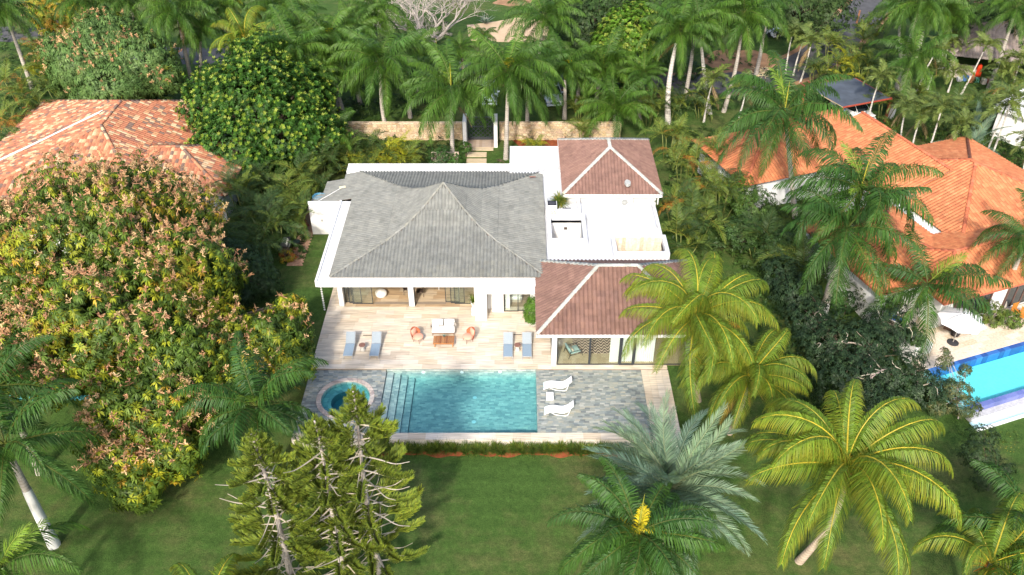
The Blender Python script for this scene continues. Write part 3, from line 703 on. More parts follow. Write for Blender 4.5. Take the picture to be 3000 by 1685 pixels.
# --- floors inside
fl = wchild('floor', MB((0.3, 0.22, 0.14)).box(-13.05, 2.4, 50.56, 58.0, -0.2, -0.03).box(2.55, 11.9, 44.2, 51.9, -.2, -.03).mesh('floor', M['tone']), V)
def subpieces(parent, name, cells, palette, mat, seed=1):
    r = random.Random(seed)
    for c in cells:
        o = link(name, cube_mesh(r.choice(palette), mat, name), parent)
        o.matrix_basis = Matrix.Translation(((c[0] + c[1]) / 2, (c[2] + c[3]) / 2, (c[4] + c[5]) / 2)) @ Matrix.Diagonal((c[1] - c[0], c[3] - c[2], c[5] - c[4], 1))
subpieces(fl, 'plank', brickwork(-13.05, -3.1, 50.56, 55.6, 1.3, 0.45, -0.002, 0.026, 0.008, 51), PLK, M['travertine'], 9)
subpieces(fl, 'plank', brickwork(-2.95, 2.4, 50.12, 52.6, 1.3, 0.3, -0.002, 0.026, 0.008, 52), [(0.30, 0.22, 0.14), (0.26, 0.19, 0.12)], M['wood'], 10)
subpieces(fl, 'plank', brickwork(2.6, 11.8, 44.2, 50.0, 1.5, 0.30, -0.002, 0.026, 0.006, 53, alongy=True), [(0.44, 0.35, 0.22), (0.40, 0.31, 0.19), (0.47, 0.38, 0.25)], M['wood'], 11)
# --- sliding doors
def glazed(x0, x1, y, z1, name='sliding_door', fw=0.05, z0=0.0):
    d = wchild(name, MB((0.03, 0.035, 0.04)).box(x0, x0 + fw, y, y + .05, z0, z1).box(x1 - fw, x1, y, y + .05, z0, z1).box(x0 + fw, x1 - fw, y, y + .05, z0, z0 + fw).box(x0 + fw, x1 - fw, y, y + .05, z1 - fw, z1).mesh(name, M['metal']), V)
    link('pane', MB().box(x0 + fw, x1 - fw, y + .02, y + .03, z0 + fw, z1 - fw).mesh('pane', M['glass']), d); return d
glazed(-12.86, -12.2, 51.05, 2.68); glazed(-12.55, -11.6, 50.95, 2.68); glazed(-12.3, -10.75, 50.85, 2.68)
glazed(-5.35, -4.3, 51.05, 2.68); glazed(-4.95, -3.9, 50.95, 2.68); glazed(-4.65, -3.12, 50.85, 2.68)
glazed(-0.95, 0.12, 49.95, 2.44); glazed(0.06, 0.95, 50.02, 2.44)
glazed(2.72, 4.96, 44.08, 2.82, 'window', 0.07); glazed(4.96, 7.0, 44.081, 2.82, 'window', 0.07); glazed(7.0, 8.0, 44.05, 2.82, 'door', 0.14); glazed(8.0, 11.8, 44.08, 2.82, 'window', 0.07)
wchild('window_frame', MB().box(2.43, 2.5, 44.62, 47.5, 0, .07).box(2.43, 2.5, 44.62, 47.5, 2.8, 2.87).box(2.43, 2.5, 44.62, 44.7, .07, 2.8).box(2.43, 2.5, 47.42, 47.5, .07, 2.8).mesh('window_frame', M['metal']), V)
for x in (-7.6, -8.06): wchild('door_jamb', MB().box(x, x + .04, 50.6, 50.9, 0, 2.69).mesh('door_jamb', M['metal']), V)
wchild('door_track', MB((0.25, 0.2, 0.15)).box(-10.7, -8.05, 50.8, 51.1, 0.001, 0.012).box(-7.55, -5.3, 50.8, 51.1, 0.001, .012).mesh('door_track', M['tone']), V)
def curtain(x0, x1, y, z1, n, col, name='curtain', amp=0.05):
    b = MB(col); k = n * 4
    b.grid([[(x0 + (x1 - x0) * i / k, y + amp * math.sin(i * math.pi / 2), z) for i in range(k + 1)] for z in (0.02, z1)])
    return wchild(name, b.mesh(name, M['fabric'], True), V)
curtain(6.35, 7.0, 44.35, 2.8, 9, (0.72, 0.72, 0.70)); curtain(7.1, 9.4, 44.4, 2.8, 16, (0.72, 0.72, 0.70)); curtain(-0.85, -0.5, 50.25, 2.4, 5, (0.7, 0.72, 0.70))

# ------------------------------------------------------------------ things on the roof
def ac_unit(loc, rz, label, w_=0.85, h_=0.62, d_=0.34, fan='front'):
    t = thing('ac_unit', loc, label, 'air conditioner', 'air conditioner units on the villa roof', rz)
    link('casing', MB((.78, .78, .76)).bbox(-w_ / 2, w_ / 2, -d_ / 2, d_ / 2, 0.06, h_, 0.03).mesh('casing', M['tone']), t)
    if fan == 'front':
        Q = Matrix.Translation((-w_ * .14, -d_ / 2 - .001, h_ * .53)) @ Matrix.Rotation(math.radians(90), 4, 'X'); R_ = h_ * .36
        f = link('fan_grille', MB((.33, .34, .33)).lathe([(0, .012), (R_ * .3, .012), (R_, .004), (R_, 0)], n=18, M4=Q).mesh('fan_grille', M['tone']), t)
        ring = MB((.10, .10, .10))
        for q in (.45, .7, .95): ring.tube([tuple(Q @ Vector((R_ * q * math.cos(a), R_ * q * math.sin(a), .018))) for a in np.linspace(0, 2 * math.pi, 17)], .008, 4)
        link('guard', ring.mesh('guard', M['tone']), f)
    else:
        link('fan', MB((.02, .02, .025)).box(-w_ / 2 + .05, w_ / 2 - .05, -d_ / 2 + .05, d_ / 2 - .05, h_ + .001, h_ + .012).lathe([(0, h_ + .05), (.05, h_ + .05), (d_ * .36, h_ + .013)], n=12, tone=(.05, .05, .06)).mesh('fan', M['tone']), t)
    for i in range(4):
        for j in range(5):
            x = -w_ * .1 + w_ * .55 * i / 4; z = .12 + (h_ - .2) * j / 5
            link('coil_panel', MB((.36, .38, .40) if (i + j) % 2 else (.50, .38, .24)).box(x + .01, x + w_ * .55 / 4 - .01, -d_ / 2 - .012, -d_ / 2 - .002, z, z + (h_ - .2) / 5 - .02).mesh('coil_panel', M['tone']), t) if fan == 'top' else None
    link('foot', MB((.2, .2, .2)).box(-w_ * .35, -w_ * .25, -d_ / 2, d_ / 2, 0, .058).box(w_ * .25, w_ * .35, -d_ / 2, d_ / 2, 0, .058).mesh('foot', M['tone']), t)
    return t
p = G(1833, 603, 3.12); ac_unit((p.x, p.y, 3.135), 0, 'white air conditioner with round fan grille below the rear brown roof', 1.0, .80, .4)
p = G(1616, 627, 3.12); ac_unit((p.x, p.y, 3.12), 0, 'tall air conditioner with open top fan beside the spiky roof plant', .80, 1.0, .8, 'top')
p = G(1660, 627, 3.12); ac_unit((p.x, p.y, 3.12), 0, 'low small air conditioner box right of the tall unit', .8, .45, .5, 'top')
def rain_chain(top, n, step, label):
    t = thing('rain_chain', (top.x, top.y, top.z - n * step), label, 'rain chain', 'rain chains hanging from the villa roof')
    m_ = MB((.72, .72, .68)).lathe([(0.012, -.055), (.03, -.05), (.075, .05), (.06, .05), (.02, -.03)], n=9).mesh('cup', M['tone'])
    link('chain', MB((.3, .3, .3)).tube([(0, 0, 0), (0, 0, n * step)], .006, 4).mesh('chain', M['tone']), t)
    for i in range(n): link('cup', m_, t, (0, 0, step * (i + .4)))
c = G(951.8, 911, 0); rain_chain(Vector((c.x, c.y, 2.72)), 13, .208, 'white cup rain chain at the left front corner of the eaves')
c = atY(1929, 575, 60.2); rain_chain(Vector((c.x, c.y, 3.62)), 6, .11, 'short white rain chain at the right corner of the rear roof')
# hose coil and pole on the roof
p = G(935, 580, 2.62); t = thing('hose_coil', p, 'coiled blue hose lying on the grey roof edge', 'hose')
hb = MB((.09, .32, .46))
for k in range(7):
    rr = .30 + .06 * (k % 3); hb.tube([(rr * 1.25 * math.cos(a) + .03 * k - .1, rr * math.sin(a) + .02 * k, .06 + .025 * k + .02 * math.sin(3 * a)) for a in np.linspace(0, 2 * math.pi, 19)], .017, 5, tone=jit((.09, .32, .46), .25))
link('coil', hb.mesh('coil', M['tone_gloss'], True), t)
a1, a2 = Vector((-16.55, 60.75, 2.78)), Vector((-14.7, 62.55, 3.12)); t = thing('skimmer_pole', a1, 'long white pole with pale net head lying on the grey roof', 'pole')
wchild('pole', MB((.75, .75, .75)).tube([a1, a2], .022, 6).mesh('pole', M['tone']), t)
wchild('net_head', MB((.68, .62, .42)).bbox(-.26, .26, -.14, .14, 0, .07, .02, M4=T(a2.x + .12, a2.y + .1, a2.z + .0, .3)).mesh('net_head', M['fabric']), t)
tag(link('broken_tile', MB((.25, .12, .09)).bbox(0, .55, 0, .14, 0, .06, .03).mesh('broken_tile', M['tile']), None, (1.05, 63.2, 3.75)), 'loose brown tile lying on the grey roof near its rear right corner', 'tile')
c = G(1839, 540, 4.55)
tag(link('mortar_patch', MB(MORTAR[3]).prism(blob(0, 0, .26, .36, 11, 4, .25), -.1, .14).mesh('mortar_patch', M['tile']), None, (c.x, c.y, c.z + .08)), 'pale mortar patch on the front of the rear brown roof', 'patch')

# ------------------------------------------------------------------ terrace furniture
LG, LB = (.27, .31, .34), (.22, .29, .36)
def lounger():
    t = thing('sun_lounger', (0, 0, 0), '-', 'sun lounger', 'grey sun loungers on the terrace')
    seat = MB(LB); seat.grid([[(-.30, y, z) for y, z in ((-1.0, .30), (-.4, .31), (.25, .32))], [(.30, y, z) for y, z in ((-1.0, .30), (-.4, .31), (.25, .32))]])
    seat.box(-.30, .30, -1.0, .25, .285, .30); link('seat', seat.mesh('seat', M['fabric']), t)
    bk = MB(LG).bbox(-.30, .30, 0, .82, -.015, .015, .01, M4=T(0, .27, .32, 0, math.radians(38))); link('backrest', bk.mesh('backrest', M['fabric']), t)
    fr_ = MB((.33, .35, .37))
    for x in (-.32, .32): fr_.tube([(x, -1.03, .29), (x, .28, .30)], .02, 6); fr_.tube([(x, .28, .31), (x, .92, .83)], .018, 6)
    fr_.tube([(-.32, -1.03, .29), (.32, -1.03, .29)], .02, 6); fr_.tube([(-.32, .92, .83), (.32, .92, .83)], .018, 6); link('frame', fr_.mesh('frame', M['tone']), t)
    for x in (-.32, .32):
        link('leg', MB((.33, .35, .37)).tube([(x, -.98, .28), (x, -1.06, 0)], .018, 6).mesh('leg', M['tone']), t)
        link('leg', MB((.33, .35, .37)).tube([(x, .35, .30), (x, .42, 0)], .018, 6).mesh('leg', M['tone']), t)
    link('strut', MB((.1, .1, .1)).tube([(.34, .62, .58), (.36, .40, .30), (.34, .2, .30)], .015, 5).mesh('strut', M['tone']), t)
    return t
L0 = lounger(); p = [G((1006 + 1033) / 2, 1052), G((1084 + 1109) / 2, 1052), G(1488, 1054), G(1544, 1054)]
labs = ['leftmost grey sun lounger at the left end of the terrace', 'grey sun lounger with sunlit pale backrest left of the coral chairs', 'grey sun lounger left of the pair beside the white corner column', 'grey sun lounger nearest the glass room on the terrace']
L0.location = (p[0].x, p[0].y + 1.03, 0); L0['label'] = labs[0]
for i in (1, 2, 3): dup(L0, (p[i].x, p[i].y + 1.03, 0), label=labs[i])
def stool(x, y, label):
    t = thing('side_table', (x, y, 0), label, 'side table', 'round side tables between loungers')
    link('base', MB((.52, .50, .46)).lathe([(.19, 0), (.20, .05), (.12, .24), (.19, .43), (.2, .47), (0, .47)], n=16).mesh('base', M['tone'], True), t)
    link('table_top', MB((.20, .10, .075)).lathe([(0, .471), (.225, .471), (.225, .51), (0, .512)], n=18).mesh('table_top', M['wood']), t)
c = G(1063, 1026); stool(c.x, c.y, 'round side table with brown top between the two left loungers')
c = G(1516, 1026); stool(c.x, c.y, 'round side table with brown top between the two right loungers')
for (px, py), lab in (((1077, 983), 'thin dark bar lying on the terrace behind the left loungers'), ((1515, 981), 'thin dark bar lying between the right pair of loungers')):
    c = G(px, py); tag(link('drain_slot', MB((.05, .035, .03)).box(-.32, .32, -.02, .02, 0.001, .03).mesh('drain_slot', M['tone']), None, c), lab, 'drain')
def coral_chair(loc, rz, label):
    t = thing('armchair', loc, label, 'armchair', 'coral wicker armchairs on the terrace', rz)
    co, cu = (.50, .16, .075), (.66, .35, .25)
    link('seat_cushion', MB(cu).lathe([(0, .36), (.33, .36), (.38, .40), (.38, .46), (.33, .50), (0, .51)], n=18, sy=.95).mesh('seat_cushion', M['fabric'], True), t)
    sh = []
    for k in range(13):
        a = math.radians(20 + 140 * k / 12); h = .30 + .42 * math.sin(math.pi * k / 12) ** .8
        sh.append([(.43 * math.cos(a) * (1 + .15 * q), .42 * math.sin(a) * (1 + .2 * q), .30 + h * q) for q in (0, .35, .7, 1)])
    b = MB(co).grid(sh); link('shell', b.mesh('shell', M['fabric'], True), t)
    sl_ = MB((.36, .10, .05))
    for k in range(0, 13): sl_.tube([tuple(Vector(q)) for q in sh[k]], .014, 4)
    sl_.tube([sh[k][3] for k in range(13)], .022, 5); link('wicker', sl_.mesh('wicker', M['tone']), t)
    link('back_cushion', MB(cu).bbox(-.27, .27, -.07, .07, 0, .46, .05, M4=T(0, .33, .48, 0, math.radians(-14))).mesh('back_cushion', M['fabric'], True), t)
    for a in (45, 135, 225, 315):
        link('leg', MB((.12, .05, .03)).tube([(.27 * math.cos(math.radians(a)), .27 * math.sin(math.radians(a)), .36), (.37 * math.cos(math.radians(a)), .37 * math.sin(math.radians(a)), 0)], [.02, .012], 6).mesh('leg', M['tone']), t)
    return t
c = G(1226, 1002); coral_chair((c.x, c.y + .1, 0), math.radians(58), 'coral armchair left of the wooden table facing right')
c = G(1371, 1002); coral_chair((c.x, c.y + .1, 0), math.radians(-58), 'coral armchair right of the wooden table facing left')
c = G(1299, 985); t = thing('sofa', (c.x, c.y + .42, 0), 'two seat light grey outdoor sofa with white pillows behind the wooden table', 'sofa')
g1, g2 = (.56, .54, .50), (.60, .58, .54)
link('seat', MB(g2).bbox(-.82, .82, -.44, .30, .26, .46, .06).mesh('seat', M['fabric'], True), t)
for x in (-.41, .41): link('back_cushion', MB(g2).bbox(-.38, .38, -.09, .09, 0, .50, .06, M4=T(x, .30, .42, 0, math.radians(-16))).mesh('back_cushion', M['fabric'], True), t)
rows = []
for k in range(17):
    a = math.radians(-8 + 196 * k / 16); rows.append([(.93 * math.cos(a) * (1 if abs(math.cos(a)) > .3 else 1), .16 + .36 * max(-.3, math.sin(a)) ** 1 if math.sin(a) > 0 else .16 + .8 * math.sin(a), z) for z in (.24, .5 + .30 * max(0, math.sin(a)))])
link('shell', MB((.40, .37, .33)).grid(rows).mesh('shell', M['fabric'], True), t)
for x, rz_ in ((-.56, .2), (.40, -.1)): link('pillow', MB((.78, .77, .74)).bbox(-.24 if x < 0 else -.31, .24 if x < 0 else .31, -.06, .06, 0, .38, .055, M4=T(x, .05, .44, rz_, math.radians(-24))).mesh('pillow', M['fabric'], True), t)
for x in (-.74, .74):
    for y in (-.36, .30): link('leg', MB((.14, .07, .04)).tube([(x, y, .27), (x * 1.03, y * 1.05, 0)], [.022, .016], 6).mesh('leg', M['tone']), t)
link('base_frame', MB((.2, .09, .05)).box(-.80, .80, -.40, .28, .22, .255).mesh('base_frame', M['tone']), t)
c = G(1300, 1018); t = thing('coffee_table', (c.x, c.y + .38, 0), 'slatted wooden coffee table in front of the grey sofa', 'coffee table')
for k in range(10):
    x = -.74 + k * .148; link('slat', MB(RNG.choice([(.22, .085, .035), (.30, .13, .05), (.17, .06, .025), (.36, .17, .07)])).bbox(x + .004, x + .142, -.40, .40, .38, .405, .006).mesh('slat', M['wood']), t)
link('apron', MB((.36, .15, .045)).box(-.74, .74, -.41, -.385, .31, .38).box(-.74, .74, .385, .41, .31, .38).mesh('apron', M['wood']), t)
for x in (-.66, .6):
    for y in (-.36, .30): link('leg', MB((.42, .19, .06)).bbox(x, x + .07, y, y + .07, 0, .38, .008).mesh('leg', M['wood']), t)
t = thing('table_plant', (c.x + .0, c.y + .68, .406), 'small teal succulent on the wooden coffee table', 'plant')
sb = MB((.10, .22, .19))
for k in range(14):
    a = k * 2.4; e = .3 + .05 * k
    sb.add([(0, 0, .02), (.06 * math.cos(a - .3), .06 * math.sin(a - .3), .08), (.24 * math.cos(a) * math.cos(e), .24 * math.sin(a) * math.cos(e), .05 + .22 * math.sin(e)), (.06 * math.cos(a + .3), .06 * math.sin(a + .3), .08)], [(0, 1, 2, 3)], tone=jit((.10, .22, .19), .3))
link('leaves', sb.mesh('leaves', M['leaf']), t); link('pot', MB((.1, .09, .08)).lathe([(.05, 0), (.08, .07), (0, .07)], n=10).mesh('pot', M['tone']), t)
# white in-pool style loungers and cube table on the slate deck
def wave_lounger(loc, label):
    t = thing('white_lounger', loc, label, 'sun lounger', 'white wavy loungers on the slate deck')
    prof = [(-.95, .10), (-.80, .20), (-.55, .29), (-.25, .30), (.05, .24), (.32, .24), (.55, .36), (.75, .58), (.92, .80)]
    P = curve_pts([(x, 0, z) for x, z in prof], 26); b = MB((.80, .82, .82))
    rows = [[tuple(p_ + Vector((0, s_ * (.34 - (.05 if i > 20 else 0)), dz))) for s_, dz in ((-1, -.035), (-1, 0), (-.85, .02), (0, .0), (.85, .02), (1, 0), (1, -.035))] for i, p_ in enumerate(P)]
    b.grid(rows); b.f = [f[::-1] for f in b.f]; b.grid([[r_[0], r_[6]] for r_ in rows])
    link('seat', b.mesh('seat', M['tone_gloss'], True), t)
    fr_ = MB((.8, .81, .8)); fr_.tube([tuple(q) for q in curve_pts([(-.55, -.30, .26), (-.2, -.34, .08), (.25, -.36, .02), (.55, -.36, .06), (.70, -.33, .50)], 14)], .028, 6)
    fr_.tube([tuple(q) for q in curve_pts([(-.55, .30, .26), (-.2, .34, .08), (.25, .36, .02), (.55, .36, .06), (.70, .33, .50)], 14)], .028, 6)
    link('frame', fr_.mesh('frame', M['tone_gloss'], True), t)
    link('foot_mat', MB((.50, .62, .62)).grid([[tuple(Vector(r_[k]) + Vector((0, 0, .012))) for k in (2, 3, 4)] for r_ in rows[:5]]).mesh('foot_mat', M['fabric']), t)
    return t
c = G(1634, 1146, ZD); wave_lounger((c.x, c.y + .38, ZD), 'white wavy lounger on the slate deck nearer the house')
c = G(1638, 1219, ZD); wave_lounger((c.x, c.y + .38, ZD), 'white wavy lounger on the slate deck nearer the lawn')
c = G(1611, 1174, ZD); tag(link('cube_table', MB((.8, .81, .81)).bbox(-.24, .24, -.24, .24, 0, .34, .02).mesh('cube_table', M['tone_gloss']), None, (c.x, c.y + .24, ZD)), 'small white square table between the two wavy loungers', 'side table')

# ------------------------------------------------------------------ furniture indoors
t = thing('area_rug', (5.7, 46.9, 0), 'brown and beige wavy patterned rug on the glass room floor', 'rug')
link('rug', MB().box(-1.75, 2.4, -1.65, 2.4, .001, .012).mesh('rug', M['rug']), t)
c = G(1672, 1050); t = thing('armchair', (c.x + .25, c.y + .5, .013), 'black framed armchair with pale teal cushions on the rug', 'armchair', rz=math.radians(-68))
te = (.30, .42, .42)
link('seat_cushion', MB(te).bbox(-.36, .36, -.40, .34, .30, .46, .05).mesh('seat_cushion', M['fabric'], True), t); link('back_cushion', MB(te).bbox(-.36, .36, -.07, .07, 0, .52, .05, M4=T(0, -.40, .40, 0, math.radians(16))).mesh('back_cushion', M['fabric'], True), t)
link('pillow', MB((.66, .58, .48)).bbox(-.30, .30, -.06, .06, 0, .28, .05, M4=T(0, -.2, .46, .1, math.radians(24))).mesh('pillow', M['fabric'], True), t)
fb = MB((.02, .018, .016))
for x in (-.41, .41): fb.tube([(x, -.5, .56), (x, .42, .56)], .025, 6); fb.tube([(x, -.45, .28), (x, .4, .28)], .02, 6)
fb.tube([(-.41, .38, .28), (.41, .38, .28)], .02, 6); fb.tube([(-.41, -.46, .28), (.41, -.46, .28)], .02, 6); link('frame', fb.mesh('frame', M['tone']), t)
for x in (-.41, .41):
    for y0, y1 in ((.38, .46), (-.46, -.6)): link('leg', MB((.02, .018, .016)).tube([(x, y0, .56), (x, y1, 0)], [.022, .014], 6).mesh('leg', M['tone']), t)
t = thing('bed_bench', (5.6, 49.0, .0), 'cream upholstered sofa at the back of the patterned rug', 'sofa')
for x in (-.85, .85): link('seat', MB((.70, .65, .56)).bbox(x - .84, x + .84, -.5, .5, .12, .50, .06).mesh('seat', M['fabric'], True), t)
link('back', MB((.68, .63, .54)).bbox(-1.7, 1.7, .5, .72, .12, .85, .06).mesh('back', M['fabric'], True), t); link('foot', MB((.1, .08, .06)).box(-1.6, 1.6, -.4, .6, 0, .12).mesh('foot', M['tone']), t)
t = thing('bed', (-.15, 51.6, 0), 'bed with white sheet behind the bedroom sliding door', 'bed')
link('mattress', MB((.74, .76, .74)).bbox(-.6, .55, -.6, 1.4, .2, .55, .07).mesh('mattress', M['fabric'], True), t); link('base', MB((.4, .35, .28)).box(-.55, .5, -.55, 1.35, 0, .2).mesh('base', M['tone']), t)
c = G(1119, 848); t = thing('round_table', (c.x - .05, c.y + .9, 0), 'round wooden table with leafy plant inside the living room', 'table')
link('table_top', MB((.36, .14, .04)).lathe([(0, .70), (.55, .70), (.57, .72), (.55, .745), (0, .75)], n=22).mesh('table_top', M['wood']), t)
for a in (45, 135, 225, 315): link('leg', MB((.03, .025, .02)).tube([(.3 * math.cos(math.radians(a)), .3 * math.sin(math.radians(a)), .7), (.42 * math.cos(math.radians(a)), .42 * math.sin(math.radians(a)), 0)], .02, 6).mesh('leg', M['tone']), t)
c2 = G(1116, 872); t = thing('pouf', (c2.x, c2.y + .25, 0), 'round white pouf in front of the living room table', 'pouf')
link('cushion', MB((.72, .68, .62)).lathe([(0, 0), (.34, 0), (.44, .12), (.45, .3), (.34, .42), (0, .46)], n=20).mesh('cushion', M['fabric'], True), t)
def wicker_chair(x, y, rz, label):
    t = thing('dining_chair', (x, y, 0), label, 'chair', 'dark chairs in the living room', rz); d = (.045, .03, .022)
    link('seat', MB(d).bbox(-.24, .24, -.24, .24, .42, .47, .02).mesh('seat', M['tone']), t)
    b = MB(d)
    for k in range(7): b.tube([(-.24 + .08 * k, .24, .46), (-.26 + .087 * k, .32, .95)], .014, 5)
    b.tube([(-.26, .32, .95), (0, .35, .98), (.26, .32, .95)], .02, 5); link('backrest', b.mesh('backrest', M['tone']), t)
    for x_ in (-.2, .2):
        for y_ in (-.2, .22): link('leg', MB(d).tube([(x_, y_, .43), (x_ * 1.2, y_ * 1.2, 0)], .016, 5).mesh('leg', M['tone']), t)
wicker_chair(-8.35, 52.2, math.radians(100), 'dark spindle chair left of the living room column'); wicker_chair(-7.35, 51.9, math.radians(-80), 'dark spindle chair right of the living room column')
t = thing('console_table', (-5.55, 52.9, 0), 'white console table inside the right living room opening', 'table')
link('table_top', MB((.74, .74, .72)).box(-.5, 1.2, -.3, .3, .66, .72).mesh('table_top', M['tone']), t)
for x in (-.45, 1.1): link('leg', MB((.74, .74, .72)).box(x, x + .06, -.28, .28, 0, .659).mesh('leg', M['tone']), t)
tag(link('console_tray', MB((.03, .04, .05)).bbox(-.25, .35, -.12, .14, .721, .78, .02).mesh('console_tray', M['tone']), None, (-5.5, 52.9, 0)), 'dark tray on the white console table', 'tray')
t = thing('white_statue', (G(1388, 926).x, G(1388, 926).y + .1, 0), 'white sculpted figure pot standing against the big white pier', 'statue')
link('body', MB((.75, .74, .74)).lathe([(.0, 0), (.16, 0), (.2, .12), (.14, .3), (.19, .5), (.15, .68), (.08, .74), (.12, .84), (.08, .95), (0, .97)], n=12).mesh('body', M['tone'], True), t)

# ------------------------------------------------------------------ barbecue corner left of the house
def sit(o): return o
k_ = 180 / 1447
pv = struct('paved_strip', MB((.3, .18, .12)).prism([(-18.35, 55.85), (-17.15, 55.85), (-17.15, 60.2), (-17.1, 66), (-18.3, 66)], -.2, -.06).mesh('paved_strip', M['tone']))
r = random.Random(6)
for j in range(24):
    for i in range(6):
        x = -18.22 + i * .215 + (0.1 if j % 2 else 0); y = 55.95 + j * .205
        if x > -17.12: continue
        wchild('paver', MB(r.choice([(.40, .24, .16), (.46, .29, .20), (.36, .21, .14), (.43, .27, .18)])).prism([(x + .115 * math.cos(a), y + .108 * math.sin(a)) for a in [math.pi / 3 * q for q in range(6)]], -.07, -.045 + r.uniform(0, .006)).mesh('paver', M['stone']), pv)
t = thing('gas_grill', (-18.75, 57.7, -.05), 'stainless gas grill with rolled hood beside the brick pavers', 'grill', rz=math.radians(90))
link('cabinet', MB((.03, .03, .03)).bbox(-.75, .75, -.33, .33, .1, .85, .03).mesh('cabinet', M['tone']), t)
rows = [[(x, .30 * math.cos(a), .86 + .34 * math.sin(a)) for x in (-.42, .42)] for a in np.linspace(0, math.pi, 11)]
hd = MB((.62, .56, .42)).grid(rows); hd.add([r_[0] for r_ in rows], [tuple(range(11))]); hd.add([r_[1] for r_ in rows], [tuple(range(10, -1, -1))]); link('hood', hd.mesh('hood', M['steel'], True), t)
for s_ in (-1, 1): link('side_shelf', MB((.04, .04, .045)).bbox(s_ * .46 if s_ > 0 else -.95, .95 if s_ > 0 else -.46, -.3, .3, .86, .9, .015).mesh('side_shelf', M['tone']), t)
pn = link('control_panel', MB((.45, .43, .38)).box(-.44, .44, -.42, -.335, .72, .86).mesh('control_panel', M['steel']), t)
for x in (-.3, -.1, .1, .3): link('knob', MB((.7, .68, .62)).lathe([(0, .03), (.035, .03), (.035, 0)], n=10, M4=Matrix.Translation((x, -.425, .79)) @ Matrix.Rotation(math.radians(90), 4, 'X')).mesh('knob', M['tone']), pn)
link('towel_rail', MB((.6, .55, .48)).tube([(-.5, -.36, .2), (-.5, -.48, .3), (-.5, -.48, .6), (-.5, -.36, .66)], .015, 5).mesh('towel_rail', M['steel']), t)
for x in (-.7, .7): link('wheel', MB((.02, .02, .02)).lathe([(0, -.02), (.08, -.02), (.08, .02), (0, .02)], n=12, M4=Matrix.Translation((x, -.2, .08)) @ Matrix.Rotation(math.radians(90), 4, 'Y')).mesh('wheel', M['tone']), t)
t = thing('bar_stool', (-17.95, 58.35, -.045), 'round black slatted stool beside the gas grill', 'stool')
for k in range(7):
    x = -.25 + k * .083; hw = math.sqrt(max(.003, .29 ** 2 - x * x)); link('slat', MB((.012, .025, .022)).box(x - .036, x + .036, -hw, hw, .62, .65).mesh('slat', M['tone']), t)
link('ring', MB((.012, .02, .02)).tube([(.29 * math.cos(a), .29 * math.sin(a), .62) for a in np.linspace(0, 2 * math.pi, 17)], .02, 5).mesh('ring', M['tone']), t)
for a in (45, 135, 225, 315): link('leg', MB((.012, .018, .02)).tube([(.2 * math.cos(math.radians(a)), .2 * math.sin(math.radians(a)), .63), (.32 * math.cos(math.radians(a)), .32 * math.sin(math.radians(a)), 0)], .022, 5).mesh('leg', M['tone']), t)
link('foot_ring', MB((.03, .03, .03)).tube([(.27 * math.cos(a), .27 * math.sin(a), .26) for a in np.linspace(0, 2 * math.pi, 13)], .014, 4).mesh('foot_ring', M['tone']), t)

# ------------------------------------------------------------------ garden gate, stone wall, stepping slabs
GY = 76.6; gl, gr_ = G(1364, 416, 0).x, G(1453, 421, 0).x
def stone_wall(name, x0, x1, y, h, th, label, seed):
    t = thing(name, ((x0 + x1) / 2, y, 0), label, 'wall', 'coral stone garden wall')
    wchild('core', MB((.42, .33, .22)).box(x0, x1, y - th / 2 + .04, y + th / 2 - .04, -.2, h - .1).mesh('core', M['stone']), t)
    r = random.Random(seed); mb = MB(); big = []
    z = -.1
    while z < h - .12:
        hh = r.uniform(.2, .34); x = x0
        while x < x1 - .05:
            ww = r.uniform(.22, .55); xe = min(x1, x + ww); cx, cz = (x + xe) / 2, z + hh / 2
            pts = [(cx + (xe - x - .03) / 2 * math.cos(a) * (1 / max(abs(math.cos(a)), abs(math.sin(a)))) ** .75 + r.uniform(-.03, .03), cz + (hh - .025) / 2 * math.sin(a) * (1 / max(abs(math.cos(a)), abs(math.sin(a)))) ** .75 + r.uniform(-.025, .025)) for a in [2 * math.pi * k / 8 + .2 for k in range(8)]]
            d = y - th / 2 - r.uniform(0, .04); tone = jit(r.choice([(.50, .37, .22), (.55, .43, .28), (.43, .31, .18), (.52, .41, .28), (.45, .33, .23)]), .12, r)
            q = [(a, y - th / 2 + .06, b) for a, b in pts] + [(cx + (a - cx) * .86, d, cz + (b - cz) * .84) for a, b in pts]
            big.append((q, tone)); x = xe
        z += hh
    for q, tone in big[:300]:
        b = MB(tone); b.add(q, [tuple(range(15, 7, -1))[::-1]] + [(k, (k + 1) % 8, 8 + (k + 1) % 8, 8 + k) for k in range(8)]); wchild('stone', b.mesh('stone', M['stone']), t)
    if len(big) > 300:
        for q, tone in big[300:]: mb.add(q, [tuple(range(8, 16))] + [(k, (k + 1) % 8, 8 + (k + 1) % 8, 8 + k) for k in range(8)], tone)
        tag(wchild('stone_field', mb.mesh('stone_field', M['stone']), t), kind='stuff')
    wchild('coping', MB((.60, .47, .33)).bbox(x0, x1, y - th / 2 - .03, y + th / 2 + .03, h - .1, h, .03).mesh('coping', M['stone']), t)
stone_wall('stone_wall', -17.0, gl - .32, GY + .9, 1.75, .45, 'coral stone garden wall left of the iron gate', 3)
stone_wall('stone_wall', gr_ + .32, 10.3, GY + .9, 1.75, .45, 'coral stone garden wall right of the iron gate', 4)
t = thing('garden_gate', ((gl + gr_) / 2, GY, 0), 'black lattice iron gate between two white posts', 'gate')
for x in (gl, gr_): wchild('post', MB().box(x - .17, x + .17, GY - .9, GY + .9, -.1, 2.7).mesh('post', M['plaster']), t)
gx0, gx1 = gl + .25, gr_ - .25
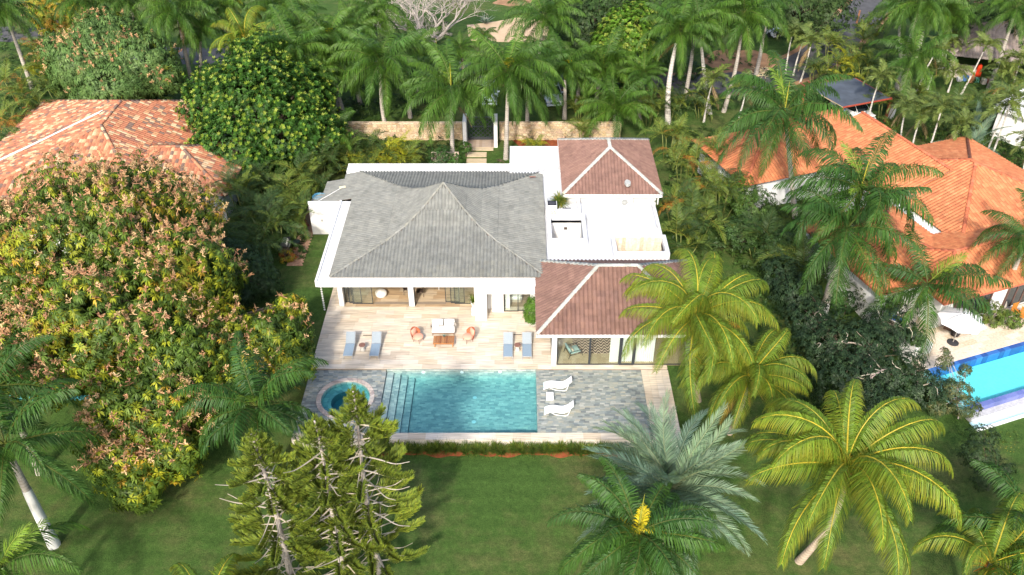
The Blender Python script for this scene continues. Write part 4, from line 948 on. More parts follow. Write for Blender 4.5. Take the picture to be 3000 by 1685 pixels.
wchild('frame', MB((.02, .022, .025)).box(gx0, gx0 + .1, GY + .55, GY + .62, .05, 2.5).box(gx1 - .1, gx1, GY + .55, GY + .62, .05, 2.5).box(gx0 + .1, gx1 - .1, GY + .55, GY + .62, .05, .32).box(gx0 + .1, gx1 - .1, GY + .55, GY + .62, 1.42, 1.5).box(gx0 + .1, gx1 - .1, GY + .55, GY + .62, 2.42, 2.5).mesh('frame', M['metal']), t)
lat = []
W_, H_ = gx1 - gx0 - .2, 2.1; st_ = .46
for sgn in (1, -1):
    k = -8
    while k < 16:
        x0_ = k * st_
        pts = []
        for q in np.linspace(0, 1, 2): pts.append(None)
        # clip the diagonal x = x0 + sgn*z to the panel
        zs = sorted([max(0, min(H_, (0 - x0_) / sgn)), max(0, min(H_, (W_ - x0_) / sgn))])
        if zs[1] - zs[0] > .05: wchild('lattice_bar', MB((.02, .022, .025)).tube([(gx0 + .1 + x0_ + sgn * z, GY + .585, .32 + z) for z in zs], .036, 4).mesh('lattice_bar', M['metal']), t)
        k += 1
gp = struct('garden_path', MB((.3, .25, .18)).box(gl + .45, gr_ - .42, 66.3, 66.6, -.09, -.07).mesh('garden_path', M['tone']))
for (xa, ya, xb, yb) in ((1381, 440, 1446, 426), (1368, 459, 1426, 445), (1366, 478, 1426, 464), (1363, 492, 1427, 483)):
    A_, B_ = G(xa, ya, -.02), G(xb, yb, -.02)
    wchild('slab', MB().bbox(A_.x, B_.x, A_.y, B_.y, -.14, -.02, .02).mesh('slab', M['slab']), gp)
A_, B_ = G(1376, 423, 0), G(1446, 402, 0)
th_ = wchild('threshold', MB((.42, .33, .24)).box(gl + .18, gr_ - .18, GY - .95, GY + .95, -.1, .0).mesh('threshold', M['tone']), gp)
subpieces(th_, 'plank', [(gl + .18 + i * (gr_ - gl - .36) / 9 + .004, gl + .18 + (i + 1) * (gr_ - gl - .36) / 9 - .004, GY - .95, GY + .95, .002, .02) for i in range(9)], [(.38, .28, .20), (.44, .34, .26), (.33, .25, .19)], M['travertine'])
c = G(1303, 486, 0)
t = thing('planter_wall', (c.x, c.y, 0), 'low pale stone trough behind the white rear parapet', 'trough')
wchild('basin', MB((.52, .42, .34)).box(c.x - 1.3, c.x + 1.3, c.y - .1, c.y + .1, -.1, .7).box(c.x - 1.3, c.x + 1.3, c.y + .9, c.y + 1.1, -.1, .9).box(c.x - 1.3, c.x - 1.1, c.y + .1, c.y + .9, -.1, .8).box(c.x + 1.1, c.x + 1.3, c.y + .1, c.y + .9, -.1, .8).mesh('basin', M['stone']), t)

# ------------------------------------------------------------------ cars
def car(loc, rz, label, col, L=4.5, W=1.75, H=1.5, van=False, group=None):
    t = thing('parked_car', loc, label, 'car', group, rz)         # nose points to local -Y
    wn = .33
    st_ = [(-L / 2, .42, .62, .70), (-L / 2 + .12, .34, .74, .86), (-L / 2 + .55, .30, .84, .96), (-L * .22 if not van else -L * .30, .28, .98, 1.0), (0, .27, .98, 1.0), (L * .35, .28, 1.0, 1.0), (L / 2 - .12, .34, .98, .94), (L / 2, .46, .86, .82)]
    rows = []
    for y, zb, zt, k in st_:
        hw = W / 2 * k; rows.append([(-hw * .9, y, zb), (-hw, y, zb + .15), (-hw, y, zt - .16), (-hw * .93, y, zt), (0, y, zt + .035), (hw * .93, y, zt), (hw, y, zt - .16), (hw, y, zb + .15), (hw * .9, y, zb)])
    b = MB(col).grid(rows); b.f = [f[::-1] for f in b.f]
    b.add(rows[0], [tuple(range(9))]); b.add(rows[-1], [tuple(range(8, -1, -1))]); b.add([q for r_ in rows for q in (r_[0], r_[8])], [(2 * i, 2 * i + 1, 2 * i + 3, 2 * i + 2) for i in range(len(rows) - 1)])
    link('body', b.mesh('body', M['tone_gloss'], True), t)
    y0, y1, y2, y3 = (-L * .30, -L * .12, L * .38, L * .46) if van else (-L * .20, -L * .04, L * .28, L * .42)
    zb, zt = .98, H; hw, ht = W / 2 * .95, W / 2 * .76
    cab = [(-hw, y0, zb), (hw, y0, zb), (-ht, y1, zt), (ht, y1, zt), (-ht, y2, zt), (ht, y2, zt), (-hw, y3, zb), (hw, y3, zb)]
    link('roof', MB(col).add([(-ht, y1, zt), (ht, y1, zt), (ht, y2, zt), (-ht, y2, zt), (0, (y1 + y2) / 2, zt + .05)], [(0, 1, 4), (1, 2, 4), (2, 3, 4), (3, 0, 4)]).mesh('roof', M['tone_gloss'], True), t)
    link('windscreen', MB().add([cab[0], cab[1], cab[3], cab[2]], [(0, 1, 2, 3)]).mesh('windscreen', M['darkglass']), t)
    link('rear_window', MB().add([cab[6], cab[7], cab[5], cab[4]], [(3, 2, 1, 0)]).mesh('rear_window', M['darkglass']), t)
    for s_ in (0, 1):
        q = [cab[0 + s_], cab[2 + s_], cab[4 + s_], cab[6 + s_]]; link('side_window', MB().add(q, [(0, 1, 2, 3)] if s_ == 0 else [(3, 2, 1, 0)]).mesh('side_window', M['darkglass']), t)
        pl_ = MB(col); sx = -1 if s_ == 0 else 1
        for a, b2 in ((cab[0 + s_], cab[2 + s_]), (cab[4 + s_], cab[6 + s_]), (cab[2 + s_], cab[4 + s_]), ((sx * hw, 0.05 * L, zb), (sx * ht, .06 * L, zt))): pl_.tube([Vector(a) + Vector((sx * .005, 0, 0)), Vector(b2) + Vector((sx * .005, 0, 0))], .035, 5)
        link('pillar', pl_.mesh('pillar', M['tone_gloss']), t)
        link('mirror', MB(col).bbox(sx * (hw + .12) - .1, sx * (hw + .12) + .1, y0 + .18, y0 + .3, zb, zb + .16, .03).mesh('mirror', M['tone_gloss']), t)
        link('headlight', MB((.72, .72, .66)).bbox(sx * W * .36 - .2, sx * W * .36 + .2, -L / 2 + .04, -L / 2 + .26, .60, .76, .05).mesh('headlight', M['tone_gloss']), t)
        link('rear_light', MB((.35, .02, .02)).bbox(sx * W * .42 - .08, sx * W * .42 + .08, L / 2 - .12, L / 2 + .01, .7, .95, .03).mesh('rear_light', M['tone_gloss']), t)
        for y in (-L * .31, L * .30):
            Q = Matrix.Translation((sx * (W / 2 - .09), y, wn)) @ Matrix.Rotation(math.radians(90), 4, 'Y')
            wh = link('wheel', MB((.012, .012, .012)).lathe([(.2, -.11), (wn - .03, -.11), (wn, -.07), (wn, .07), (wn - .03, .11), (.2, .11)], n=18, M4=Q).mesh('wheel', M['tone']), t)
            link('rim', MB((.45, .46, .46)).lathe([(0, -.085), (.08, -.09), (.215, -.1), (.215, .1), (.08, .09), (0, .085)], n=10, M4=Q).mesh('rim', M['steel']), wh)
    link('grille', MB((.02, .02, .022)).bbox(-W * .26, W * .26, -L / 2 - .015, -L / 2 + .08, .52, .68, .02).mesh('grille', M['tone']), t)
    link('bumper', MB(col).bbox(-W * .46, W * .46, -L / 2 - .08, -L / 2 + .2, .26, .5, .06).mesh('bumper', M['tone_gloss'], True), t)
    link('number_plate', MB((.6, .6, .6)).box(-.16, .16, -L / 2 - .1, -L / 2 - .085, .34, .45).mesh('number_plate', M['tone']), t)
    return t
c = G(1622, 316, 0); car((c.x - .1, c.y + 2.3, -.07), math.radians(6), 'silver blue car facing the garden behind the stone wall', (.50, .56, .64), 4.6, 1.9, 1.55)
c = G(1442, 300, 0); car((c.x - .3, c.y + 1.2, -.07), math.radians(2), 'pale blue car glimpsed through the palms right behind the iron gate', (.50, .58, .66), 4.6, 1.85, 1.5)
c = G(2540, 358, 0); car((c.x - 1.1, c.y + 1.75, -.07), math.radians(32), 'white minivan parked under the flat dark carport roof', (.80, .80, .78), 4.7, 1.85, 1.75, True)
c = G(2266, 112, 0); car((c.x - .3, c.y + 2.0, -.07), math.radians(24), 'white car in the shade beside the bare earth patch', (.75, .76, .78), 4.4, 1.75, 1.6)

# ------------------------------------------------------------------ neighbouring houses
ORG = [(.49, .175, .078), (.52, .195, .085), (.46, .155, .07), (.54, .22, .10), (.50, .185, .082), (.475, .17, .075)]
TCT = [(.36, .14, .08), (.42, .18, .10), (.48, .31, .18), (.25, .12, .085), (.38, .15, .085), (.18, .12, .095), (.43, .22, .12), (.52, .38, .24), (.40, .165, .095), (.37, .14, .08)]
PAV = [(.25, .20, .18), (.28, .23, .205), (.22, .18, .165), (.30, .25, .22)]
TH = math.radians(20); O2 = Vector((30.1, 48.07, 0))
def L2(a, b, z=0.0): return (O2.x + a * math.cos(TH) - b * math.sin(TH), O2.y + a * math.sin(TH) + b * math.cos(TH), z)
H2 = thing('orange_house', L2(6, 8), 'neighbouring white house with bright orange tiled roofs right of the villa', 'house', rz=0)
def rot_faces(F): return [tuple(L2(*p) for p in f) for f in F]
roofs2 = []
roofs2.append(hip_faces(-.7, 17, -.8, 6.4, 3.0, .34)); roofs2.append(hip_faces(5.6, 19, 4.6, 18.6, 3.0, .34))
roofs2.append(hip_faces(-4.2, 4.5, 1.6, 11.5, 3.0, .34)); roofs2.append(hip_faces(-5.2, 4.2, 17.8, 26.6, 3.0, .34))
mono = ([((4.0, 23.0, 3.0), (4.0, 11.5, 3.0), (10.2, 11.5, 4.9), (10.2, 23.0, 4.9))], [((10.2, 11.5, 4.9), (10.2, 23.0, 4.9))]); roofs2.append(mono)
roofs2.append(hip_faces(2.8, 11.4, 23.2, 27.6, 3.0, .34))
n_ob = [170, 40, 60, 10, 20, 0]
for i, (F, hp) in enumerate(roofs2):
    FF = rot_faces(F); rr = wchild('orange_roof', deck_faces(FF, .04).mesh('orange_roof', M['tone']), H2)
    tiles_on(H2, rr, FF[:1] if len(FF) > 1 else FF, .30, .42, .065, ORG, n_ob[i], seed=20 + i)
    if len(FF) > 1: tiles_on(H2, rr, FF[1:], .30, .42, .065, ORG, 0, seed=40 + i)
    for a, b in hp: ridge_line(rr, (L2(*a), L2(*b)), .15, [(.40, .12, .06), (.46, .15, .08), (.36, .11, .06)], .42)
hw_ = MB()
def rb(mb, a0, a1, b0, b1, z0, z1, tone=None):
    P = [L2(a0, b0), L2(a1, b0), L2(a1, b1), L2(a0, b1)]; return mb.prism([(p[0], p[1]) for p in P], z0, z1, tone)
rb(hw_, 0, .9, -.02, 5.8, -1.0, 2.95); rb(hw_, .9, 16.5, .15, 5.8, -1.0, 2.95); rb(hw_, 6.3, 18.3, 5.8, 18, -1.0, 2.95); rb(hw_, -3.6, 4, 2.2, 11, -1.0, 2.95); rb(hw_, 4, 6.3, 5.8, 23, -1.0, 2.8)
rb(hw_, -4.6, 3.6, 18.4, 26, -1.0, 2.95); rb(hw_, 3.6, 10.4, 11, 27.2, -1.0, 2.95); rb(hw_, 10.2, 10.6, 18.6, 23.4, -1.0, 4.7)
wchild('wall', hw_.mesh('wall', M['plaster']), H2)
for a0, a1 in ((1.5, 4.8), (6.4, 9.6)):
    fr_ = MB((.10, .055, .045)); n = 4
    for k in range(n + 1): x = a0 + (a1 - a0) * k / n; rb(fr_, x - .06, x + .06, .02, .12, 0, 2.6)
    rb(fr_, a0 + .06, a1 - .06, .02, .12, 2.45, 2.6)
    w_ = wchild('window', fr_.mesh('window', M['tone']), H2)
    for k in range(n):
        x = a0 + (a1 - a0) * k / n; q = MB(); rb(q, x + .07, x + (a1 - a0) / n - .07, .06, .1, .05, 2.44); link('pane', q.mesh('pane', M['darkglass']), w_)
ed = MB((.40, .11, .06)); rb(ed, -.72, 17, -.86, -.78, 2.86, 3.0); rb(ed, -.80, -.72, -.86, 6.4, 2.86, 3.0); rb(ed, -4.28, -4.2, 1.6, 11.5, 2.86, 3.0); rb(ed, -4.2, -.8, 1.54, 1.6, 2.86, 3.0)
wchild('eaves_board', ed.mesh('eaves_board', M['tone']), H2)
# terrace and pool of the right neighbour
tb = MB((.4, .33, .26)); rb(tb, -3.6, 18, -3.42, -.05, -1.3, -.04); rb(tb, -3.2, -.05, -.049, 6, -1.3, -.04)
t2 = struct('neighbour_terrace', tb.mesh('neighbour_terrace', M['tone']))
r = random.Random(17)
for bb in np.arange(-3.42, -.1, .48):
    a = -3.6 - r.uniform(0, .9)
    while a < 11:
        a0, a1 = max(a, -3.6), a + 1.1; a += 1.1
        if a1 - a0 > .1: q = MB(r.choice([(.58, .48, .37), (.61, .52, .42), (.64, .55, .45), (.55, .45, .33)])); rb(q, a0 + .004, a1 - .004, bb + .004, min(bb + .476, -.06), -.039, 0); wchild('paver', q.mesh('paver', M['stone']), t2)
sw = MB((.34, .74, .76)); rb(sw, -3.4, 16, -7.15, -3.75, -1.6, -.74); rb(sw, -3.6, -3.4, -7.5, -3.42, -1.6, -.10)
np_ = struct('neighbour_pool', sw.mesh('neighbour_pool', M['tone']))
BLU = [(.03, .10, .34), (.04, .14, .42), (.025, .08, .28), (.05, .17, .48)]
for i in range(38):
    a = -3.4 + i * .5; q = MB(r.choice(BLU)); rb(q, a, a + .496, -3.75, -3.43, -.8, -.03); wchild('tile', q.mesh('tile', M['tone_gloss']), np_)
    q = MB(r.choice([(.12, .15, .38), (.10, .13, .33), (.15, .18, .42)])); rb(q, a, a + .496, -7.5, -7.15, -1.7, -.09); wchild('tile', q.mesh('tile', M['tone_gloss']), np_)
q = MB((.42, .42, .43)); rb(q, -3.6, 16, -7.95, -7.501, -1.7, -.50); wchild('weir_wall', q.mesh('weir_wall', M['stone']), np_)
q = MB((.55, .75, .78)); rb(q, -3.7, 16, -8.6, -7.951, -1.7, -.76); wchild('overflow_channel', q.mesh('overflow_channel', M['tone']), np_)
q = MB((.70, .74, .76)); rb(q, -3.7, 16, -8.75, -8.601, -1.7, -.62); wchild('kerb', q.mesh('kerb', M['tone']), np_)
q = MB(); rb(q, -3.42, 16.05, -7.2, -3.7, -1.55, -.06); struct('neighbour_pool_water', q.mesh('neighbour_pool_water', M['bluewater']))
q = MB(); rb(q, -3.7, 16.05, -8.6, -7.951, -.9, -.70); struct('overflow_water', q.mesh('overflow_water', M['bluewater']))
# parasol, furniture there
c = G(2791, 1004, 0); t = thing('parasol', c, 'white octagonal parasol on the neighbouring pool terrace', 'parasol')
link('pole', MB((.3, .27, .24)).tube([(0, 0, .06), (0, 0, 2.6)], .028, 8).mesh('pole', M['tone']), t)
link('base_plate', MB((.04, .04, .045)).lathe([(0, 0), (.40, 0), (.40, .05), (.1, .08), (0, .09)], n=20).mesh('base_plate', M['tone']), t)
R8 = [(1.62 * math.cos(math.pi / 4 * k + .25), 1.62 * math.sin(math.pi / 4 * k + .25)) for k in range(8)]
for k in range(8):
    A_, B_ = R8[k], R8[(k + 1) % 8]; mid = ((A_[0] + B_[0]) * .46, (A_[1] + B_[1]) * .46, 2.02)
    link('canopy_panel', MB((.82, .83, .85)).add([(0, 0, 2.66), (A_[0], A_[1], 2.05), mid, (B_[0], B_[1], 2.05), (A_[0] * .5, A_[1] * .5, 2.40), (B_[0] * .5, B_[1] * .5, 2.40), (mid[0] * .5, mid[1] * .5, 2.34)], [(0, 4, 6), (0, 6, 5), (4, 1, 2, 6), (6, 2, 3, 5)]).mesh('canopy_panel', M['fabric']), t)
    link('rib', MB((.4, .38, .35)).tube([(0, 0, 2.6), (A_[0] * .98, A_[1] * .98, 2.02)], .012, 4).mesh('rib', M['tone']), t)
link('finial', MB((.05, .05, .06)).lathe([(.05, 2.64), (.06, 2.7), (0, 2.74)], n=10).mesh('finial', M['tone']), t)
def bucket_chair(px, py, rz, label, col=(.035, .03, .03)):
    c = G(px, py, 0); t = thing('tub_chair', c, label, 'chair', 'dark wicker chairs around the parasol table', rz)
    link('seat', MB(col).lathe([(0, .12), (.26, .12), (.33, .40), (0, .42)], n=16).mesh('seat', M['fabric'], True), t)
    rows = [[(.34 * math.cos(a) * q, .34 * math.sin(a) * q, z) for q, z in ((.95, .36), (1.05, .8), (.97, .8), (.88, .42))] for a in np.linspace(-.5, math.pi + .5, 15)]
    link('shell', MB(col).grid(rows).mesh('shell', M['fabric'], True), t)
    for a in (45, 135, 225, 315): link('leg', MB((.02, .02, .02)).tube([(.2 * math.cos(math.radians(a)), .2 * math.sin(math.radians(a)), .13), (.22 * math.cos(math.radians(a)), .22 * math.sin(math.radians(a)), 0)], .02, 5).mesh('leg', M['tone']), t)
bucket_chair(2796, 985, .3, 'dark wicker tub chair in front of the white parasol pole'); bucket_chair(2838, 975, -.8, 'dark wicker tub chair mostly hidden under the parasol right edge')
c = G(2812, 966, 0); t = thing('outdoor_table', c, 'dark round table under the white parasol', 'table'); link('table_top', MB((.06, .05, .045)).lathe([(0, .70), (.55, .70), (.55, .74), (0, .74)], n=18).mesh('table_top', M['tone']), t); link('stem', MB((.05, .05, .05)).tube([(0, 0, 0), (0, 0, .7)], .05, 8).mesh('stem', M['tone']), t)
c = G(2778, 962, 0); t = thing('blue_chair', c, 'blue cushioned chair under the left edge of the parasol', 'chair', rz=.9); link('seat', MB((.015, .10, .52)).bbox(-.3, .3, -.3, .3, .36, .48, .04).mesh('seat', M['fabric']), t); link('backrest', MB((.015, .10, .52)).bbox(-.3, .3, -.05, .05, 0, .5, .04, M4=T(0, .3, .46, 0, -.2)).mesh('backrest', M['fabric']), t); link('frame', MB((.12, .07, .05)).box(-.28, .28, -.28, .28, 0, .35).mesh('frame', M['tone']), t)
for (px, py), rz, lab in (((2625, 945), .75, 'blue cushioned lounger beside the leaning palm trunk'), ((2570, 905), .75, 'blue cushioned lounger half hidden by shrubs near the orange house')):
    c = G(px, py, 0); t = thing('blue_lounger', c, lab, 'sun lounger', 'blue loungers beside the orange house', rz)
    link('cushion', MB((.012, .11, .50)).bbox(-.32, .32, -.95, .95, .30, .40, .04).mesh('cushion', M['fabric']), t); link('frame', MB((.6, .58, .55)).box(-.34, .34, -1, 1, .22, .295).mesh('frame', M['tone']), t)
    for x in (-.28, .28):
        for y in (-.85, .85): link('leg', MB((.6, .58, .55)).box(x - .03, x + .03, y - .03, y + .03, 0, .22).mesh('leg', M['tone']), t)
for (px, py), rz, lab in (((2972, 926), .4, 'orange wicker chair with tall back at the right edge'), ((2992, 940), -.5, 'orange wicker chair beside the round cloth table at the right edge')):
    c = G(px, py, 0); t = thing('orange_chair', c, lab, 'chair', 'orange wicker chairs on the neighbouring terrace', rz); oc = (.42, .17, .03)
    link('seat', MB(oc).bbox(-.28, .28, -.28, .28, .42, .48, .02).mesh('seat', M['fabric']), t)
    b = MB(oc)
    for k in range(8): b.box(-.28 + k * .07, -.22 + k * .07, .24, .28, .48, 1.0)
    b.box(-.29, .29, .23, .29, 1.0, 1.05); link('backrest', b.mesh('backrest', M['fabric']), t)
    for x in (-.25, .25):
        for y in (-.25, .25): link('leg', MB((.04, .03, .03)).tube([(x, y, .42), (x * 1.15, y * 1.2, 0)], .014, 5).mesh('leg', M['tone']), t)
c = G(2690, 1038, -.05); t = thing('planter_box', (c.x, c.y + .2, -.4), 'large white square planter with a green bush beside the neighbouring pool', 'planter', rz=TH)
link('box', MB().box(-.75, .75, -.4, .9, -.4, 1.25).mesh('box', M['plaster']), t)
# --- left neighbour
H3 = thing('terracotta_house', (-36, 66, 0), 'neighbouring house with mottled terracotta tile roofs left of the villa', 'house')
def shift(F, hp): return F, hp
A3 = ((-36.2, 68.4, 6.0), (-36.2, 73.2, 6.0)); B3 = [(-48.0, 57.0, 2.4), (-28.4, 57.0, 2.4), (-28.4, 81.0, 2.4), (-48.0, 81.0, 2.4)]
F3 = [(B3[0], B3[1], A3[0], A3[0]), (B3[1], B3[2], A3[1], A3[0]), (B3[2], B3[3], A3[1], A3[1]), (B3[3], B3[0], A3[0], A3[1])]
rr = wchild('terracotta_roof', deck_faces(F3, .04).mesh('terracotta_roof', M['tone']), H3)
tiles_on(H3, rr, F3[:1] + F3[1:2], .30, .42, .06, TCT, 180, seed=61); tiles_on(H3, rr, F3[2:], .30, .42, .06, TCT, 0, seed=62)
for a, b in ((B3[0], A3[0]), (B3[1], A3[0]), (B3[2], A3[1]), (B3[3], A3[1]), A3): ridge_line(rr, (a, b), .15, TCT[4:9], .42)
F, hp = hip_faces(-35.5, -24.2, 62.0, 71.6, 2.7, .42); rr = wchild('terracotta_roof', deck_faces(F, .04).mesh('terracotta_roof', M['tone']), H3)
tiles_on(H3, rr, F[:1], .30, .42, .06, TCT, 60, seed=63); tiles_on(H3, rr, F[1:], .30, .42, .06, TCT, 60, seed=64)
for a, b in hp: ridge_line(rr, (a, b), .15, TCT[4:9], .42)
wchild('wall', MB().box(-47.4, -29.0, 57.6, 80.4, -.1, 2.4).box(-29.2, -24.8, 62.6, 71, -.1, 2.65).mesh('wall', M['plaster']), H3)
def roof_z(x, y): return 6.0 - (6.0 - 2.4) * max(0, (-36.2 - x)) / 11.8
for k, ((xa, ya), (xb, yb)) in enumerate((((-46.5, 66.3), (-37.4, 71.8)), ((-46.5, 65.9), (-37.5, 71.4)))):
    P = [(xa + (xb - xa) * q, ya + (yb - ya) * q + .06 * math.sin(9 * q + k), roof_z(xa + (xb - xa) * q, 0) + .13) for q in np.linspace(0, 1, 12)]
    tag(link('white_cable', MB((.7, .68, .66)).tube(P, .035, 5).mesh('white_cable', M['tone'])), ['white cable running up the terracotta roof, upper one of the pair', 'white cable running up the terracotta roof, lower one of the pair'][k], 'cable', 'white cables on the terracotta roof')
# pool glimpse at the left frame edge
b = MB((.15, .55, .58)).box(-38, -28.3, 41.2, 44.8, -.9, -.5); struct('left_pool', b.mesh('left_pool', M['tone'])); struct('left_pool_water', MB().box(-38, -28.3, 41.2, 44.8, -.6, -.2).mesh('left_pool_water', M['bluewater']))
# --- carport
cp = [G(2361, 252, 2.6), G(2505, 229, 2.6), G(2612, 287, 2.6), G(2470, 313, 2.6)]
t = thing('carport', ((cp[0] + cp[2]) / 2)[:2] + (0,), 'carport with flat dark felt roof and red timber edge', 'carport')
wchild('felt_roof', MB().prism([(p.x, p.y) for p in (cp[3], cp[2], cp[1], cp[0])], 2.56, 2.62).mesh('felt_roof', M['tar']), t)
e = MB((.32, .06, .035)); bp = MB((.45, .35, .22))
for i in range(4):
    a, b_2 = cp[i], cp[(i + 1) % 4]; (e if i in (1, 2) else bp).tube([(a.x, a.y, 2.55), (b_2.x, b_2.y, 2.55)], .10 if i in (1, 2) else .06, 4)
wchild('edge_beam', e.mesh('edge_beam', M['tone']), t); wchild('edge_trim', bp.mesh('edge_trim', M['tone']), t)
for p in (cp[1], cp[2], cp[3], cp[0]): wchild('post', MB((.26, .08, .04)).box(p.x - .12, p.x + .12, p.y - .12, p.y + .12, -.1, 2.5).mesh('post', M['wood']), t)
u_ = (cp[0] - cp[1]).normalized(); v_ = (cp[0] - cp[3]).normalized()
for i in range(7):
    a = cp[0].lerp(cp[1], i / 6.2); wchild('rafter', MB((.20, .06, .04)).tube([(a.x, a.y, 2.52), (a.x + v_.x * .9, a.y + v_.y * .9, 2.62)], .07, 4).mesh('rafter', M['wood']), t)
c = cp[3].lerp(cp[0], .12); tag(link('blue_tarpaulin', MB((.02, .20, .55)).add([(c.x, c.y, 2.4), (c.x + .9, c.y + .25, 2.4), (c.x + .9, c.y + .2, .8), (c.x + .1, c.y, .9), (c.x + .45, c.y - .05, 1.6), (c.x + .05, c.y + .06, 2.4), (c.x + .9, c.y + .31, 2.4), (c.x + .9, c.y + .26, .8), (c.x + .1, c.y + .06, .9)], [(0, 4, 1), (1, 4, 2), (2, 4, 3), (3, 4, 0), (5, 6, 7, 8), (0, 1, 6, 5)]).mesh('blue_tarpaulin', M['fabric'])), 'blue tarpaulin hanging at the carport left of the white minivan', 'tarpaulin')
# --- pavilion, far white house, people and clutter by it
t = thing('pavilion', (54, 96, 0), 'open pavilion with brown grey hip roof at the upper right', 'pavilion')
TP = math.radians(-18); OP = Vector((48.4, 92.4, 0))
def LP(a, b, z=0.0): return (OP.x + a * math.cos(TP) - b * math.sin(TP), OP.y + a * math.sin(TP) + b * math.cos(TP), z)
F, hp = hip_faces(0, 11.5, 0, 9.5, 2.6, .56); FF = [tuple(LP(*p) for p in f) for f in F]
rr = wchild('roof', deck_faces(FF, .04).mesh('roof', M['tone']), t); tiles_on(t, rr, FF[:1], .36, .46, .07, PAV, 120, seed=71); tiles_on(t, rr, FF[1:], .36, .46, .07, PAV, 0, seed=72)
for a, b in hp: ridge_line(rr, (LP(*a), LP(*b)), .14, PAV, .46)
for a, b in ((.5, .5), (11, .5), (11, 9), (.5, 9)): p = LP(a, b); wchild('post', MB((.5, .45, .4)).box(p[0] - .2, p[0] + .2, p[1] - .2, p[1] + .2, -.1, 2.58).mesh('post', M['stone']), t)
P = [LP(.6, 8.8), LP(10.9, 8.8), LP(10.9, 9.1), LP(.6, 9.1)]; wchild('wall', MB((.4, .35, .3)).prism([(p[0], p[1]) for p in P], -.1, 2.5).mesh('wall', M['stone']), t)
P = [LP(.0, .6), LP(3.2, .6), LP(3.2, 2.0), LP(.0, 2.0)]; wchild('counter', MB((.42, .36, .30)).prism([(p[0], p[1]) for p in P], -.1, 1.0).mesh('counter', M['stone']), t)
r = random.Random(9); cols = [(.6, .6, .6), (.08, .2, .45), (.45, .2, .1), (.1, .35, .25), (.55, .5, .42), (.3, .12, .08)]
for i, lab in enumerate(('white parcel', 'blue crate', 'brown box', 'green tub', 'pale sack', 'dark red box')):
    p = LP(1.6 + i * .62, -.35 + .3 * (i % 2)); tag(link('stored_box', MB(cols[i]).bbox(-.27, .27, -.22, .22, 0, .5 + .12 * (i % 3), .04, M4=T(0, 0, 0, .4 * i)).mesh('stored_box', M['tone']), None, (p[0], p[1], -.08)), lab + ' in the heap under the pavilion eaves', 'box', 'boxes heaped by the pavilion')
c = G(2860, 216, 0)
for (px, py), s_, lab in (((2862, 222), 1.0, 'tall red cloth draped over a stand beside the pavilion heap'), ((2845, 232), .6, 'low red cloth heap on the grass beside the pavilion')):
    c = G(px, py, -.06); tag(link('red_cloth', MB((.62, .05, .015)).lathe([(.42, 0), (.38, .4), (.28, .9), (.24, 1.25), (.1, 1.4), (0, 1.42)], n=11, sy=.8).mesh('red_cloth', M['fabric'], True), None, c), lab, 'cloth'); COL.objects[-1].scale = (s_, s_, s_)
t = thing('white_house', (49, 77, 0), 'white modern house with dark window at the right edge', 'house')
TW = math.radians(-50); OW = G(2900, 398, 0)
def LW(a, b): return (OW.x + a * math.cos(TW) - b * math.sin(TW), OW.y + a * math.sin(TW) + b * math.cos(TW))
wchild('wall', MB().prism([LW(0, 0), LW(12, 0), LW(12, 7), LW(0, 7)], -.1, 3.0).prism([LW(-.4, -.6), LW(12, -.6), LW(12, 7), LW(-.4, 7)], 3.0, 3.35).mesh('wall', M['plaster']), t)
for k in range(3): wchild('window', MB((.03, .03, .03)).prism([LW(3 + k * 1.3, -.06), LW(4.15 + k * 1.3, -.06), LW(4.15 + k * 1.3, .02), LW(3 + k * 1.3, .02)], .2, 2.4).mesh('window', M['darkglass']), t)
c = G(2510, 66, 0); tag(link('wooden_post', MB((.28, .13, .07)).tube([(0, 0, -.1), (.05, 0, 1.6)], [.14, .11], 7).mesh('wooden_post', M['wood']), None, c), 'short brown wooden post at the bend of the road', 'post')
c = G(2235, 216, -.05); t = thing('cuttings_heap', c, 'heap of dry palm cuttings with a black bag beside the road', 'cuttings')
cb = MB((.5, .42, .25)); r = random.Random(4)
for i in range(120):
    a, q = r.uniform(0, 6.28), r.uniform(0, 1.4); x, y, z = q * math.cos(a) * 1.3, q * math.sin(a), .5 * (1.4 - q) * r.random(); b2 = r.uniform(0, 6.28); cb.tube([(x, y, z + .05), (x + .5 * math.cos(b2), y + .5 * math.sin(b2), z + r.uniform(0, .2))], .03, 3, tone=jit((.55, .46, .28), .35, r))
link('dry_stalks', cb.mesh('dry_stalks', M['tone']), t); link('black_bag', MB((.01, .01, .012)).lathe([(.3, 0), (.42, .2), (.3, .45), (.08, .55), (0, .56)], .2, .3, 12).mesh('black_bag', M['tone_gloss'], True), t)
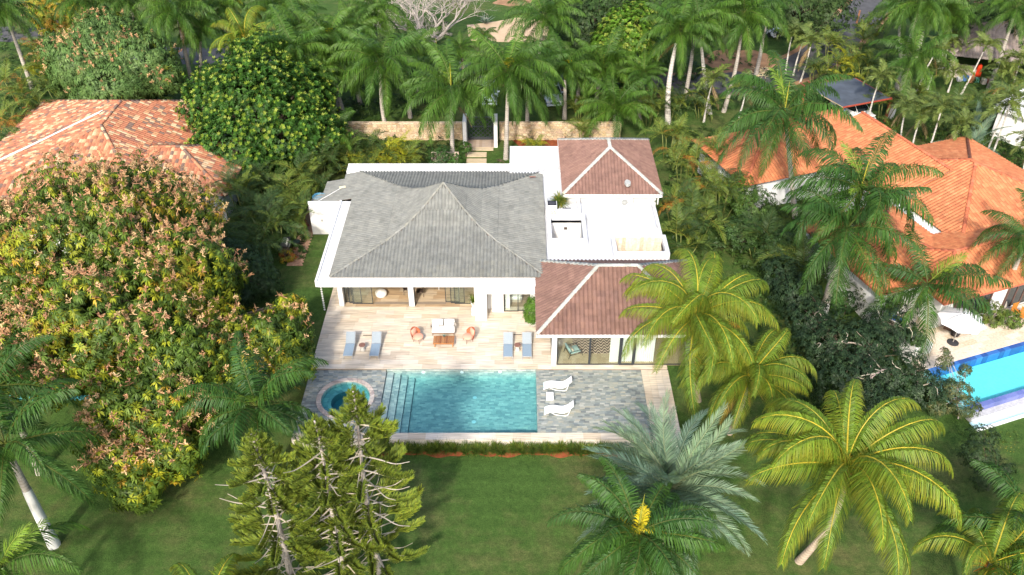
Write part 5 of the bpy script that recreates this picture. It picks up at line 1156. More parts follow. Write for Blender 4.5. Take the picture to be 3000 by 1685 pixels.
# --- person by the pavilion, mid-stride, back turned, bucket in hand
def person(loc, rz, label):
    t = thing('person', loc, label, 'person', rz=rz)
    J = {'pel': (0, 0, .95, .13, .10), 'wai': (0, 0, 1.1, .13, .10), 'che': (0, .02, 1.32, .17, .11), 'nk': (0, .02, 1.48, .065, .065), 'hd': (0, -.01, 1.60, .095, .11), 'top': (0, 0, 1.71, .07, .085)}
    J.update({'hl': (-.09, 0, .9, .09, .09), 'kl': (-.10, -.16, .50, .062, .062), 'al': (-.10, -.06, .10, .045, .045), 'tl': (-.10, -.24, .04, .04, .03), 'hr': (.09, 0, .9, .09, .09), 'kr': (.10, .08, .49, .062, .062), 'ar': (.11, .32, .13, .045, .045), 'tr': (.11, .17, .04, .04, .03)})
    J.update({'sl': (-.19, .02, 1.42, .07, .07), 'el': (-.27, .05, 1.13, .045, .045), 'wl': (-.29, -.10, .90, .033, .033), 'gl': (-.29, -.15, .82, .035, .03), 'sr': (.19, .02, 1.42, .07, .07), 'er': (.27, .08, 1.14, .045, .045), 'wr': (.30, .02, .88, .033, .033), 'gr': (.30, .0, .79, .035, .03)})
    E = [('pel', 'wai'), ('wai', 'che'), ('che', 'nk'), ('nk', 'hd'), ('hd', 'top'), ('pel', 'hl'), ('hl', 'kl'), ('kl', 'al'), ('al', 'tl'), ('pel', 'hr'), ('hr', 'kr'), ('kr', 'ar'), ('ar', 'tr'), ('che', 'sl'), ('sl', 'el'), ('el', 'wl'), ('wl', 'gl'), ('che', 'sr'), ('sr', 'er'), ('er', 'wr'), ('wr', 'gr')]
    K = list(J); me = bpy.data.meshes.new('body'); vs = [J[k][:3] for k in K]; es = [(K.index(a), K.index(b)) for a, b in E]
    fing = []
    for s_, g in ((-1, 'gl'), (1, 'gr')):                              # four fingers and a thumb per hand
        gx, gy, gz_ = J[g][:3]
        for f in range(4): n0 = len(vs); vs += [(gx + s_ * .01, gy - .03 + .02 * f, gz_ - .05), (gx - s_ * .01, gy - .03 + .02 * f, gz_ - .08 - .006 * (f in (1, 2)))]; es += [(K.index(g), n0), (n0, n0 + 1)]; fing += [.009, .008]
        n0 = len(vs); vs += [(gx - s_ * .02, gy - .05, gz_ - .02)]; es += [(K.index(g), n0)]; fing += [.010]
    me.from_pydata(vs, es, []); me.update(); o = link('body', me, t)
    sk = o.modifiers.new('skin', 'SKIN'); sv = me.skin_vertices[0].data
    for i, k in enumerate(K): sv[i].radius = J[k][3:5]
    for i, q in enumerate(fing): sv[len(K) + i].radius = (q, q)
    sv[0].use_root = True; ss = o.modifiers.new('sub', 'SUBSURF'); ss.levels = ss.render_levels = 1
    m_, nt_, p_ = newmat('clothed_skin'); x = N(nt_, 'ShaderNodeSeparateXYZ'); nt_.links.new(posnode(nt_, obj=True), x.inputs[0])
    mp = N(nt_, 'ShaderNodeMath', operation='MULTIPLY'); nt_.links.new(x.outputs[2], mp.inputs[0]); mp.inputs[1].default_value = .5
    rp = N(nt_, 'ShaderNodeValToRGB'); rp.color_ramp.interpolation = 'CONSTANT'; e = rp.color_ramp.elements
    for _ in range(2): e.new(.5)
    for i, (q, cc) in enumerate(((0, (.02, .02, .025)), (.035, (.13, .24, .36)), (.49, (.05, .10, .20)), (.735, (.16, .07, .04)))): e[i].position = q; e[i].color = cc + (1,)
    nt_.links.new(mp.outputs[0], rp.inputs[0]); nt_.links.new(rp.outputs[0], p_.inputs[0]); p_.inputs['Roughness'].default_value = .85; me.materials.append(m_)
    link('vest', MB((.72, .16, .02)).lathe([(.165, 1.0), (.175, 1.2), (.205, 1.38), (.16, 1.47), (.09, 1.5)], 0, .02, 14, sy=.72).mesh('vest', M['fabric'], True), t)
    link('hair', MB((.012, .01, .01)).lathe([(.10, 1.60), (.112, 1.66), (.09, 1.72), (0, 1.745)], 0, .02, 12).mesh('hair', M['fabric'], True), t)
    fc = MB((.16, .07, .04)); fc.lathe([(.018, 0), (.012, .02), (0, .03)], n=6, M4=Matrix.Translation((0, -.105, 1.595)) @ Matrix.Rotation(math.radians(90), 4, 'X'))
    for x_ in (-.035, .035): fc.lathe([(.012, 0), (0, .008)], n=6, tone=(.02, .015, .015), M4=Matrix.Translation((x_, -.095, 1.625)) @ Matrix.Rotation(math.radians(90), 4, 'X'))
    for x_ in (-.1, .1): fc.box(x_ - .012, x_ + .012, -.02, .03, 1.57, 1.63)
    fc.box(-.03, .03, -.106, -.095, 1.545, 1.555, tone=(.12, .04, .03)); link('face', fc.mesh('face', M['tone'], True), t)
    return t
c = G(2716, 226, -.075); person(c, math.radians(60), 'person in an orange vest and blue jeans carrying a white bucket on the grass')
c2 = G(2702, 232, -.075); t = thing('bucket', c2, 'white bucket beside the person in the orange vest', 'bucket'); link('pail', MB((.75, .78, .8)).lathe([(0, 0), (.15, 0), (.19, .36), (.17, .36), (.14, .03), (0, .03)], n=14).mesh('pail', M['tone'], True), t); link('handle', MB((.3, .3, .3)).tube([(.19 * math.cos(a), 0, .36 + .2 * math.sin(a)) for a in np.linspace(0, math.pi, 9)], .008, 4).mesh('handle', M['tone']), t)

# ------------------------------------------------------------------ palm fronds (shared meshes)
def frond(name, L, e0, bend, nl, lmax, wl, leafc, rachc, mat, seed, droop=0.5, fwd=0.6, plum=0.15, pet=0.12, tipc=None, r0=0.035, vup=0.15, side=0.0, curl=1.4, tiplen=0.35):
    """one pinnate frond growing from the origin towards +X; e0 start elevation, bend total downward turn (radians)"""
    r = random.Random(seed); n = 22; P = [Vector((0, 0, 0))]; Tn = []
    for i in range(n):
        s = i / n; th = e0 - bend * s ** curl; ph = side * s * s
        d = Vector((math.cos(th) * math.cos(ph), math.cos(th) * math.sin(ph), math.sin(th))); Tn.append(d); P.append(P[-1] + d * (L / n))
    Tn.append(Tn[-1]); mb = MB(leafc)
    mb.tube(P[::2] , [max(.008, r0 * (1 - .85 * i / (len(P[::2]) - 1))) for i in range(len(P[::2]))], 5, tone=rachc)
    for k in range(nl):
        s = pet + (1 - pet) * (k + .5) / nl; i = min(int(s * n), n - 1); f = s * n - i
        p = P[i].lerp(P[i + 1], f); t = Tn[i]; b = t.cross(Vector((0, 0, 1)))
        b = b.normalized() if b.length > .05 else Vector((0, 1, 0)); up = b.cross(t).normalized()
        prof = min(1, (s - pet) / .22 + .45) * (1 - (1 - tiplen) * max(0, (s - .45) / .55) ** 1.6)
        for sg in (-1, 1):
            l = lmax * prof * r.uniform(.86, 1.08); a = fwd + .55 * s * s + r.uniform(-.08, .08); v = vup + r.uniform(-plum, plum)
            d = (t * math.sin(a) + b * sg * math.cos(a) * math.cos(v) + up * math.sin(v) * math.cos(a)).normalized()
            h1 = .38 if droop < 1.2 else .22; h2 = .34 if droop < 1.2 else .42; dr = droop * r.uniform(.75, 1.25)
            q0 = p; d2 = (d + Vector((0, 0, -1)) * dr * .55).normalized(); d3 = (d + Vector((0, 0, -1)) * dr * 1.5).normalized()
            q1 = q0 + d * l * h1; q2 = q1 + d2 * l * h2; q3 = q2 + d3 * l * (1 - h1 - h2)
            wd = (t * .8 + up * r.uniform(-.35, .35)).normalized() * wl * .5
            c = jit(leafc, .22, r); ct = c
            if tipc and r.random() < .55 + .4 * s: ct = tuple(a_ * .45 + b_ * .55 for a_, b_ in zip(c, tipc))
            o = len(mb.v)
            mb.v += [tuple(q0 - wd * .4), tuple(q0 + wd * .4), tuple(q1 - wd), tuple(q1 + wd), tuple(q2 - wd * .8), tuple(q2 + wd * .8), tuple(q3)]
            mb.c += [c, c, c, c, ct, ct, ct]
            mb.f += [(o, o + 1, o + 3, o + 2), (o + 2, o + 3, o + 5, o + 4), (o + 4, o + 5, o + 6)]
    return mb.mesh(name, mat)
RG = (.074, .155, .020); RR = (.13, .17, .045)
FR = {}
def species(key, specs): FR[key] = specs
def fset(key, L, classes, **kw):
    FR[key] = [[frond('frond', L * random.Random(len(key) * 31 + ord(key[-1]) + ci * 7 + q).uniform(.92, 1.06), e0, bd, seed=ci * 17 + q * 5 + len(key), side=(.15, .5, -.5, -.2)[q % 4], **kw) for q in range(nq)] for ci, (e0, bd, nq) in enumerate(classes)]
fset('royal', 4.3, [(1.15, 1.15, 2), (.75, 1.55, 3), (.25, 1.6, 3), (-.45, 1.0, 3)], nl=76, lmax=1.1, wl=.058, leafc=RG, rachc=RR, mat=M['gloss_leaf'], droop=1.5, fwd=.5, plum=.45, r0=.04)
fset('royaldark', 4.6, [(1.1, 1.2, 2), (.7, 1.6, 3), (.15, 1.6, 3), (-.5, .95, 3)], nl=80, lmax=1.15, wl=.058, leafc=(.052, .124, .021), rachc=(.12, .14, .03), mat=M['gloss_leaf'], droop=1.7, fwd=.48, plum=.5, r0=.045)
fset('coco', 6.0, [(1.25, 2.4, 4), (.85, 2.3, 4), (.40, 1.85, 4), (-.2, 1.1, 3)], nl=135, lmax=1.45, wl=.042, leafc=(.155, .24, .024), rachc=(.60, .46, .05), mat=M['leaf'], droop=2.3, fwd=.42, plum=.2, tipc=(.30, .26, .03), r0=.05, pet=.10, vup=.05, curl=1.7)
fset('cocoold', 4.6, [(-.1, 1.0, 2), (-.5, .8, 2)], nl=48, lmax=.9, wl=.05, leafc=(.32, .22, .03), rachc=(.52, .34, .06), mat=M['leaf'], droop=1.3, fwd=.42, plum=.15, tipc=(.40, .16, .03), r0=.05)
fset('date', 5.6, [(1.2, .7, 3), (.75, .95, 4), (.3, .95, 4), (-.1, .8, 3)], nl=84, lmax=.80, wl=.062, leafc=(.195, .28, .185), rachc=(.27, .31, .18), mat=M['leaf'], droop=.12, fwd=.72, plum=.22, r0=.04, vup=.38, tiplen=.5)
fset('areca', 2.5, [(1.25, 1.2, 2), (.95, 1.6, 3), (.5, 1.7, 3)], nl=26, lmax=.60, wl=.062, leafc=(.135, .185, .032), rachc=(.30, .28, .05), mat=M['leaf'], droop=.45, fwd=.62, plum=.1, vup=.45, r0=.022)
fset('arecayellow', 2.4, [(1.25, 1.2, 2), (.95, 1.5, 3), (.5, 1.6, 2)], nl=26, lmax=.58, wl=.062, leafc=(.36, .38, .028), rachc=(.5, .42, .04), mat=M['leaf'], droop=.4, fwd=.62, plum=.1, vup=.45, tipc=(.46, .34, .03), r0=.022)
fset('arecaorange', 2.4, [(.8, 1.8, 2), (.4, 1.9, 2)], nl=24, lmax=.5, wl=.055, leafc=(.36, .17, .03), rachc=(.42, .26, .05), mat=M['leaf'], droop=.7, fwd=.6, plum=.15, vup=.3, tipc=(.38, .13, .05), r0=.022)
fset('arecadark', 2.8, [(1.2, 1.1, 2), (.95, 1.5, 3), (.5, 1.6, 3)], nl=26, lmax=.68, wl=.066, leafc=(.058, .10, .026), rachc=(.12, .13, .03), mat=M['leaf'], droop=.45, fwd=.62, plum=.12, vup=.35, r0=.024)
fset('adonidia', 2.3, [(1.1, 1.5, 2), (.8, 1.9, 3), (.35, 1.7, 3)], nl=30, lmax=.66, wl=.085, leafc=(.14, .185, .045), rachc=(.22, .25, .07), mat=M['leaf'], droop=.6, fwd=.55, plum=.3, vup=.35, r0=.024)
fset('dead', 3.2, [(-.75, .6, 2), (-1.1, .3, 2)], nl=40, lmax=.7, wl=.05, leafc=(.30, .20, .10), rachc=(.36, .26, .15), mat=M['leaf'], droop=1.2, fwd=.7, plum=.4, r0=.035)
fset('young', 2.6, [(1.2, .9, 2), (.7, .8, 2)], nl=30, lmax=.75, wl=.07, leafc=(.17, .27, .030), rachc=(.3, .35, .06), mat=M['gloss_leaf'], droop=.5, fwd=.7, plum=.35, r0=.03)
fset('yellownew', 2.0, [(1.3, 1.0, 2), (.7, 1.5, 2)], nl=26, lmax=.75, wl=.07, leafc=(.62, .50, .02), rachc=(.6, .5, .05), mat=M['leaf'], droop=.8, fwd=.7, plum=.3, r0=.03)

_pc = [0]
def put_frond(root, key, ci, az, at, s, rnd, tilt=0.0, name='frond'):
    st = FR[key][min(ci, len(FR[key]) - 1)]
    o = link(name, rnd.choice(st), root, at); o.rotation_euler = (rnd.uniform(-.32, .32), tilt, az); o.scale = (s, s * rnd.choice((1, 1, -1)), s); return o
def palm(key, base, crown, label, group, n=(3, 6, 5, 2), s=1.0, r0=.2, bark='bark_royal', shaft=0.0, spear=0, young=0, newy=0, old=0, az0=None, paint=0.0, flower=None, lean=None, cat='palm tree', name=None):
    _pc[0] += 1; rnd = random.Random(_pc[0] * 7 + 1)
    base = Vector(base); crown = Vector(crown); root = thing(name or {'royal': 'royal_palm', 'royaldark': 'royal_palm', 'coco': 'coconut_palm', 'date': 'date_palm', 'adonidia': 'slim_palm'}.get(key, 'palm'), base, label, cat, group)
    top = crown - base; top = top * (1 - min(.5, shaft / max(top.length, .1)))
    H = top.length; bowx = rnd.uniform(-.04, .04) * H if lean is None else lean
    pts = []; rad = []; m = 9
    for i in range(m + 1):
        q = i / m; pts.append(Vector((top.x * q + bowx * math.sin(math.pi * q), top.y * q, top.z * q)))
        bulge = 1 + .35 * (1 - q) ** 6 + (.18 * math.sin(math.pi * min(1, q * 1.1)) if key.startswith('royal') else 0)
        rad.append(r0 * bulge * (1 - .35 * q))
    end = m if not shaft else m
    link('trunk', MB().tube([(0, 0, -.6)] + [tuple(p) for p in pts], [rad[0]] + rad, 9).mesh('trunk', M[bark], True), root)
    if paint:
        hh = [i for i in range(m + 1) if i / m <= paint] + [min(m, int(paint * m) + 1)]
        link('painted_base', MB((.62, .62, .60)).tube([(0, 0, -.3)] + [tuple(pts[i]) for i in hh], [rad[0] + .025] + [rad[i] + .022 for i in hh], 9, caps=False).mesh('painted_base', M['tone'], True), root)
    u = (pts[-1] - pts[-2]).normalized(); c = pts[-1]
    if shaft:
        link('crownshaft', MB((.12, .22, .035)).tube([tuple(c - u * .1), tuple(c + u * shaft * .3), tuple(c + u * shaft * .8), tuple(c + u * shaft)], [rad[-1] * 1.05, rad[-1] * 1.35, rad[-1] * 1.0, .07], 10, tones=[(.15, .2, .05), (.15, .26, .04), (.10, .21, .03), (.10, .21, .03)]).mesh('crownshaft', M['tone_gloss'], True), root); c = c + u * shaft
    az = rnd.uniform(0, 6.28) if az0 is None else az0
    tot = sum(n); k = 0
    for ci, cnt in enumerate(n):
        for j in range(cnt):
            a = az + 2.399963 * k + rnd.uniform(-.15, .15); k += 1
            put_frond(root, key, ci, a, c - u * (.05 * ci), s * rnd.uniform(.88, 1.1), rnd, rnd.uniform(-.1, .1))
    for j in range(young): put_frond(root, 'young', j % 2, az + 1 + 2.1 * j, c + u * .1, s, rnd)
    for j in range(newy): put_frond(root, 'yellownew', j % 2, -1.4 + 1.3 * j, c + u * .15, s * .72, rnd, name='young_leaf')
    for j in range(old): put_frond(root, 'cocoold', j % 2, az + 1.7 + 1.9 * j, c - u * .3, s * .85, rnd, name='old_frond')
    if key in ('royal', 'adonidia', 'royaldark') and rnd.random() < .5:
        for j in range(rnd.choice((1, 1, 2))): put_frond(root, 'dead', j, rnd.uniform(0, 6.28), c - u * (shaft + .05), s * rnd.uniform(.6, .9), rnd, name='dead_frond')
    if spear:
        d = Vector((rnd.uniform(-.07, .1), rnd.uniform(-.1, .05), 1)).normalized()
        link('spear_leaf', MB((.46, .42, .06)).tube([tuple(c), tuple(c + d * spear * .5), tuple(c + d * spear)], [.055, .045, .008], 6).mesh('spear_leaf', M['leaf']), root)
    if flower:
        fb = MB(flower)
        for q in range(60):
            a, e_ = rnd.uniform(0, 6.28), rnd.uniform(-.9, .3); l = rnd.uniform(.5, 1.3); d = Vector((math.cos(a) * math.cos(e_), math.sin(a) * math.cos(e_), math.sin(e_)))
            st = c - u * .35; fb.tube([tuple(st), tuple(st + d * l * .6), tuple(st + d * l - Vector((0, 0, .3 * l)))], [.03, .02, .012], 3, tone=jit(flower, .4, rnd))
        link('flower_stalks', fb.mesh('flower_stalks', M['tone']), root)
    return root
def by_px(base, crown, zb=None):
    """base and crown seen in the photograph: the trunk stands at the base, the crown in the plane of the base"""
    b = G(*base, -.1); b = G(*base, gz(b.x, b.y)); return b, atY(*crown, b.y)
def by_h(crown, h):
    c = G(*crown, h); b = Vector((c.x, c.y, gz(c.x, c.y))); return b, c
GR = 'royal palms of the gardens'
KS = 1.2
GB = 'palms in the background garden'
GO = 'palms around the orange house'
def R(bc, label, **kw):
    kw.setdefault('shaft', 1.1); kw.setdefault('n', (3, 7, 6, 3)); kw['s'] = kw.get('s', 1.0) * (1.0 if kw.get('group') in (GB, GO) else KS); kw['n'] = tuple(int(q * (1.0 if kw.get('group') == GO else 1.25) + .5) for q in kw['n']); return palm(kw.pop('key', 'royal'), bc[0], bc[1], label, kw.pop('group', GR), **kw)
# --- the near coconut palms, date palm and royal palms
GC = 'tall coconut palms with yellow green fronds'
palm('coco', *by_px((2046, 1176), (2038, 925)), 'coconut palm overhanging the right slope of the glass room roof', GC, n=(5, 9, 9, 4), r0=.17, bark='bark_coco', old=3, flower=(.50, .22, .03), az0=.9, s=1.02)
palm('coco', *by_px((2137, 1270), (2195, 1105)), 'lower coconut palm between the glass room palm and the dark shrub tree', GC, n=(5, 8, 7, 2), r0=.16, bark='bark_coco', flower=(.45, .22, .05), az0=2.2, s=.86, old=1)
palm('coco', *by_px((2341, 1645), (2480, 1362)), 'large coconut palm with curved pale trunk on the lower right lawn', GC, n=(5, 9, 9, 5), r0=.19, bark='bark_coco', flower=(.42, .18, .05), az0=.3, lean=.7, s=1.06, old=1)
palm('coco', *by_h((2905, 1650), 3.6), 'coconut palm in the lower right corner with orange flower stalks', GC, n=(3, 4, 4, 0), r0=.17, bark='bark_coco', flower=(.50, .16, .02), s=.8, az0=1.1)
palm('coco', *by_h((600, 1835), 3.2), 'coconut palm at the bottom edge left of the pines', GC, n=(3, 5, 3, 0), r0=.17, bark='bark_coco', s=.85, az0=.4)
palm('date', *by_h((1965, 1432), 3.9), 'silver blue date palm in front of the pool deck corner', 'date palm', n=(12, 18, 18, 12), r0=.26, bark='bark_coco', s=.95)
R(by_h((1868, 1560), 6.8), 'dark royal palm with bright yellow new leaf at the bottom centre', key='royaldark', n=(3, 6, 7, 4), newy=4, spear=2.6, young=0, s=.80)
R(by_h((745, 1190), 5.6), 'royal palm left of the round spa with one bright green young frond', key='royaldark', n=(2, 4, 6, 4), young=2, s=.90)
b_ = by_px((159, 1597), (12, 1300)); R((b_[0], b_[1]), 'royal palm with white painted trunk on the lower left lawn', key='royaldark', n=(2, 3, 4, 3), r0=.25, bark='bark_royal', paint=.62, s=.95)
R(by_h((5, 1660), 4.5), 'bright green palm head in the bottom left corner', key='royal', n=(1, 2, 2, 1), young=5, s=.85)
R(by_h((-10, 1130), 6.5), 'dark palm reaching in from the left edge below the mango tree', key='royaldark', n=(1, 3, 4, 2), s=.85)
R(by_h((3010, 1560), 4.2), 'dark green palm cut by the lower right frame edge', key='royaldark', n=(2, 5, 5, 2), s=.85)
# --- big palms around the orange house
GO = 'palms around the orange house'
R(by_px((2408, 931), (2482, 668)), 'royal palm with dark drooping fronds left of the orange roof, nearer of two close trunks', key='royaldark', group=GO, n=(2, 5, 6, 4), r0=.27, s=1.25, paint=.12)
R(by_px((2462, 849), (2520, 552)), 'royal palm with tall yellow spear left of the orange roof, farther of two close trunks', key='royaldark', group=GO, n=(3, 6, 8, 5), r0=.25, s=1.35, spear=2.4, young=2)
b_ = by_px((2645, 985), (2722, 832)); R((b_[0], b_[1]), 'leaning palm with fat green crownshaft beside the white square planter', key='royaldark', group=GO, n=(2, 4, 4, 3), r0=.30, shaft=1.9, s=1.2, young=1)
R(by_px((2936, 911), (3012, 690)), 'royal palm at the right edge behind the white parasol', key='royaldark', group=GO, n=(2, 5, 6, 5), r0=.22, s=.9)
R(by_px((2330, 640), (2299, 325)), 'royal palm with spear standing against the orange roof below the carport', key='royaldark', group=GO, n=(3, 6, 8, 5), s=1.35, spear=2.6, young=1)
# --- palms along the stone wall
GW = 'royal palms along the stone wall'
W_ = [((1136, 400), (1112, 182), 'royal palm with bleached skirt left of the stone wall end', dict(n=(3, 7, 8, 5), s=1.02)),
      ((1326, 472), (1322, 262), 'royal palm in front of the left stone wall next to the iron gate', dict(n=(3, 7, 7, 5), s=1.0, spear=2.6, young=1)),
      ((1482, 466), (1488, 205), 'royal palm right of the iron gate with yellow new leaf', dict(n=(3, 7, 8, 5), newy=1, s=1.02)),
      ((1546, 402), (1545, 238), 'royal palm in the grassy bed right of the gate palm', dict(n=(2, 6, 6, 5), s=.9)),
      ((1654, 348), (1655, 200), 'royal palm behind the right stone wall with golden young frond', dict(n=(3, 6, 6, 3), newy=1, s=.85)),
      ((1806, 395), (1800, 318), 'low spreading palm behind the rear brown roof', dict(n=(4, 7, 7, 0), shaft=.5, s=.85)),
      ((1202, 345), (1196, 222), 'smaller palm with orange trunk behind the left stone wall', dict(n=(2, 5, 5, 3), s=.7)),
      ((1957, 362), (1986, 90), 'tall pale trunked royal palm right of the rear brown roof', dict(n=(3, 6, 6, 3), r0=.26, bark='bark_white', s=.92)),
      ((1012, 345), (975, 190), 'palm with brown trunk right of the dark round tree', dict(n=(3, 6, 6, 4), s=.95)),
      ((1745, 330), (1765, 195), 'leafy palm right of the golden frond with short spear', dict(n=(3, 6, 6, 2), s=.9, young=2, spear=1.4))]
for ba, cr, lab, kw in W_: R(by_px(ba, cr), lab, group=GW, **kw)
# --- palms further back
GB = 'palms in the background garden'
BK = [((515, 25), (569, 277), 'royal palm with scarred trunk on the shaded lawn behind the green mango tree', dict(n=(2, 6, 8, 6), s=1.1)),
      ((586, 88), (592, 262), 'brown trunked palm beside the scarred trunk palm', dict(n=(2, 6, 6, 3), s=.85)),
      ((8, 20), None, 'palm in the top left corner', dict(h=9, s=1.0)), ((245, -10), None, 'palm at the top edge above the green mango tree, leftmost one', dict(h=10, s=1.0)),
      ((372, -12), None, 'palm at the top edge above the green mango tree, rightmost one', dict(h=10, s=1.0)),
      ((640, 10), None, 'palm at the top edge left of the arching yellow coconut fronds', dict(h=8, s=.95)),
      ((815, 22), None, 'palm behind the dark round tree near the top edge', dict(h=8)), ((888, 75), None, 'palm above the right shoulder of the dark round tree', dict(h=8)),
      ((965, 110), None, 'palm with yellow spear right of the dark round tree', dict(h=8, newy=1)), ((862, 150), None, 'broad palm touching the dark round tree on its right', dict(h=8, s=1.1)),
      ((905, 225), None, 'drooping palm low beside the dark round tree', dict(h=6, s=.9)), ((1030, 90), None, 'palm left of the bare grey tree', dict(h=8)),
      ((1098, 30), None, 'palm at the top left of the bare grey tree', dict(h=9)), ((1215, 140), None, 'dark palm just below the bare grey tree', dict(h=5, s=.8)),
      ((1285, 165), None, 'dark low palm between the bare tree and the gate palms', dict(h=4, s=.62, spear=2.2)), ((1352, 140), None, 'slender palm in front of the sand bank left end', dict(h=4, s=.55)),
      ((1590, 48), None, 'large blue green royal palm in front of the sand bank', dict(h=9, s=1.1)), ((1410, 105), None, 'small yellowish palm in front of the sand bank', dict(h=4, s=.5)),
      ((1600, 150), None, 'dark palm behind the golden young frond', dict(h=5, s=.8)), ((1695, 185), None, 'palm below the bright green round tree left side', dict(h=4.5, s=.7)),
      ((1885, 215), None, 'palm with long arching fronds below the bright green round tree', dict(h=5, s=.65)),
      ((2047, 60), (2080, 334), 'royal palm with white trunk foot left of the road bend', dict(n=(3, 7, 7, 4), bark='bark_white', s=1.05)), ((2182, 40), (2120, 328), 'huge royal palm hanging over the parked white car', dict(n=(3, 7, 8, 6), s=1.2)),
      ((2040, 20), None, 'palm at the top edge left of the huge road palm', dict(h=10)), ((2255, -10), None, 'palm at the top edge above the parked white car', dict(h=9)),
      ((2637, 27), (2641, 172), 'royal palm with thin pale trunk right of the road bend', dict(bark='bark_white', s=1.0)), ((2730, 20), (2685, 186), 'royal palm with long thin trunk left of the pavilion', dict(bark='bark_white', s=.95)),
      ((2784, 40), (2750, 198), 'royal palm with thick white trunk in front of the pavilion', dict(bark='bark_white', r0=.3, s=1.05)), ((2675, 165), (2604, 346), 'royal palm with stout white trunk beside the carport', dict(bark='bark_royal', r0=.33, s=1.0, n=(2, 4, 5, 7), paint=.2)),
      ((2700, 5), None, 'palm at the top edge above the long thin trunk', dict(h=11)), 
      ((2980, 20), None, 'palm in the top right corner', dict(h=9))]
for cr, ba, lab, kw in BK:
    h = kw.pop('h', None); kw.setdefault('n', (2, 6, 7, 4)); R(by_px(ba, cr) if ba else by_h(cr, h), lab, group=GB, **kw)
palm('coco', *by_h((718, 112), 6.5), 'yellow green coconut palm behind the dark round tree top', GB, n=(3, 6, 5, 0), s=.82, bark='bark_coco')
palm('coco', *by_h((650, 30), 6.5), 'yellow green coconut palm at the top edge behind the other coconut palm', GB, n=(3, 5, 4, 0), s=.75, bark='bark_coco')
# --- slim palms with thin white trunks
GA = 'slim palms with thin white trunks'
SL = [((2089, 232), (2062, 358), 'slim palm with one yellow frond left of the carport'), ((2186, 258), (2163, 344), 'slim palm right of the one with the yellow frond'),
      ((2322, 92), (2301, 214), 'slim white trunk palm by the road, leftmost of three'), ((2357, 108), (2324, 222), 'slim white trunk palm by the road, middle of three'), ((2378, 122), (2344, 242), 'slim white trunk palm by the road, rightmost of three'),
      ((2579, 222), (2540, 372), 'slim palm with sparse crown in front of the minivan'), ((2742, 150), (2687, 268), 'slim palm beside the person with the bucket'), ((2889, 136), (2816, 276), 'slim palm in front of the pavilion roof middle'),
      ((2796, 212), (2777, 270), 'short slim palm below the pavilion eaves'), ((2735, 205), (2718, 262), 'short slim palm right of the bucket'), ((2782, 118), (2762, 210), 'slim palm left of the pavilion eaves corner'),
      ((2699, 335), (2668, 458), 'slim palm on the narrow lawn, second of the row'), ((2656, 305), (2639, 438), 'slim palm on the narrow lawn nearest the carport'), ((2761, 312), (2711, 470), 'slim palm on the narrow lawn, third of the row'), ((2816, 365), (2750, 476), 'bent slim palm on the narrow lawn nearest the hedge'),
      ((2944, 318), (2878, 482), 'tall slim palm in front of the far white house, left one'), ((2966, 285), (2891, 494), 'tall slim palm in front of the far white house, right one'), ((3020, 420), (2990, 552), 'slim palm at the right edge by the hedge end'),
      ((2944, 205), (2900, 300), 'slim palm right of the pavilion heap'), ((2990, 175), (2950, 300), 'slim palm at the right edge near the pavilion')]
for cr, ba, lab in SL: palm('adonidia', *by_px(ba, cr), lab, GA, n=(3, 5, 5), r0=.10, bark='bark_white', s=1.0, shaft=.5)
# --- clumping areca palms
GQ = 'clumping areca palms'
def clump(px, py, h, label, keys=('areca',), n=16, s=1.0, rad=.8, name='areca_palm', group=GQ):
    _pc[0] += 1; rnd = random.Random(_pc[0] * 13); c = G(px, py, h * .8); root = thing(name, (c.x, c.y, gz(c.x, c.y)), label, 'palm', group)
    k = 0; stems = max(4, n // 4)
    for i in range(stems):
        a = 2.4 * i; q = rad * math.sqrt((i + .3) / stems); hx, hy = q * math.cos(a), q * math.sin(a); hz = h * rnd.uniform(.45, .95)
        link('stem', MB((.16, .18, .05)).tube([(hx * .4, hy * .4, -.3), (hx * .8, hy * .8, hz * .6), (hx, hy, hz)], [.05, .045, .035], 5).mesh('stem', M['tone'], True), root)
        for j in range(max(3, n // stems)):
            k += 1; put_frond(root, rnd.choice(keys), rnd.choice((0, 1, 1, 2)), a * .4 + 2.4 * k, Vector((hx, hy, hz)), s * rnd.uniform(.8, 1.12), rnd)
    return root
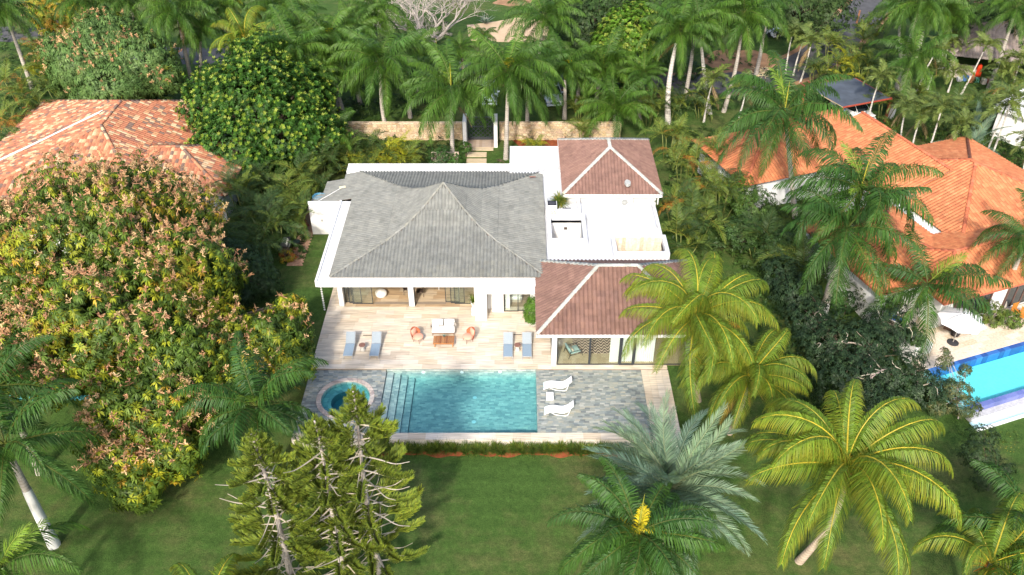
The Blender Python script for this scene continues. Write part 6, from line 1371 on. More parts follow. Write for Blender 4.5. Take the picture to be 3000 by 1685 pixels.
AR = [((1965, 400), 3.0, ('areca', 'areca', 'areca', 'arecaorange'), 'areca clump at the back right corner of the rear brown roof'), ((2010, 470), 3.4, ('areca', 'areca', 'arecaorange', 'areca', 'areca'), 'areca clump with orange fronds beside the rear brown roof'),
      ((2060, 540), 3.4, ('areca', 'areca', 'areca', 'areca', 'arecaorange'), 'areca clump right of the white flat roof corner'), ((1985, 585), 3.0, ('areca', 'arecadark', 'areca', 'areca', 'arecaorange'), 'areca clump below the short rain chain'),
      ((2095, 450), 3.6, ('areca',), 'pale areca clump left of the orange tiled roof'), ((2050, 640), 3.0, ('arecadark', 'areca'), 'dark areca clump behind the coconut palm crown'), ((2125, 560), 3.2, ('areca', 'arecadark'), 'areca clump below the orange tiled roof'), ((2010, 690), 2.6, ('arecadark', 'areca'), 'areca clump beside the white flat roof edge'),
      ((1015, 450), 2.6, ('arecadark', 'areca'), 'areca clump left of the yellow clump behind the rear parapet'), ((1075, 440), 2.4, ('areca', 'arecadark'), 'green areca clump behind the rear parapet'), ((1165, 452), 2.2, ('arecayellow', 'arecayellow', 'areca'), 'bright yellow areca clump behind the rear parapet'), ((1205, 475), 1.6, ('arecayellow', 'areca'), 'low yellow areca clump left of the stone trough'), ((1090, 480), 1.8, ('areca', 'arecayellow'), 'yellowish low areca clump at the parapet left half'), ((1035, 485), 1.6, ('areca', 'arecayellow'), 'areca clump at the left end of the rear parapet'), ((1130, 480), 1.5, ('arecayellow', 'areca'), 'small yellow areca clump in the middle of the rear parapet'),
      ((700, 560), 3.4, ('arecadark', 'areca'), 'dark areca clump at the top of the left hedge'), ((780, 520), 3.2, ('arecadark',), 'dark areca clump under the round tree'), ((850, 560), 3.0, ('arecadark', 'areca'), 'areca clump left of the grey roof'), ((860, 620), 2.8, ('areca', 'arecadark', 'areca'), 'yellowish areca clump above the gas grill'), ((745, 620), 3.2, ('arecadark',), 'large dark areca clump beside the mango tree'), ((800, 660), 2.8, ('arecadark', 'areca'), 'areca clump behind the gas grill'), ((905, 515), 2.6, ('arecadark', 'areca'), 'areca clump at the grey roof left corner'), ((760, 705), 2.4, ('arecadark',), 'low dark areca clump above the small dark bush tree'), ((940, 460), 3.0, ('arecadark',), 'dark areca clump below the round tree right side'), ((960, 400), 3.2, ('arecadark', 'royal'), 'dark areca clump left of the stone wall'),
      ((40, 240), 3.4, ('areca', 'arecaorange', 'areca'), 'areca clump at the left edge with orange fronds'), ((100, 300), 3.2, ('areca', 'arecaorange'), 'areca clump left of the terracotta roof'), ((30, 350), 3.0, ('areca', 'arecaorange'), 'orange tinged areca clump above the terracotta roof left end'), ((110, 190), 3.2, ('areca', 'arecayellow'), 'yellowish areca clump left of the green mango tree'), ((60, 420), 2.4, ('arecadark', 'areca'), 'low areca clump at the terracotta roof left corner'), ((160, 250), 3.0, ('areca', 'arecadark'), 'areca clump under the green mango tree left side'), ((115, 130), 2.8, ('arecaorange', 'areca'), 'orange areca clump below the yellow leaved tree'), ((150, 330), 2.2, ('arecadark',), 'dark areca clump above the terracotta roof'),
      ((490, 345), 1.6, ('areca', 'areca'), 'bushy fern palm in the notch of the terracotta roof'), ((535, 480), 2.0, ('areca', 'date'), 'grey green palm bush in front of the terracotta roof'), ((430, 300), 1.2, ('areca',), 'low palm bush behind the terracotta roof'),
      ((2400, 195), 3.0, ('areca', 'arecadark'), 'areca clump between the road and the carport, left one'), ((2470, 190), 3.0, ('areca', 'arecayellow'), 'yellow tipped areca clump behind the carport'), ((2540, 200), 3.0, ('arecadark', 'areca'), 'areca clump at the carport rear corner'), ((2520, 130), 3.0, ('areca', 'arecadark'), 'areca clump by the short wooden post'), ((2440, 130), 2.6, ('areca',), 'pale areca clump at the road edge'), ((2870, 300), 2.8, ('arecadark', 'areca'), 'areca clump below the pavilion heap'), ((2950, 260), 2.8, ('arecadark', 'areca', 'arecaorange'), 'areca clump at the right edge below the pavilion'), ((2820, 320), 2.6, ('areca', 'arecadark'), 'areca clump beside the narrow lawn'), ((2600, 300), 2.4, ('areca', 'arecadark'), 'areca clump right of the carport'), ((2690, 270), 1.8, ('areca',), 'low areca clump left of the slim palm row'),
      ((1850, 250), 2.8, ('areca', 'arecadark'), 'areca clump behind the low spreading palm'), ((1905, 310), 2.8, ('areca', 'arecadark', 'areca'), 'areca clump left of the tall pale trunk'), ((1700, 310), 2.0, ('areca',), 'areca clump behind the right stone wall'), ((1710, 380), 1.6, ('areca',), 'palm clump in front of the right stone wall end'), ((1568, 430), 1.2, ('areca', 'arecayellow'), 'small palm in the grassy bed by the path'), ((1970, 300), 2.6, ('areca', 'arecadark'), 'areca clump right of the tall pale trunk'), ((2060, 300), 2.2, ('arecadark', 'areca'), 'areca clump at the foot of the white trunk palm'),
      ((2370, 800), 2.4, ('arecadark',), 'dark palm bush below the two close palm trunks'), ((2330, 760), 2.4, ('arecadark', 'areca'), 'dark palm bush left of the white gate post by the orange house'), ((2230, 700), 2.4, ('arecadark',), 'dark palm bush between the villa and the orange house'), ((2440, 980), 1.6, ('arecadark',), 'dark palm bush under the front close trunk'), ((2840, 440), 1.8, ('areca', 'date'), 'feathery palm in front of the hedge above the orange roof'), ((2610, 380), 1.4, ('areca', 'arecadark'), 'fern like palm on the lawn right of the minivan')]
for (px, py), h, keys, lab in AR: clump(px, py, h, lab, keys, n=26 if h > 2 else 20, rad=1.0 if h > 2 else .55, s=1.08 if h > 2 else .8)

# ------------------------------------------------------------------ broad-leaved crowns
def crown_mesh(name, lobes, dens, L, Wd, K, cols, mat, seed, el=(-.5, .35), spread=1.0, back=.55, layers=((1.0, 1.0), (.78, .6)), rough=.18, zmin=None, fold=.25, cluster_r=.0, colnoise=None, down=0.0):
    """leaf clusters on the lobes (cx,cy,cz,rx,ry,rz); every leaf one bent quad"""
    rs = np.random.RandomState(seed); Ps, Ns, Ly = [], [], []
    for li, (cx, cy, cz, rx, ry, rz) in enumerate(lobes):
        area = 4 * math.pi * ((rx * ry) ** 1.6 / 3 + (rx * rz) ** 1.6 / 3 + (ry * rz) ** 1.6 / 3) ** (1 / 1.6)
        for q, dd in layers:
            n = int(area * dens * dd); v = rs.normal(size=(n, 3)); v /= np.linalg.norm(v, axis=1)[:, None]
            rr = q * (1 + rough * (np.sin(v[:, 0] * 5 + li) * np.sin(v[:, 1] * 6 + 2 * li) * np.cos(v[:, 2] * 5 + li) + rs.normal(size=n) * .35))
            p = np.array([cx, cy, cz]) + v * np.array([rx, ry, rz]) * rr[:, None]; nn = v / np.array([rx, ry, rz]); nn /= np.linalg.norm(nn, axis=1)[:, None]
            keep = np.ones(n, bool)
            for lj, (ax, ay, az_, bx, by, bz) in enumerate(lobes):
                if lj != li: keep &= (((p - np.array([ax, ay, az_])) / (np.array([bx, by, bz]) * .86)) ** 2).sum(1) > 1
            far = nn[:, 1] - .35 * nn[:, 2] > .55; keep &= ~(far & (rs.rand(n) > back))
            if zmin is not None: keep &= p[:, 2] > zmin
            Ps.append(p[keep]); Ns.append(nn[keep]); Ly.append(np.full(keep.sum(), q))
    P = np.concatenate(Ps); Nn = np.concatenate(Ns); Ly = np.concatenate(Ly); n = len(P)
    Nn = Nn + np.array([0, 0, .55 - down]); Nn /= np.linalg.norm(Nn, axis=1)[:, None]
    ref = np.where(np.abs(Nn[:, 2:3]) > .9, np.array([[1., 0, 0]]), np.array([[0, 0, 1.]])); A = np.cross(Nn, ref); A /= np.linalg.norm(A, axis=1)[:, None]; B = np.cross(Nn, A)
    cols = np.array(cols); nc = len(cols); blk = rs.randint(0, nc, size=n)
    if colnoise is not None: blk = colnoise(P, rs, nc)
    base = cols[blk] * (1 + rs.uniform(-.22, .22, size=(n, 1)))
    ang = (np.arange(K) * 2.399963)[None] + rs.uniform(0, 6.28, (n, 1)) + rs.uniform(-.3, .3, (n, K)); e = rs.uniform(el[0], el[1], (n, K)); l = L * rs.uniform(.65, 1.15, (n, K)); w_ = Wd * rs.uniform(.8, 1.15, (n, K))
    D = (np.cos(ang) * np.cos(e))[..., None] * A[:, None] + (np.sin(ang) * np.cos(e))[..., None] * B[:, None] + np.sin(e)[..., None] * Nn[:, None]
    D[..., 2] -= down * .8; D /= np.linalg.norm(D, axis=2)[..., None]
    S = np.cross(D, Nn[:, None]); S /= (np.linalg.norm(S, axis=2)[..., None] + 1e-6); U = np.cross(S, D)
    O = P[:, None] + rs.normal(size=(n, K, 3)) * cluster_r + D * (l * .08)[..., None]
    mid = O + D * (l * .5)[..., None] + U * (l * fold * .3)[..., None]; tip = O + D * l[..., None] - np.array([0, 0, 1.]) * (l * fold)[..., None]
    V_ = np.stack([O, mid + S * (w_ / 2)[..., None], tip, mid - S * (w_ / 2)[..., None]], axis=2).reshape(-1, 3)
    C = np.repeat((base[:, None] * (1 + rs.uniform(-.2, .2, (n, K, 1)))).reshape(-1, 3), 4, axis=0)
    F = np.arange(n * K * 4).reshape(-1, 4)
    return npmesh(name, V_, F, np.clip(C, .003, .9), mat), P, Nn, Ly
def limbs(base, lobes, r0, seed, mat, name='trunk'):
    rnd = random.Random(seed); b = MB(); base = Vector(base); cx = sum(l[0] for l in lobes) / len(lobes); cy = sum(l[1] for l in lobes) / len(lobes); lo = min(l[2] - l[5] for l in lobes)
    fork = Vector((base.x * .6 + cx * .4, base.y * .6 + cy * .4, base.z + max(1.0, (sum(l[2] for l in lobes) / len(lobes) - base.z) * .4)))
    b.tube([base - Vector((0, 0, .5)), base.lerp(fork, .5) + Vector((.1, 0, 0)), fork], [r0 * 1.3, r0, r0 * .85], 9)
    for l in lobes:
        for k in range(3):
            e = Vector((l[0] + rnd.uniform(-.5, .5) * l[3], l[1] + rnd.uniform(-.5, .5) * l[4], l[2] + rnd.uniform(-.1, .6) * l[5])); m_ = fork.lerp(e, .5) + Vector((rnd.uniform(-.4, .4), rnd.uniform(-.4, .4), .3)); b.tube([fork, m_, e], [r0 * .5, r0 * .3, r0 * .1], 6)
    return b
def tree(name, label, base, lobes, dens, L, Wd, K, cols, seed, mat='leaf', r0=.3, group=None, cat='tree', bark='bark', **kw):
    t = thing(name, base, label, cat, group); inv = Matrix.Translation(-Vector(base))
    me, P, Nn, Ly = crown_mesh('crown', lobes, dens, L, Wd, K, cols, M[mat], seed, **kw); wchild('crown', me, t)
    wchild('trunk', limbs(base, lobes, r0, seed, M[bark]).mesh('trunk', M[bark], True), t); return t, P, Nn, Ly
def lobe(px, py, z, rx, ry=None, rz=None):
    c = G(px, py, z); return (c.x, c.y, c.z, rx, ry or rx, rz or rx * .8)
def patchy(thr, scale, a, b, seed=0):
    def f(P, rs, nc):
        v = np.sin(P[:, 0] * scale + seed) * np.sin(P[:, 1] * scale * 1.3 + 2 + seed) + np.sin(P[:, 2] * scale * 1.7 + P[:, 0] * .9) * .6 + rs.normal(size=len(P)) * .55
        lo = rs.choice(a, size=len(P)); hi = rs.choice(b, size=len(P)); return np.where(v > thr, hi, lo)
    return f
# --- flowering mango tree, far left
ML = [lobe(280, 730, 7.0, 6.0, 5.6, 4.9), lobe(470, 655, 6.6, 3.9, 3.8, 3.6), lobe(130, 720, 6.8, 3.6, 3.6, 3.2), lobe(30, 900, 5.6, 4.4, 4.2, 4.0), lobe(530, 830, 5.6, 3.5, 3.6, 3.4), lobe(330, 960, 5.6, 5.0, 4.4, 4.0), lobe(150, 1040, 4.6, 3.4, 3.2, 2.8), lobe(520, 1080, 4.0, 3.2, 3.0, 2.8), lobe(800, 1000, 2.9, 2.3, 2.1, 1.9), lobe(700, 1090, 2.8, 2.2, 2.0, 1.8), lobe(850, 1060, 2.4, 1.4, 1.3, 1.2), lobe(640, 985, 3.6, 2.1, 2.0, 1.9), lobe(430, 1210, 3.4, 3.2, 2.6, 2.6), lobe(370, 1330, 2.2, 2.2, 1.9, 2.0), lobe(400, 1430, 1.2, 1.4, 1.2, 1.2), lobe(510, 1330, 2.0, 1.7, 1.4, 1.6), lobe(845, 895, 3.0, 1.0, .9, .9), lobe(330, 600, 7.6, 3.0, 2.8, 2.4)]
MC = [(.085, .145, .022), (.105, .172, .026), (.068, .12, .02), (.135, .20, .024), (.30, .33, .024), (.38, .38, .03), (.42, .28, .03)]
mt, P, Nn, Ly = tree('mango_tree', 'huge flowering mango tree with orange pink blossoms filling the left side', G(360, 1120, -.5), ML, 9.5, .36, .092, 11, MC, 5, r0=.45, down=.45, el=(-.5, .3), rough=.32, colnoise=patchy(.85, .55, [0, 1, 2, 3, 0, 1, 2, 4], [4, 5, 4, 6]), layers=((1.0, 1.0), (.86, .5), (.7, .4)))
def panicles(P, Nn, Ly, frac, size, col, seed, lim=None):
    rs = np.random.RandomState(seed); v = np.sin(P[:, 0] * .8 + 1) * np.sin(P[:, 1] * 1.0) + np.cos(P[:, 2] * 1.1 + P[:, 0] * .5) * .7 + rs.normal(size=len(P)) * .95 + P[:, 2] * .10
    s = (Ly > .95) & (v > np.quantile(v, 1 - frac)) & (Nn[:, 2] > -.1) & (P[:, 2] > 2.7); p = P[s]; nn = Nn[s]; n = len(p); K = 15
    d0 = nn + np.array([0, 0, .45]); d0 /= np.linalg.norm(d0, axis=1)[:, None]; base = np.repeat(p[:, None] + nn[:, None] * .10, K, 1); ti = rs.uniform(.0, 1, (n, K)); L_ = size * rs.uniform(.8, 1.3, (n, 1))
    o = base + d0[:, None] * (ti * L_)[..., None]; D = rs.normal(size=(n, K, 3)); D += d0[:, None] * .7; D /= np.linalg.norm(D, axis=2)[..., None]; l = size * (.62 - .35 * ti) * rs.uniform(.7, 1.2, (n, K)); tip = o + D * l[..., None]
    S = np.cross(D, rs.normal(size=(n, K, 3))); S /= np.linalg.norm(S, axis=2)[..., None]; w_ = .017
    V1 = np.stack([o - S * w_, o + S * w_, tip + S * w_ * 1.6, tip - S * w_ * 1.6], axis=2).reshape(-1, 3)
    c = np.array(col)[rs.randint(0, len(col), n)] * rs.uniform(.75, 1.25, (n, 1)); C = np.repeat(c, K * 4, axis=0)
    return npmesh('flower_panicles', V1, np.arange(n * K * 4).reshape(-1, 4), C, M['needle'])
BL = [(.54, .31, .16), (.60, .37, .20), (.47, .25, .13), (.62, .42, .22), (.42, .21, .12)]
tag(wchild('flower_panicles', panicles(P, Nn, Ly, .36, .46, BL, 3), mt), kind='stuff')
# --- green mango, top left
t, P, Nn, Ly = tree('mango_tree', 'green mango tree with a few pink blossoms behind the terracotta roof', G(330, 290, -.1), [lobe(320, 150, 6, 4.2, 4, 3.6), lobe(240, 200, 5.2, 3.2, 3, 3), lobe(420, 190, 5.2, 3.4, 3.2, 3), lobe(330, 250, 4.2, 3.6, 3, 2.6), lobe(480, 225, 4.2, 2.0, 2, 1.8), lobe(190, 160, 5.4, 2.4, 2.3, 2.2), lobe(265, 290, 3.2, 1.8, 1.6, 1.5)], 7.5, .44, .11, 10, [(.13, .215, .05), (.155, .24, .058), (.11, .185, .042), (.18, .26, .066), (.30, .33, .035)], 11, r0=.4, down=.45, colnoise=patchy(1.25, .8, [0, 1, 2, 3], [4, 3]))
tag(wchild('flower_panicles', panicles(P, Nn, Ly, .10, .42, BL, 4), t), kind='stuff')
# --- dark round tree with pale rosettes
RT = [lobe(755, 300, 6.0, 4.0, 4, 4.0), lobe(640, 300, 5.0, 3.0, 3, 3), lobe(760, 200, 7.0, 3.0, 3, 2.8), lobe(880, 280, 5.2, 2.8, 2.8, 2.8), lobe(700, 400, 4.0, 3.4, 3, 3), lobe(850, 390, 4.0, 3.2, 3, 2.8), lobe(950, 400, 3.2, 1.9, 1.9, 2.0), lobe(640, 430, 3.2, 2.2, 2, 2), lobe(760, 480, 2.4, 2.2, 1.8, 1.8)]
t, P, Nn, Ly = tree('round_tree', 'dense dark green round tree with pale yellow leaf rosettes left of the grey roof', G(760, 470, -.1), RT, 9.0, .30, .14, 9, [(.042, .112, .014), (.054, .135, .018), (.034, .09, .012), (.07, .16, .022)], 21, mat='gloss_leaf', r0=.4, el=(.0, .85), rough=.3, layers=((1.0, 1.0), (.85, .6)))
rs = np.random.RandomState(2); s_ = (Ly > .95) & (rs.rand(len(P)) < .36); p = P[s_] + Nn[s_] * .16; nn = Nn[s_]; n = len(p); K = 6
ax = np.where(np.abs(nn[:, 2:3]) > .9, np.array([[1., 0, 0]]), np.array([[0, 0, 1.]])); A = np.cross(nn, ax); A /= np.linalg.norm(A, axis=1)[:, None]; B = np.cross(nn, A); an = np.arange(K)[None] * 1.05 + rs.rand(n, 1) * 6
D = (np.cos(an) * .6)[..., None] * A[:, None] + (np.sin(an) * .6)[..., None] * B[:, None] + nn[:, None] * .75; S = np.cross(D, nn[:, None]); o = np.repeat(p[:, None], K, 1); tip = o + D * .34; md = o + D * .19
V_ = np.stack([o, md + S * .085, tip, md - S * .085], axis=2).reshape(-1, 3); C = np.repeat(np.array([[.24, .33, .045], [.18, .28, .035], [.32, .38, .08]])[rs.randint(0, 3, n)], K * 4, axis=0)
tag(wchild('pale_rosettes', npmesh('pale_rosettes', V_, np.arange(n * K * 4).reshape(-1, 4), C, M['leaf']), t), kind='stuff')
# --- other broad-leaved trees
tree('round_tree', 'bright yellow green round tree near the top centre', G(1835, 225, -.1), [lobe(1835, 100, 6, 2.8, 2.8, 2.8), lobe(1790, 140, 4.6, 2.2, 2.2, 2.2), lobe(1875, 60, 6.4, 2.2, 2.2, 2), lobe(1870, 150, 4.2, 2.2, 2, 2.2), lobe(1830, 195, 2.8, 2, 1.8, 1.8)], 8, .30, .15, 8, [(.11, .22, .018), (.14, .26, .02), (.09, .18, .015), (.30, .36, .05)], 23, mat='gloss_leaf', el=(.1, .8))
tree('dark_tree', 'dark dense tree behind the bright green round tree', G(1720, 150, -.1), [lobe(1710, 50, 6, 4, 4, 4), lobe(1780, 10, 7, 4, 4, 4), lobe(1690, 110, 4, 3, 2.6, 3), lobe(1900, -10, 7, 4, 4, 3.4)], 5, .30, .13, 9, [(.030, .062, .017), (.038, .078, .02), (.026, .055, .015), (.05, .085, .022)], 24)
tree('dark_tree', 'dark tree at the top edge above the white parked car', G(2330, 95, -.1), [lobe(2320, 10, 5, 4, 4, 3.6), lobe(2420, 30, 4, 3.4, 3, 2.8), lobe(2250, -10, 6, 3.6, 3.4, 3), lobe(2390, -30, 6, 4, 4, 3.6), lobe(2350, 75, 2.4, 1.8, 1.6, 1.5)], 5, .28, .12, 9, [(.045, .08, .02), (.055, .10, .024), (.035, .065, .018), (.07, .11, .028)], 25)
tree('dark_tree', 'dark tree mass behind the pavilion at the top right', G(2980, 60, -.1), [lobe(2880, 0, 6, 4.5, 4, 4.5), lobe(2980, 40, 5, 4.2, 4, 4.2), lobe(3040, 90, 4.6, 3.6, 3.4, 3.6), lobe(2800, -20, 7, 4.5, 4, 4)], 4.5, .30, .13, 9, [(.022, .050, .018), (.03, .062, .022), (.02, .042, .015)], 26)
tree('yellow_tree', 'yellow leaved tree with white branches in the top left', G(175, 90, -.1), [lobe(165, 40, 5, 2.6, 2.4, 2.4), lobe(215, 60, 4.2, 2.2, 2, 2), lobe(125, 15, 5.4, 2.2, 2, 2), lobe(200, 90, 2.8, 1.8, 1.6, 1.5)], 5, .36, .16, 7, [(.30, .30, .025), (.16, .24, .025), (.38, .33, .05), (.42, .26, .03)], 27, bark='bark_grey', r0=.22)
tree('bush_tree', 'small dark green tree right of the mango tree beside the side lawn', G(715, 850, -.1), [lobe(720, 790, 2.4, 2.1, 1.9, 1.8), lobe(660, 760, 2.6, 1.9, 1.8, 1.8), lobe(770, 830, 1.6, 1.4, 1.3, 1.2), lobe(690, 860, 1.4, 1.6, 1.3, 1.2)], 11, .24, .06, 11, [(.038, .075, .024), (.048, .092, .03), (.032, .062, .02)], 28, r0=.15, down=.3)
DT = [lobe(2430, 1010, 2.6, 2.0, 1.9, 1.8), lobe(2530, 1020, 2.4, 2.1, 1.9, 1.8), lobe(2600, 960, 2.2, 1.7, 1.6, 1.5), lobe(2480, 1110, 2.2, 2.2, 1.9, 1.8), lobe(2610, 1090, 1.8, 1.9, 1.7, 1.6), lobe(2380, 940, 2.6, 1.6, 1.5, 1.5), lobe(2700, 1130, 1.6, 1.4, 1.3, 1.3), lobe(2560, 1190, 1.2, 1.7, 1.3, 1.3), lobe(2330, 860, 2.4, 1.6, 1.5, 1.5), lobe(2290, 800, 2.4, 1.4, 1.3, 1.3)]
t, *_ = tree('dark_shrub_tree', 'sprawling dark green shrub tree with bare twigs between the palms and the neighbouring pool', G(2530, 1130, -.5), DT, 10.5, .22, .075, 9, [(.034, .062, .024), (.043, .078, .03), (.028, .052, .02), (.06, .095, .034)], 29, r0=.18, rough=.35)
rnd = random.Random(3); b = MB()
for k in range(26):
    l = rnd.choice(DT[:7]); p0 = Vector((l[0] + rnd.uniform(-.6, .6) * l[3], l[1] - .3 * l[4], l[2] + .3 * l[5])); d = Vector((rnd.uniform(-1, 1), rnd.uniform(-.6, .3), rnd.uniform(.3, 1))); pts = [p0]
    for q in range(4): pts.append(pts[-1] + d * .38); d = (d + Vector((rnd.uniform(-.7, .7), rnd.uniform(-.6, .6), rnd.uniform(-.6, .3)))).normalized()
    b.tube(pts, [.045, .04, .03, .022, .01], 5, tone=jit((.38, .33, .27), .25, rnd))
tag(wchild('bare_twigs', b.mesh('bare_twigs', M['tone']), t), kind='stuff')
tree('shrub_tree', 'leggy shrub with olive leaf rosettes in front of the neighbouring pool corner', G(2810, 1230, -.8), [lobe(2800, 1140, 1.5, .95, .8, .8), lobe(2770, 1060, 2.2, .55, .5, .5), lobe(2830, 1190, .6, .9, .7, .7), lobe(2750, 1180, .8, .9, .8, .8), lobe(2830, 1085, 1.9, .4, .4, .4), lobe(2770, 1030, 2.8, .3, .3, .3)], 11, .22, .07, 9, [(.09, .12, .04), (.12, .14, .05), (.07, .10, .035), (.16, .15, .05)], 30, r0=.05, bark='bark_grey')
tree('shrub_tree', 'dark twiggy bush at the right end of the large coconut palm', G(2890, 1440, -.8), [lobe(2870, 1330, 1.2, 1.1, 1, .9), lobe(2900, 1400, .6, 1.0, .9, .8), lobe(2880, 1280, 1.6, .9, .8, .7), lobe(2950, 1370, .6, .5, .5, .4)], 9, .20, .065, 9, [(.035, .062, .024), (.045, .08, .03)], 31, r0=.06)
# light green shrubs along the right side of the villa
GSH = 'rounded garden shrubs'
SH = [((2165, 555), 2.4, 1.5, 'light green shrub tree below the orange roof left corner', [(.10, .18, .03), (.08, .15, .03), (.13, .2, .035)]), ((2215, 600), 2.4, 1.6, 'green shrub tree left of the two close palm trunks', [(.055, .11, .028), (.07, .13, .03)]), ((2180, 680), 2.0, 1.5, 'green shrub tree right of the coconut palm crown', [(.06, .12, .028), (.045, .09, .025)]), ((2280, 720), 2.0, 1.4, 'dark shrub below the brown earth by the orange house', [(.035, .075, .024), (.045, .09, .026)]), ((2345, 870), 1.6, 1.3, 'green shrub at the foot of the front close trunk', [(.045, .09, .026), (.06, .11, .03)]),
      ((2614, 880), 1.2, 1.0, 'fine leaved bright bush against the orange house left wall', [(.10, .15, .03), (.13, .18, .035)]), ((2560, 855), 1.2, 1.0, 'bush with fine leaves left of the orange house wall', [(.07, .12, .03), (.10, .15, .03)]), ((2484, 880), .8, .9, 'dark green bush with red flowers near the blue lounger', [(.025, .06, .018), (.03, .07, .02)]), ((2905, 915), .9, .9, 'yellow green fern bush right of the parasol, left half', [(.14, .18, .03), (.11, .16, .03)]), ((2955, 930), .8, .75, 'green fern bush right of the parasol, right half', [(.09, .15, .03), (.11, .16, .03)]), ((2685, 985), 1.5, .62, 'dark green bush growing in the white square planter', [(.05, .10, .028), (.07, .13, .032)]), ((2665, 965), 1.5, .45, 'small green bush spilling from the planter left side', [(.05, .10, .028), (.04, .085, .026)]),
      ((845, 745), .5, .62, 'yellow and red croton bush in front of the gas grill', [(.42, .26, .02), (.30, .28, .03), (.34, .08, .02), (.16, .18, .03)]), ((885, 655), .6, .4, 'pink flowering potted bush behind the black stool', [(.48, .03, .08), (.05, .09, .03), (.40, .02, .06)]), ((1332, 468), 1.0, .65, 'green shrub left of the stepping slabs', [(.05, .12, .025), (.065, .14, .03)]), ((1362, 430), 1.0, .5, 'leafy shrub touching the left gate post', [(.05, .12, .025), (.07, .15, .03)]), ((1290, 455), 1.2, 1.1, 'dark green shrub beside the stone trough', [(.04, .095, .024), (.055, .12, .028)]), ((1465, 485), .4, .5, 'low grassy shrub right of the stepping slabs', [(.11, .17, .03), (.09, .15, .03)]),
      ((2555, 70), 1.2, 1.6, 'yellow green shrub beside the road near the wooden post', [(.17, .22, .03), (.13, .19, .03)]), ((1930, 170), 1.8, 1.6, 'green shrub behind the tall pale trunk', [(.05, .10, .026), (.065, .12, .03)]), ((2010, 205), 1.2, 1.3, 'low green shrub at the road edge', [(.05, .09, .026), (.07, .11, .03)]), ((330, 345), .6, .8, 'dark shrub under the green mango tree', [(.03, .06, .02), (.04, .08, .022)]), ((200, 330), 1.0, 1.6, 'dark leafy shrub above the terracotta roof', [(.03, .065, .02), (.04, .08, .022), (.05, .09, .024)]), ((60, 70), 1.0, 1.0, 'round clipped shrub in the top left bed', [(.08, .12, .04), (.10, .14, .04)])]
for i, ((px, py), z, rr, lab, cl) in enumerate(SH):
    l0 = lobe(px, py, z, rr, rr * .9, rr * .85); rnd = random.Random(i); ll = [l0] + [(l0[0] + rnd.uniform(-.7, .7) * rr, l0[1] + rnd.uniform(-.4, .4) * rr, max(.3, l0[2] + rnd.uniform(-.7, .2) * rr), rr * .62, rr * .6, rr * .58) for _ in range(3)]
    tree('garden_shrub', lab, (l0[0], l0[1], gz(l0[0], l0[1])), ll, 14 if rr < .8 else 10, .2 if rr < 1 else .24, .075, 8, cl, 60 + i, r0=.05, group=GSH, cat='shrub', el=(-.2, .8), layers=((1, 1), (.7, .4)), back=.7)
# potted plant, roof plant
def tuft(name, loc, label, cat, n, L, col, wd=.03, seed=1, group=None, pot=None, up=(.5, 1.4), droop=.8, tipc=None):
    t = thing(name, loc, label, cat, group); rnd = random.Random(seed); b = MB()
    z0 = pot[1] if pot else 0
    for i in range(n):
        a = rnd.uniform(0, 6.28); e = rnd.uniform(*up); l = L * rnd.uniform(.6, 1.15); d = Vector((math.cos(a) * math.cos(e), math.sin(a) * math.cos(e), math.sin(e))); s_ = Vector((-math.sin(a), math.cos(a), 0)) * wd * .5
        p = [Vector((rnd.uniform(-.1, .1), rnd.uniform(-.1, .1), z0))]
        for q in range(3): p.append(p[-1] + d * l / 3); d = (d + Vector((0, 0, -droop * .45))).normalized()
        c = jit(col, .3, rnd); c2 = tipc if tipc and rnd.random() < .4 else c; o = len(b.v)
        b.v += [tuple(p[0] - s_), tuple(p[0] + s_), tuple(p[1] - s_), tuple(p[1] + s_), tuple(p[2] - s_ * .7), tuple(p[2] + s_ * .7), tuple(p[3])]; b.c += [c] * 4 + [c2] * 3; b.f += [(o, o + 1, o + 3, o + 2), (o + 2, o + 3, o + 5, o + 4), (o + 4, o + 5, o + 6)]
    link('leaves', b.mesh('leaves', M['leaf']), t)
    if pot: link('pot', MB((.72, .70, .66)).lathe([(pot[0] * .7, 0), (pot[0], pot[1] * .9), (pot[0], pot[1]), (pot[0] * .85, pot[1]), (pot[0] * .8, pot[1] * .8), (0, pot[1] * .8)], n=16).mesh('pot', M['tone'], True), t)
    return t
c = G(1637, 600, 3.12); tuft('roof_plant', (c.x, c.y, 3.12), 'spiky drooping green plant in the white roof planter', 'plant', 420, 1.25, (.10, .17, .03), .035, 3, up=(.4, 1.5), droop=1.3, tipc=(.36, .30, .05))
c = G(1563, 958, 0); t = tuft('potted_bush', (c.x - .05, c.y + .15, 0), 'tall bushy plant in a white pot beside the glass room', 'plant', 30, .6, (.08, .17, .02), .03, 4, pot=(.34, .55))
me, *_ = crown_mesh('crown', [(0, 0, 1.5, .62, .6, .85), (-.1, -.05, 1.0, .5, .5, .5), (.05, 0, 2.0, .45, .42, .5)], 40, .17, .045, 9, [(.09, .19, .02), (.07, .16, .018), (.12, .22, .03)], M['leaf'], 77, el=(-.2, .9)); link('crown', me, t)
c = G(1384, 895, 0); tuft('potted_bush', (c.x + .05, c.y, .0), 'small green plant behind the white sculpted pot', 'plant', 60, .7, (.14, .2, .03), .05, 5, pot=(.18, .35))
c = G(1421, 68, 0); tuft('agave', (c.x, c.y, 0), 'blue grey agave at the corner of the sand bank', 'agave', 40, 1.5, (.17, .22, .22), .14, 6, up=(.3, 1.2), droop=.15)
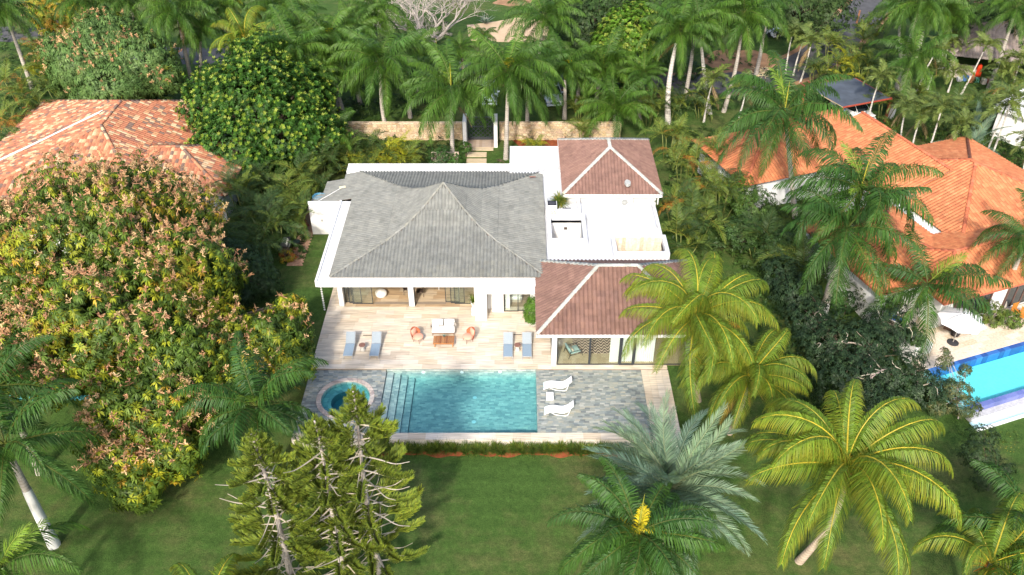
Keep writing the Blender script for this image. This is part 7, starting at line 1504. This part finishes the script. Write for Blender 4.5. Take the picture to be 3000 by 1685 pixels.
# --- clipped hedge at the right
hb = [G(2745, 425, -.1), G(2830, 455, -.1), G(2920, 490, -.1), G(3060, 575, -.1)]
hl = []
for i in range(13):
    q = i / 12 * 3; k = min(2, int(q)); p = hb[k].lerp(hb[k + 1], q - k); hl.append((p.x, p.y + 1, 1.0 + .2 * math.sin(i * 2.1), 1.6, 1.4, 1.25))
tree('hedge', 'long clipped green hedge in front of the far white house', tuple(hb[1]), hl, 11, .18, .08, 8, [(.055, .115, .022), (.07, .14, .026), (.045, .095, .02), (.11, .16, .03)], 91, cat='hedge', r0=.06, el=(-.1, .9), rough=.12)
# --- border tufts in front of the retaining wall
GT = 'grassy tufts along the retaining wall'
kinds = []
for q in range(4):
    t = tuft('grass_tuft', (0, 0, 0), '-', 'plant', 230, .86, (.10, .165, .026), .034, 20 + q, GT, up=(.55, 1.5), droop=.6, tipc=(.20, .22, .04)); kinds.append(t)
ORD = 'first second third fourth fifth sixth seventh eighth ninth tenth eleventh twelfth thirteenth fourteenth fifteenth sixteenth seventeenth eighteenth nineteenth twentieth'.split(); ORD += ['twenty ' + q for q in ORD[:9]]
rnd = random.Random(12); used = set(); xs_ = np.arange(-9.2, 7.0, .60)
for i, x in enumerate(xs_):
    pos = (x + rnd.uniform(-.1, .1), 36.88 + rnd.uniform(-.14, .12), -.78); k = rnd.randrange(4)
    lab = ORD[i] + ' grassy tuft from the pines in the row below the pool wall'
    if k not in used: o = kinds[k]; o.location = pos; o['label'] = lab; used.add(k)
    else: o = dup(kinds[k], pos, rnd.uniform(0, 6), lab)
    o.scale = (1, 1, rnd.uniform(.85, 1.1))
for k in range(4):
    if k not in used: kinds[k].location = (-9.8 - .4 * k, 36.7, -.78); kinds[k]['label'] = 'grassy tuft behind the pines at the row end, number ' + str(k)
GT2 = 'spiky grass in the bed by the stone wall'
tk = tuft('grass_tuft', (0, 0, 0), 'dark spiky grass tuft in the bed before the stone wall', 'plant', 170, 1.35, (.06, .115, .022), .045, 44, GT2, up=(.6, 1.5), droop=.5); first = True
for si, (px, py) in enumerate([(1505 + 17 * i, 402 - (i % 3) * 9 + (i % 2) * 6) for i in range(14)] + [(1165 + 15 * i, 398 - (i % 3) * 7) for i in range(11)]):
    c = G(px, py, -.08); lab = (ORD[si] + ' spiky tuft from the gate in the bed right of the iron gate') if si < 14 else (ORD[24 - si] + ' spiky tuft from the gate in the bed left of the iron gate')
    if first: tk.location = c; tk['label'] = lab; first = False
    else: dup(tk, c, rnd.uniform(0, 6), lab)

# ------------------------------------------------------------------ Cook pines
def pine_branch(L, seed, bare=.35):
    rnd = random.Random(seed); P = [tuple(q) for q in curve_pts([(0, 0, 0), (L * .35, .03, -.02 * L), (L * .7, 0, -.03 * L), (L, .05, .10 * L)], 10)]
    b = MB((.42, .36, .29)); b.tube(P, [.035 * (1 - .8 * i / 10) + .006 for i in range(11)], 5, tone=(.45, .39, .32))
    n = int(46 * L) if bare < .9 else 0
    for k in range(n):
        s_ = bare + (1 - bare) * (k + rnd.random()) / n; i = min(9, int(s_ * 10)); p = Vector(P[i]).lerp(Vector(P[i + 1]), s_ * 10 - i)
        for sg in (-1, 1):
            l = (.56 * (1 - .5 * (s_ - bare) / (1 - bare)) + .08) * rnd.uniform(.7, 1.15); a = rnd.uniform(.5, 1.1); up = rnd.uniform(.35, 1.5)
            d = Vector((math.cos(a), sg * math.sin(a) * .9, up)).normalized(); q0 = p; q1 = p + d * l * .5; q2 = q1 + (d + Vector((.25, 0, .35))).normalized() * l * .5
            g = jit(rnd.choice([(.17, .22, .026), (.13, .18, .024), (.23, .27, .03), (.10, .145, .022)]), .2, rnd); b.tube([q0, q1, q2], [.010, .020, .013], 3, tone=g, tones=[tuple(x * .8 for x in g), g, tuple(min(1, x * 1.25) for x in g)])
    return b.mesh('branch', M['needle'])
PB = {q: [pine_branch(l, 5 + i, ba) for i in range(3)] for q, (l, ba) in {'top': (.9, .05), 'a': (1.7, .28), 'b': (2.5, .30), 'c': (2.8, .42), 'bare': (2.3, .97)}.items()}
def pine(base, H, label, seed, r0=.18, bare=.0):
    t = thing('cook_pine', base, label, 'pine tree', 'slim pines at the bottom of the lawn'); rnd = random.Random(seed)
    pts = [(.12 * math.sin(q * 5 + seed) * q, .1 * math.cos(q * 4 + seed) * q, -.4 + (H + .4) * q) for q in np.linspace(0, 1, 12)]
    link('trunk', MB().tube(pts, [r0 * (1 - .88 * i / 11) + .02 for i in range(12)], 8).mesh('trunk', M['bark_grey'], True), t)
    z = 1.0; k = 0
    while z < H - .1:
        q = (H - z) / H; w = 'top' if H - z < 1.8 else ('a' if q < .38 else ('b' if q < .68 else 'c')); nb = 4 if w == 'top' else rnd.choice((4, 5, 5))
        i = min(10, int((z + .4) / (H + .4) * 11)); c = Vector(pts[i]).lerp(Vector(pts[i + 1]), (z + .4) / (H + .4) * 11 - i)
        for j in range(nb):
            kind = 'bare' if w in 'abc' and rnd.random() < (.26 if q > .3 else .08) + bare else w; me = rnd.choice(PB[kind])
            o = link('branch', me, t, c); o.rotation_euler = (0, rnd.uniform(-.25, .05) - (.75 if w == 'top' else .0) * max(0, 1 - (H - z) / 1.2), 2 * math.pi * j / nb + k * .7 + rnd.uniform(-.25, .25)); s_ = rnd.uniform(.75, 1.1) * ((.35 + .65 * (H - z) / 1.8) if w == 'top' else 1); o.scale = (s_,) * 3
        z += rnd.uniform(.42, .6) if w != 'top' else .24; k += 1
    return t
pb = atY(1026, 1150, 28.2); pine((pb.x, pb.y, -.8), pb.z + .8, 'slim pine nearest the lawn, right one of three', 3)
pb = atY(918, 1232, 27.3); pine((pb.x, pb.y, -.8), pb.z + .8, 'slim pine in the middle of the three, with bare white lower branches', 4, .20, .08)
pb = atY(742, 1268, 27.0); pine((pb.x, pb.y, -.8), pb.z + .8, 'slim pine farthest left of the three, beside the left lawn', 5, .20, .06)

# ------------------------------------------------------------------ leafless grey tree
c = G(1265, 128, -.1); t = thing('bare_tree', c, 'leafless silver grey tree at the top beside the sand bank', 'tree'); rnd = random.Random(8); tr = MB(); lm = MB()
def grow(b, p, d, r, l, dep):
    q = p + d * l; m_ = p.lerp(q, .5) + Vector((rnd.uniform(-.1, .1), rnd.uniform(-.1, .1), rnd.uniform(-.05, .1))) * l; b.tube([p, m_, q], [r, r * .85, r * .7], 5 if dep < 3 else 3)
    if dep > 6 or r < .008: return
    for k in range(2 if rnd.random() < .45 else 3):
        d2 = (d + Vector((rnd.uniform(-.95, .95), rnd.uniform(-.95, .95), rnd.uniform(-.35, .5)))).normalized(); grow(lm, q, d2, r * rnd.uniform(.56, .72), l * rnd.uniform(.68, .86), dep + 1)
for k in range(5): a = k * 1.26; grow(tr if k == 0 else lm, Vector((0, 0, -.2)), Vector((.8 * math.cos(a), .8 * math.sin(a), .8)).normalized(), .2, 2.4, 0)
link('trunk', tr.mesh('trunk', M['bark_grey']), t); link('limbs', lm.mesh('limbs', M['bark_grey']), t)

# ------------------------------------------------------------------ undergrowth that nobody could count
def cover(name, areas, dens, seed, cols, L=.42, Wd=.13, hgt=.7, K=9):
    rs = np.random.RandomState(seed); Ps = []
    for (px0, py0, px1, py1) in areas:
        a, b_2, c, d = G(px0, py0), G(px1, py0), G(px0, py1), G(px1, py1); n = int(abs((b_2.x - a.x + d.x - c.x) / 2 * (a.y - c.y)) * dens); u, v = rs.rand(n), rs.rand(n)
        px = px0 + (px1 - px0) * u; py = py0 + (py1 - py0) * v
        q = np.array([G(x, y)[:2] for x, y in zip(px, py)]); Ps.append(np.column_stack([q, [gz(x, y) for x, y in q]]))
    P = np.concatenate(Ps); n = len(P); hh = hgt * (.35 + .65 * rs.rand(n)) * (1 + .5 * np.sin(P[:, 0] * 1.3) * np.sin(P[:, 1] * 1.1)); P[:, 2] += hh * rs.rand(n) ** .4
    an = np.arange(K)[None] * 2.4 + rs.rand(n, 1) * 6.3; e = rs.uniform(-.1, 1.1, (n, K)); D = np.stack([np.cos(an) * np.cos(e), np.sin(an) * np.cos(e), np.sin(e)], 2); l = L * rs.uniform(.6, 1.2, (n, K)); S = np.stack([-np.sin(an), np.cos(an), np.zeros_like(an)], 2)
    o = np.repeat(P[:, None], K, 1); tip = o + D * l[..., None] - np.array([0, 0, .25]) * l[..., None]; md = o + D * (l * .5)[..., None]
    V_ = np.stack([o, md + S * Wd / 2, tip, md - S * Wd / 2], 2).reshape(-1, 3); C = np.array(cols)[rs.randint(0, len(cols), n)] * rs.uniform(.7, 1.25, (n, 1)); C = np.repeat(C, K * 4, axis=0)
    return tag(link(name, npmesh(name, V_, np.arange(n * K * 4).reshape(-1, 4), C, M['leaf'])), kind='stuff')
DG = [(.045, .088, .022), (.058, .11, .026), (.075, .135, .03), (.038, .072, .02)]
cover('undergrowth', [(660, 480, 900, 760), (880, 300, 1160, 500), (960, 230, 1340, 345), (600, 270, 680, 330)], 2.2, 1, DG)
cover('undergrowth', [(1690, 250, 2140, 330), (1950, 380, 2260, 760), (2130, 560, 2400, 900), (1570, 215, 1760, 290)], 2.2, 2, DG)
cover('undergrowth', [(0, 90, 230, 440), (2380, 140, 2620, 230), (2840, 240, 3000, 400), (2590, 280, 2640, 420)], 1.8, 3, DG)
cover('undergrowth', [(1150, 470, 1340, 410), (680, 60, 1130, 230), (1180, 60, 1320, 120), (2000, 100, 2200, 200)], 1.4, 4, DG)
cover('undergrowth', [(2330, 880, 2640, 1200), (2180, 900, 2330, 1160)], 4.0, 5, DG, .3, .1, .5)
cover('fallen_leaves', [(2860, 1250, 3000, 1300)], 6, 6, [(.4, .34, .05), (.3, .3, .06)], .08, .06, .02, 2)
cover('lawn_grass', [(2820, 1240, 3000, 1275)], 22, 7, [(.08, .13, .025), (.10, .16, .03)], .16, .03, .06, 6)
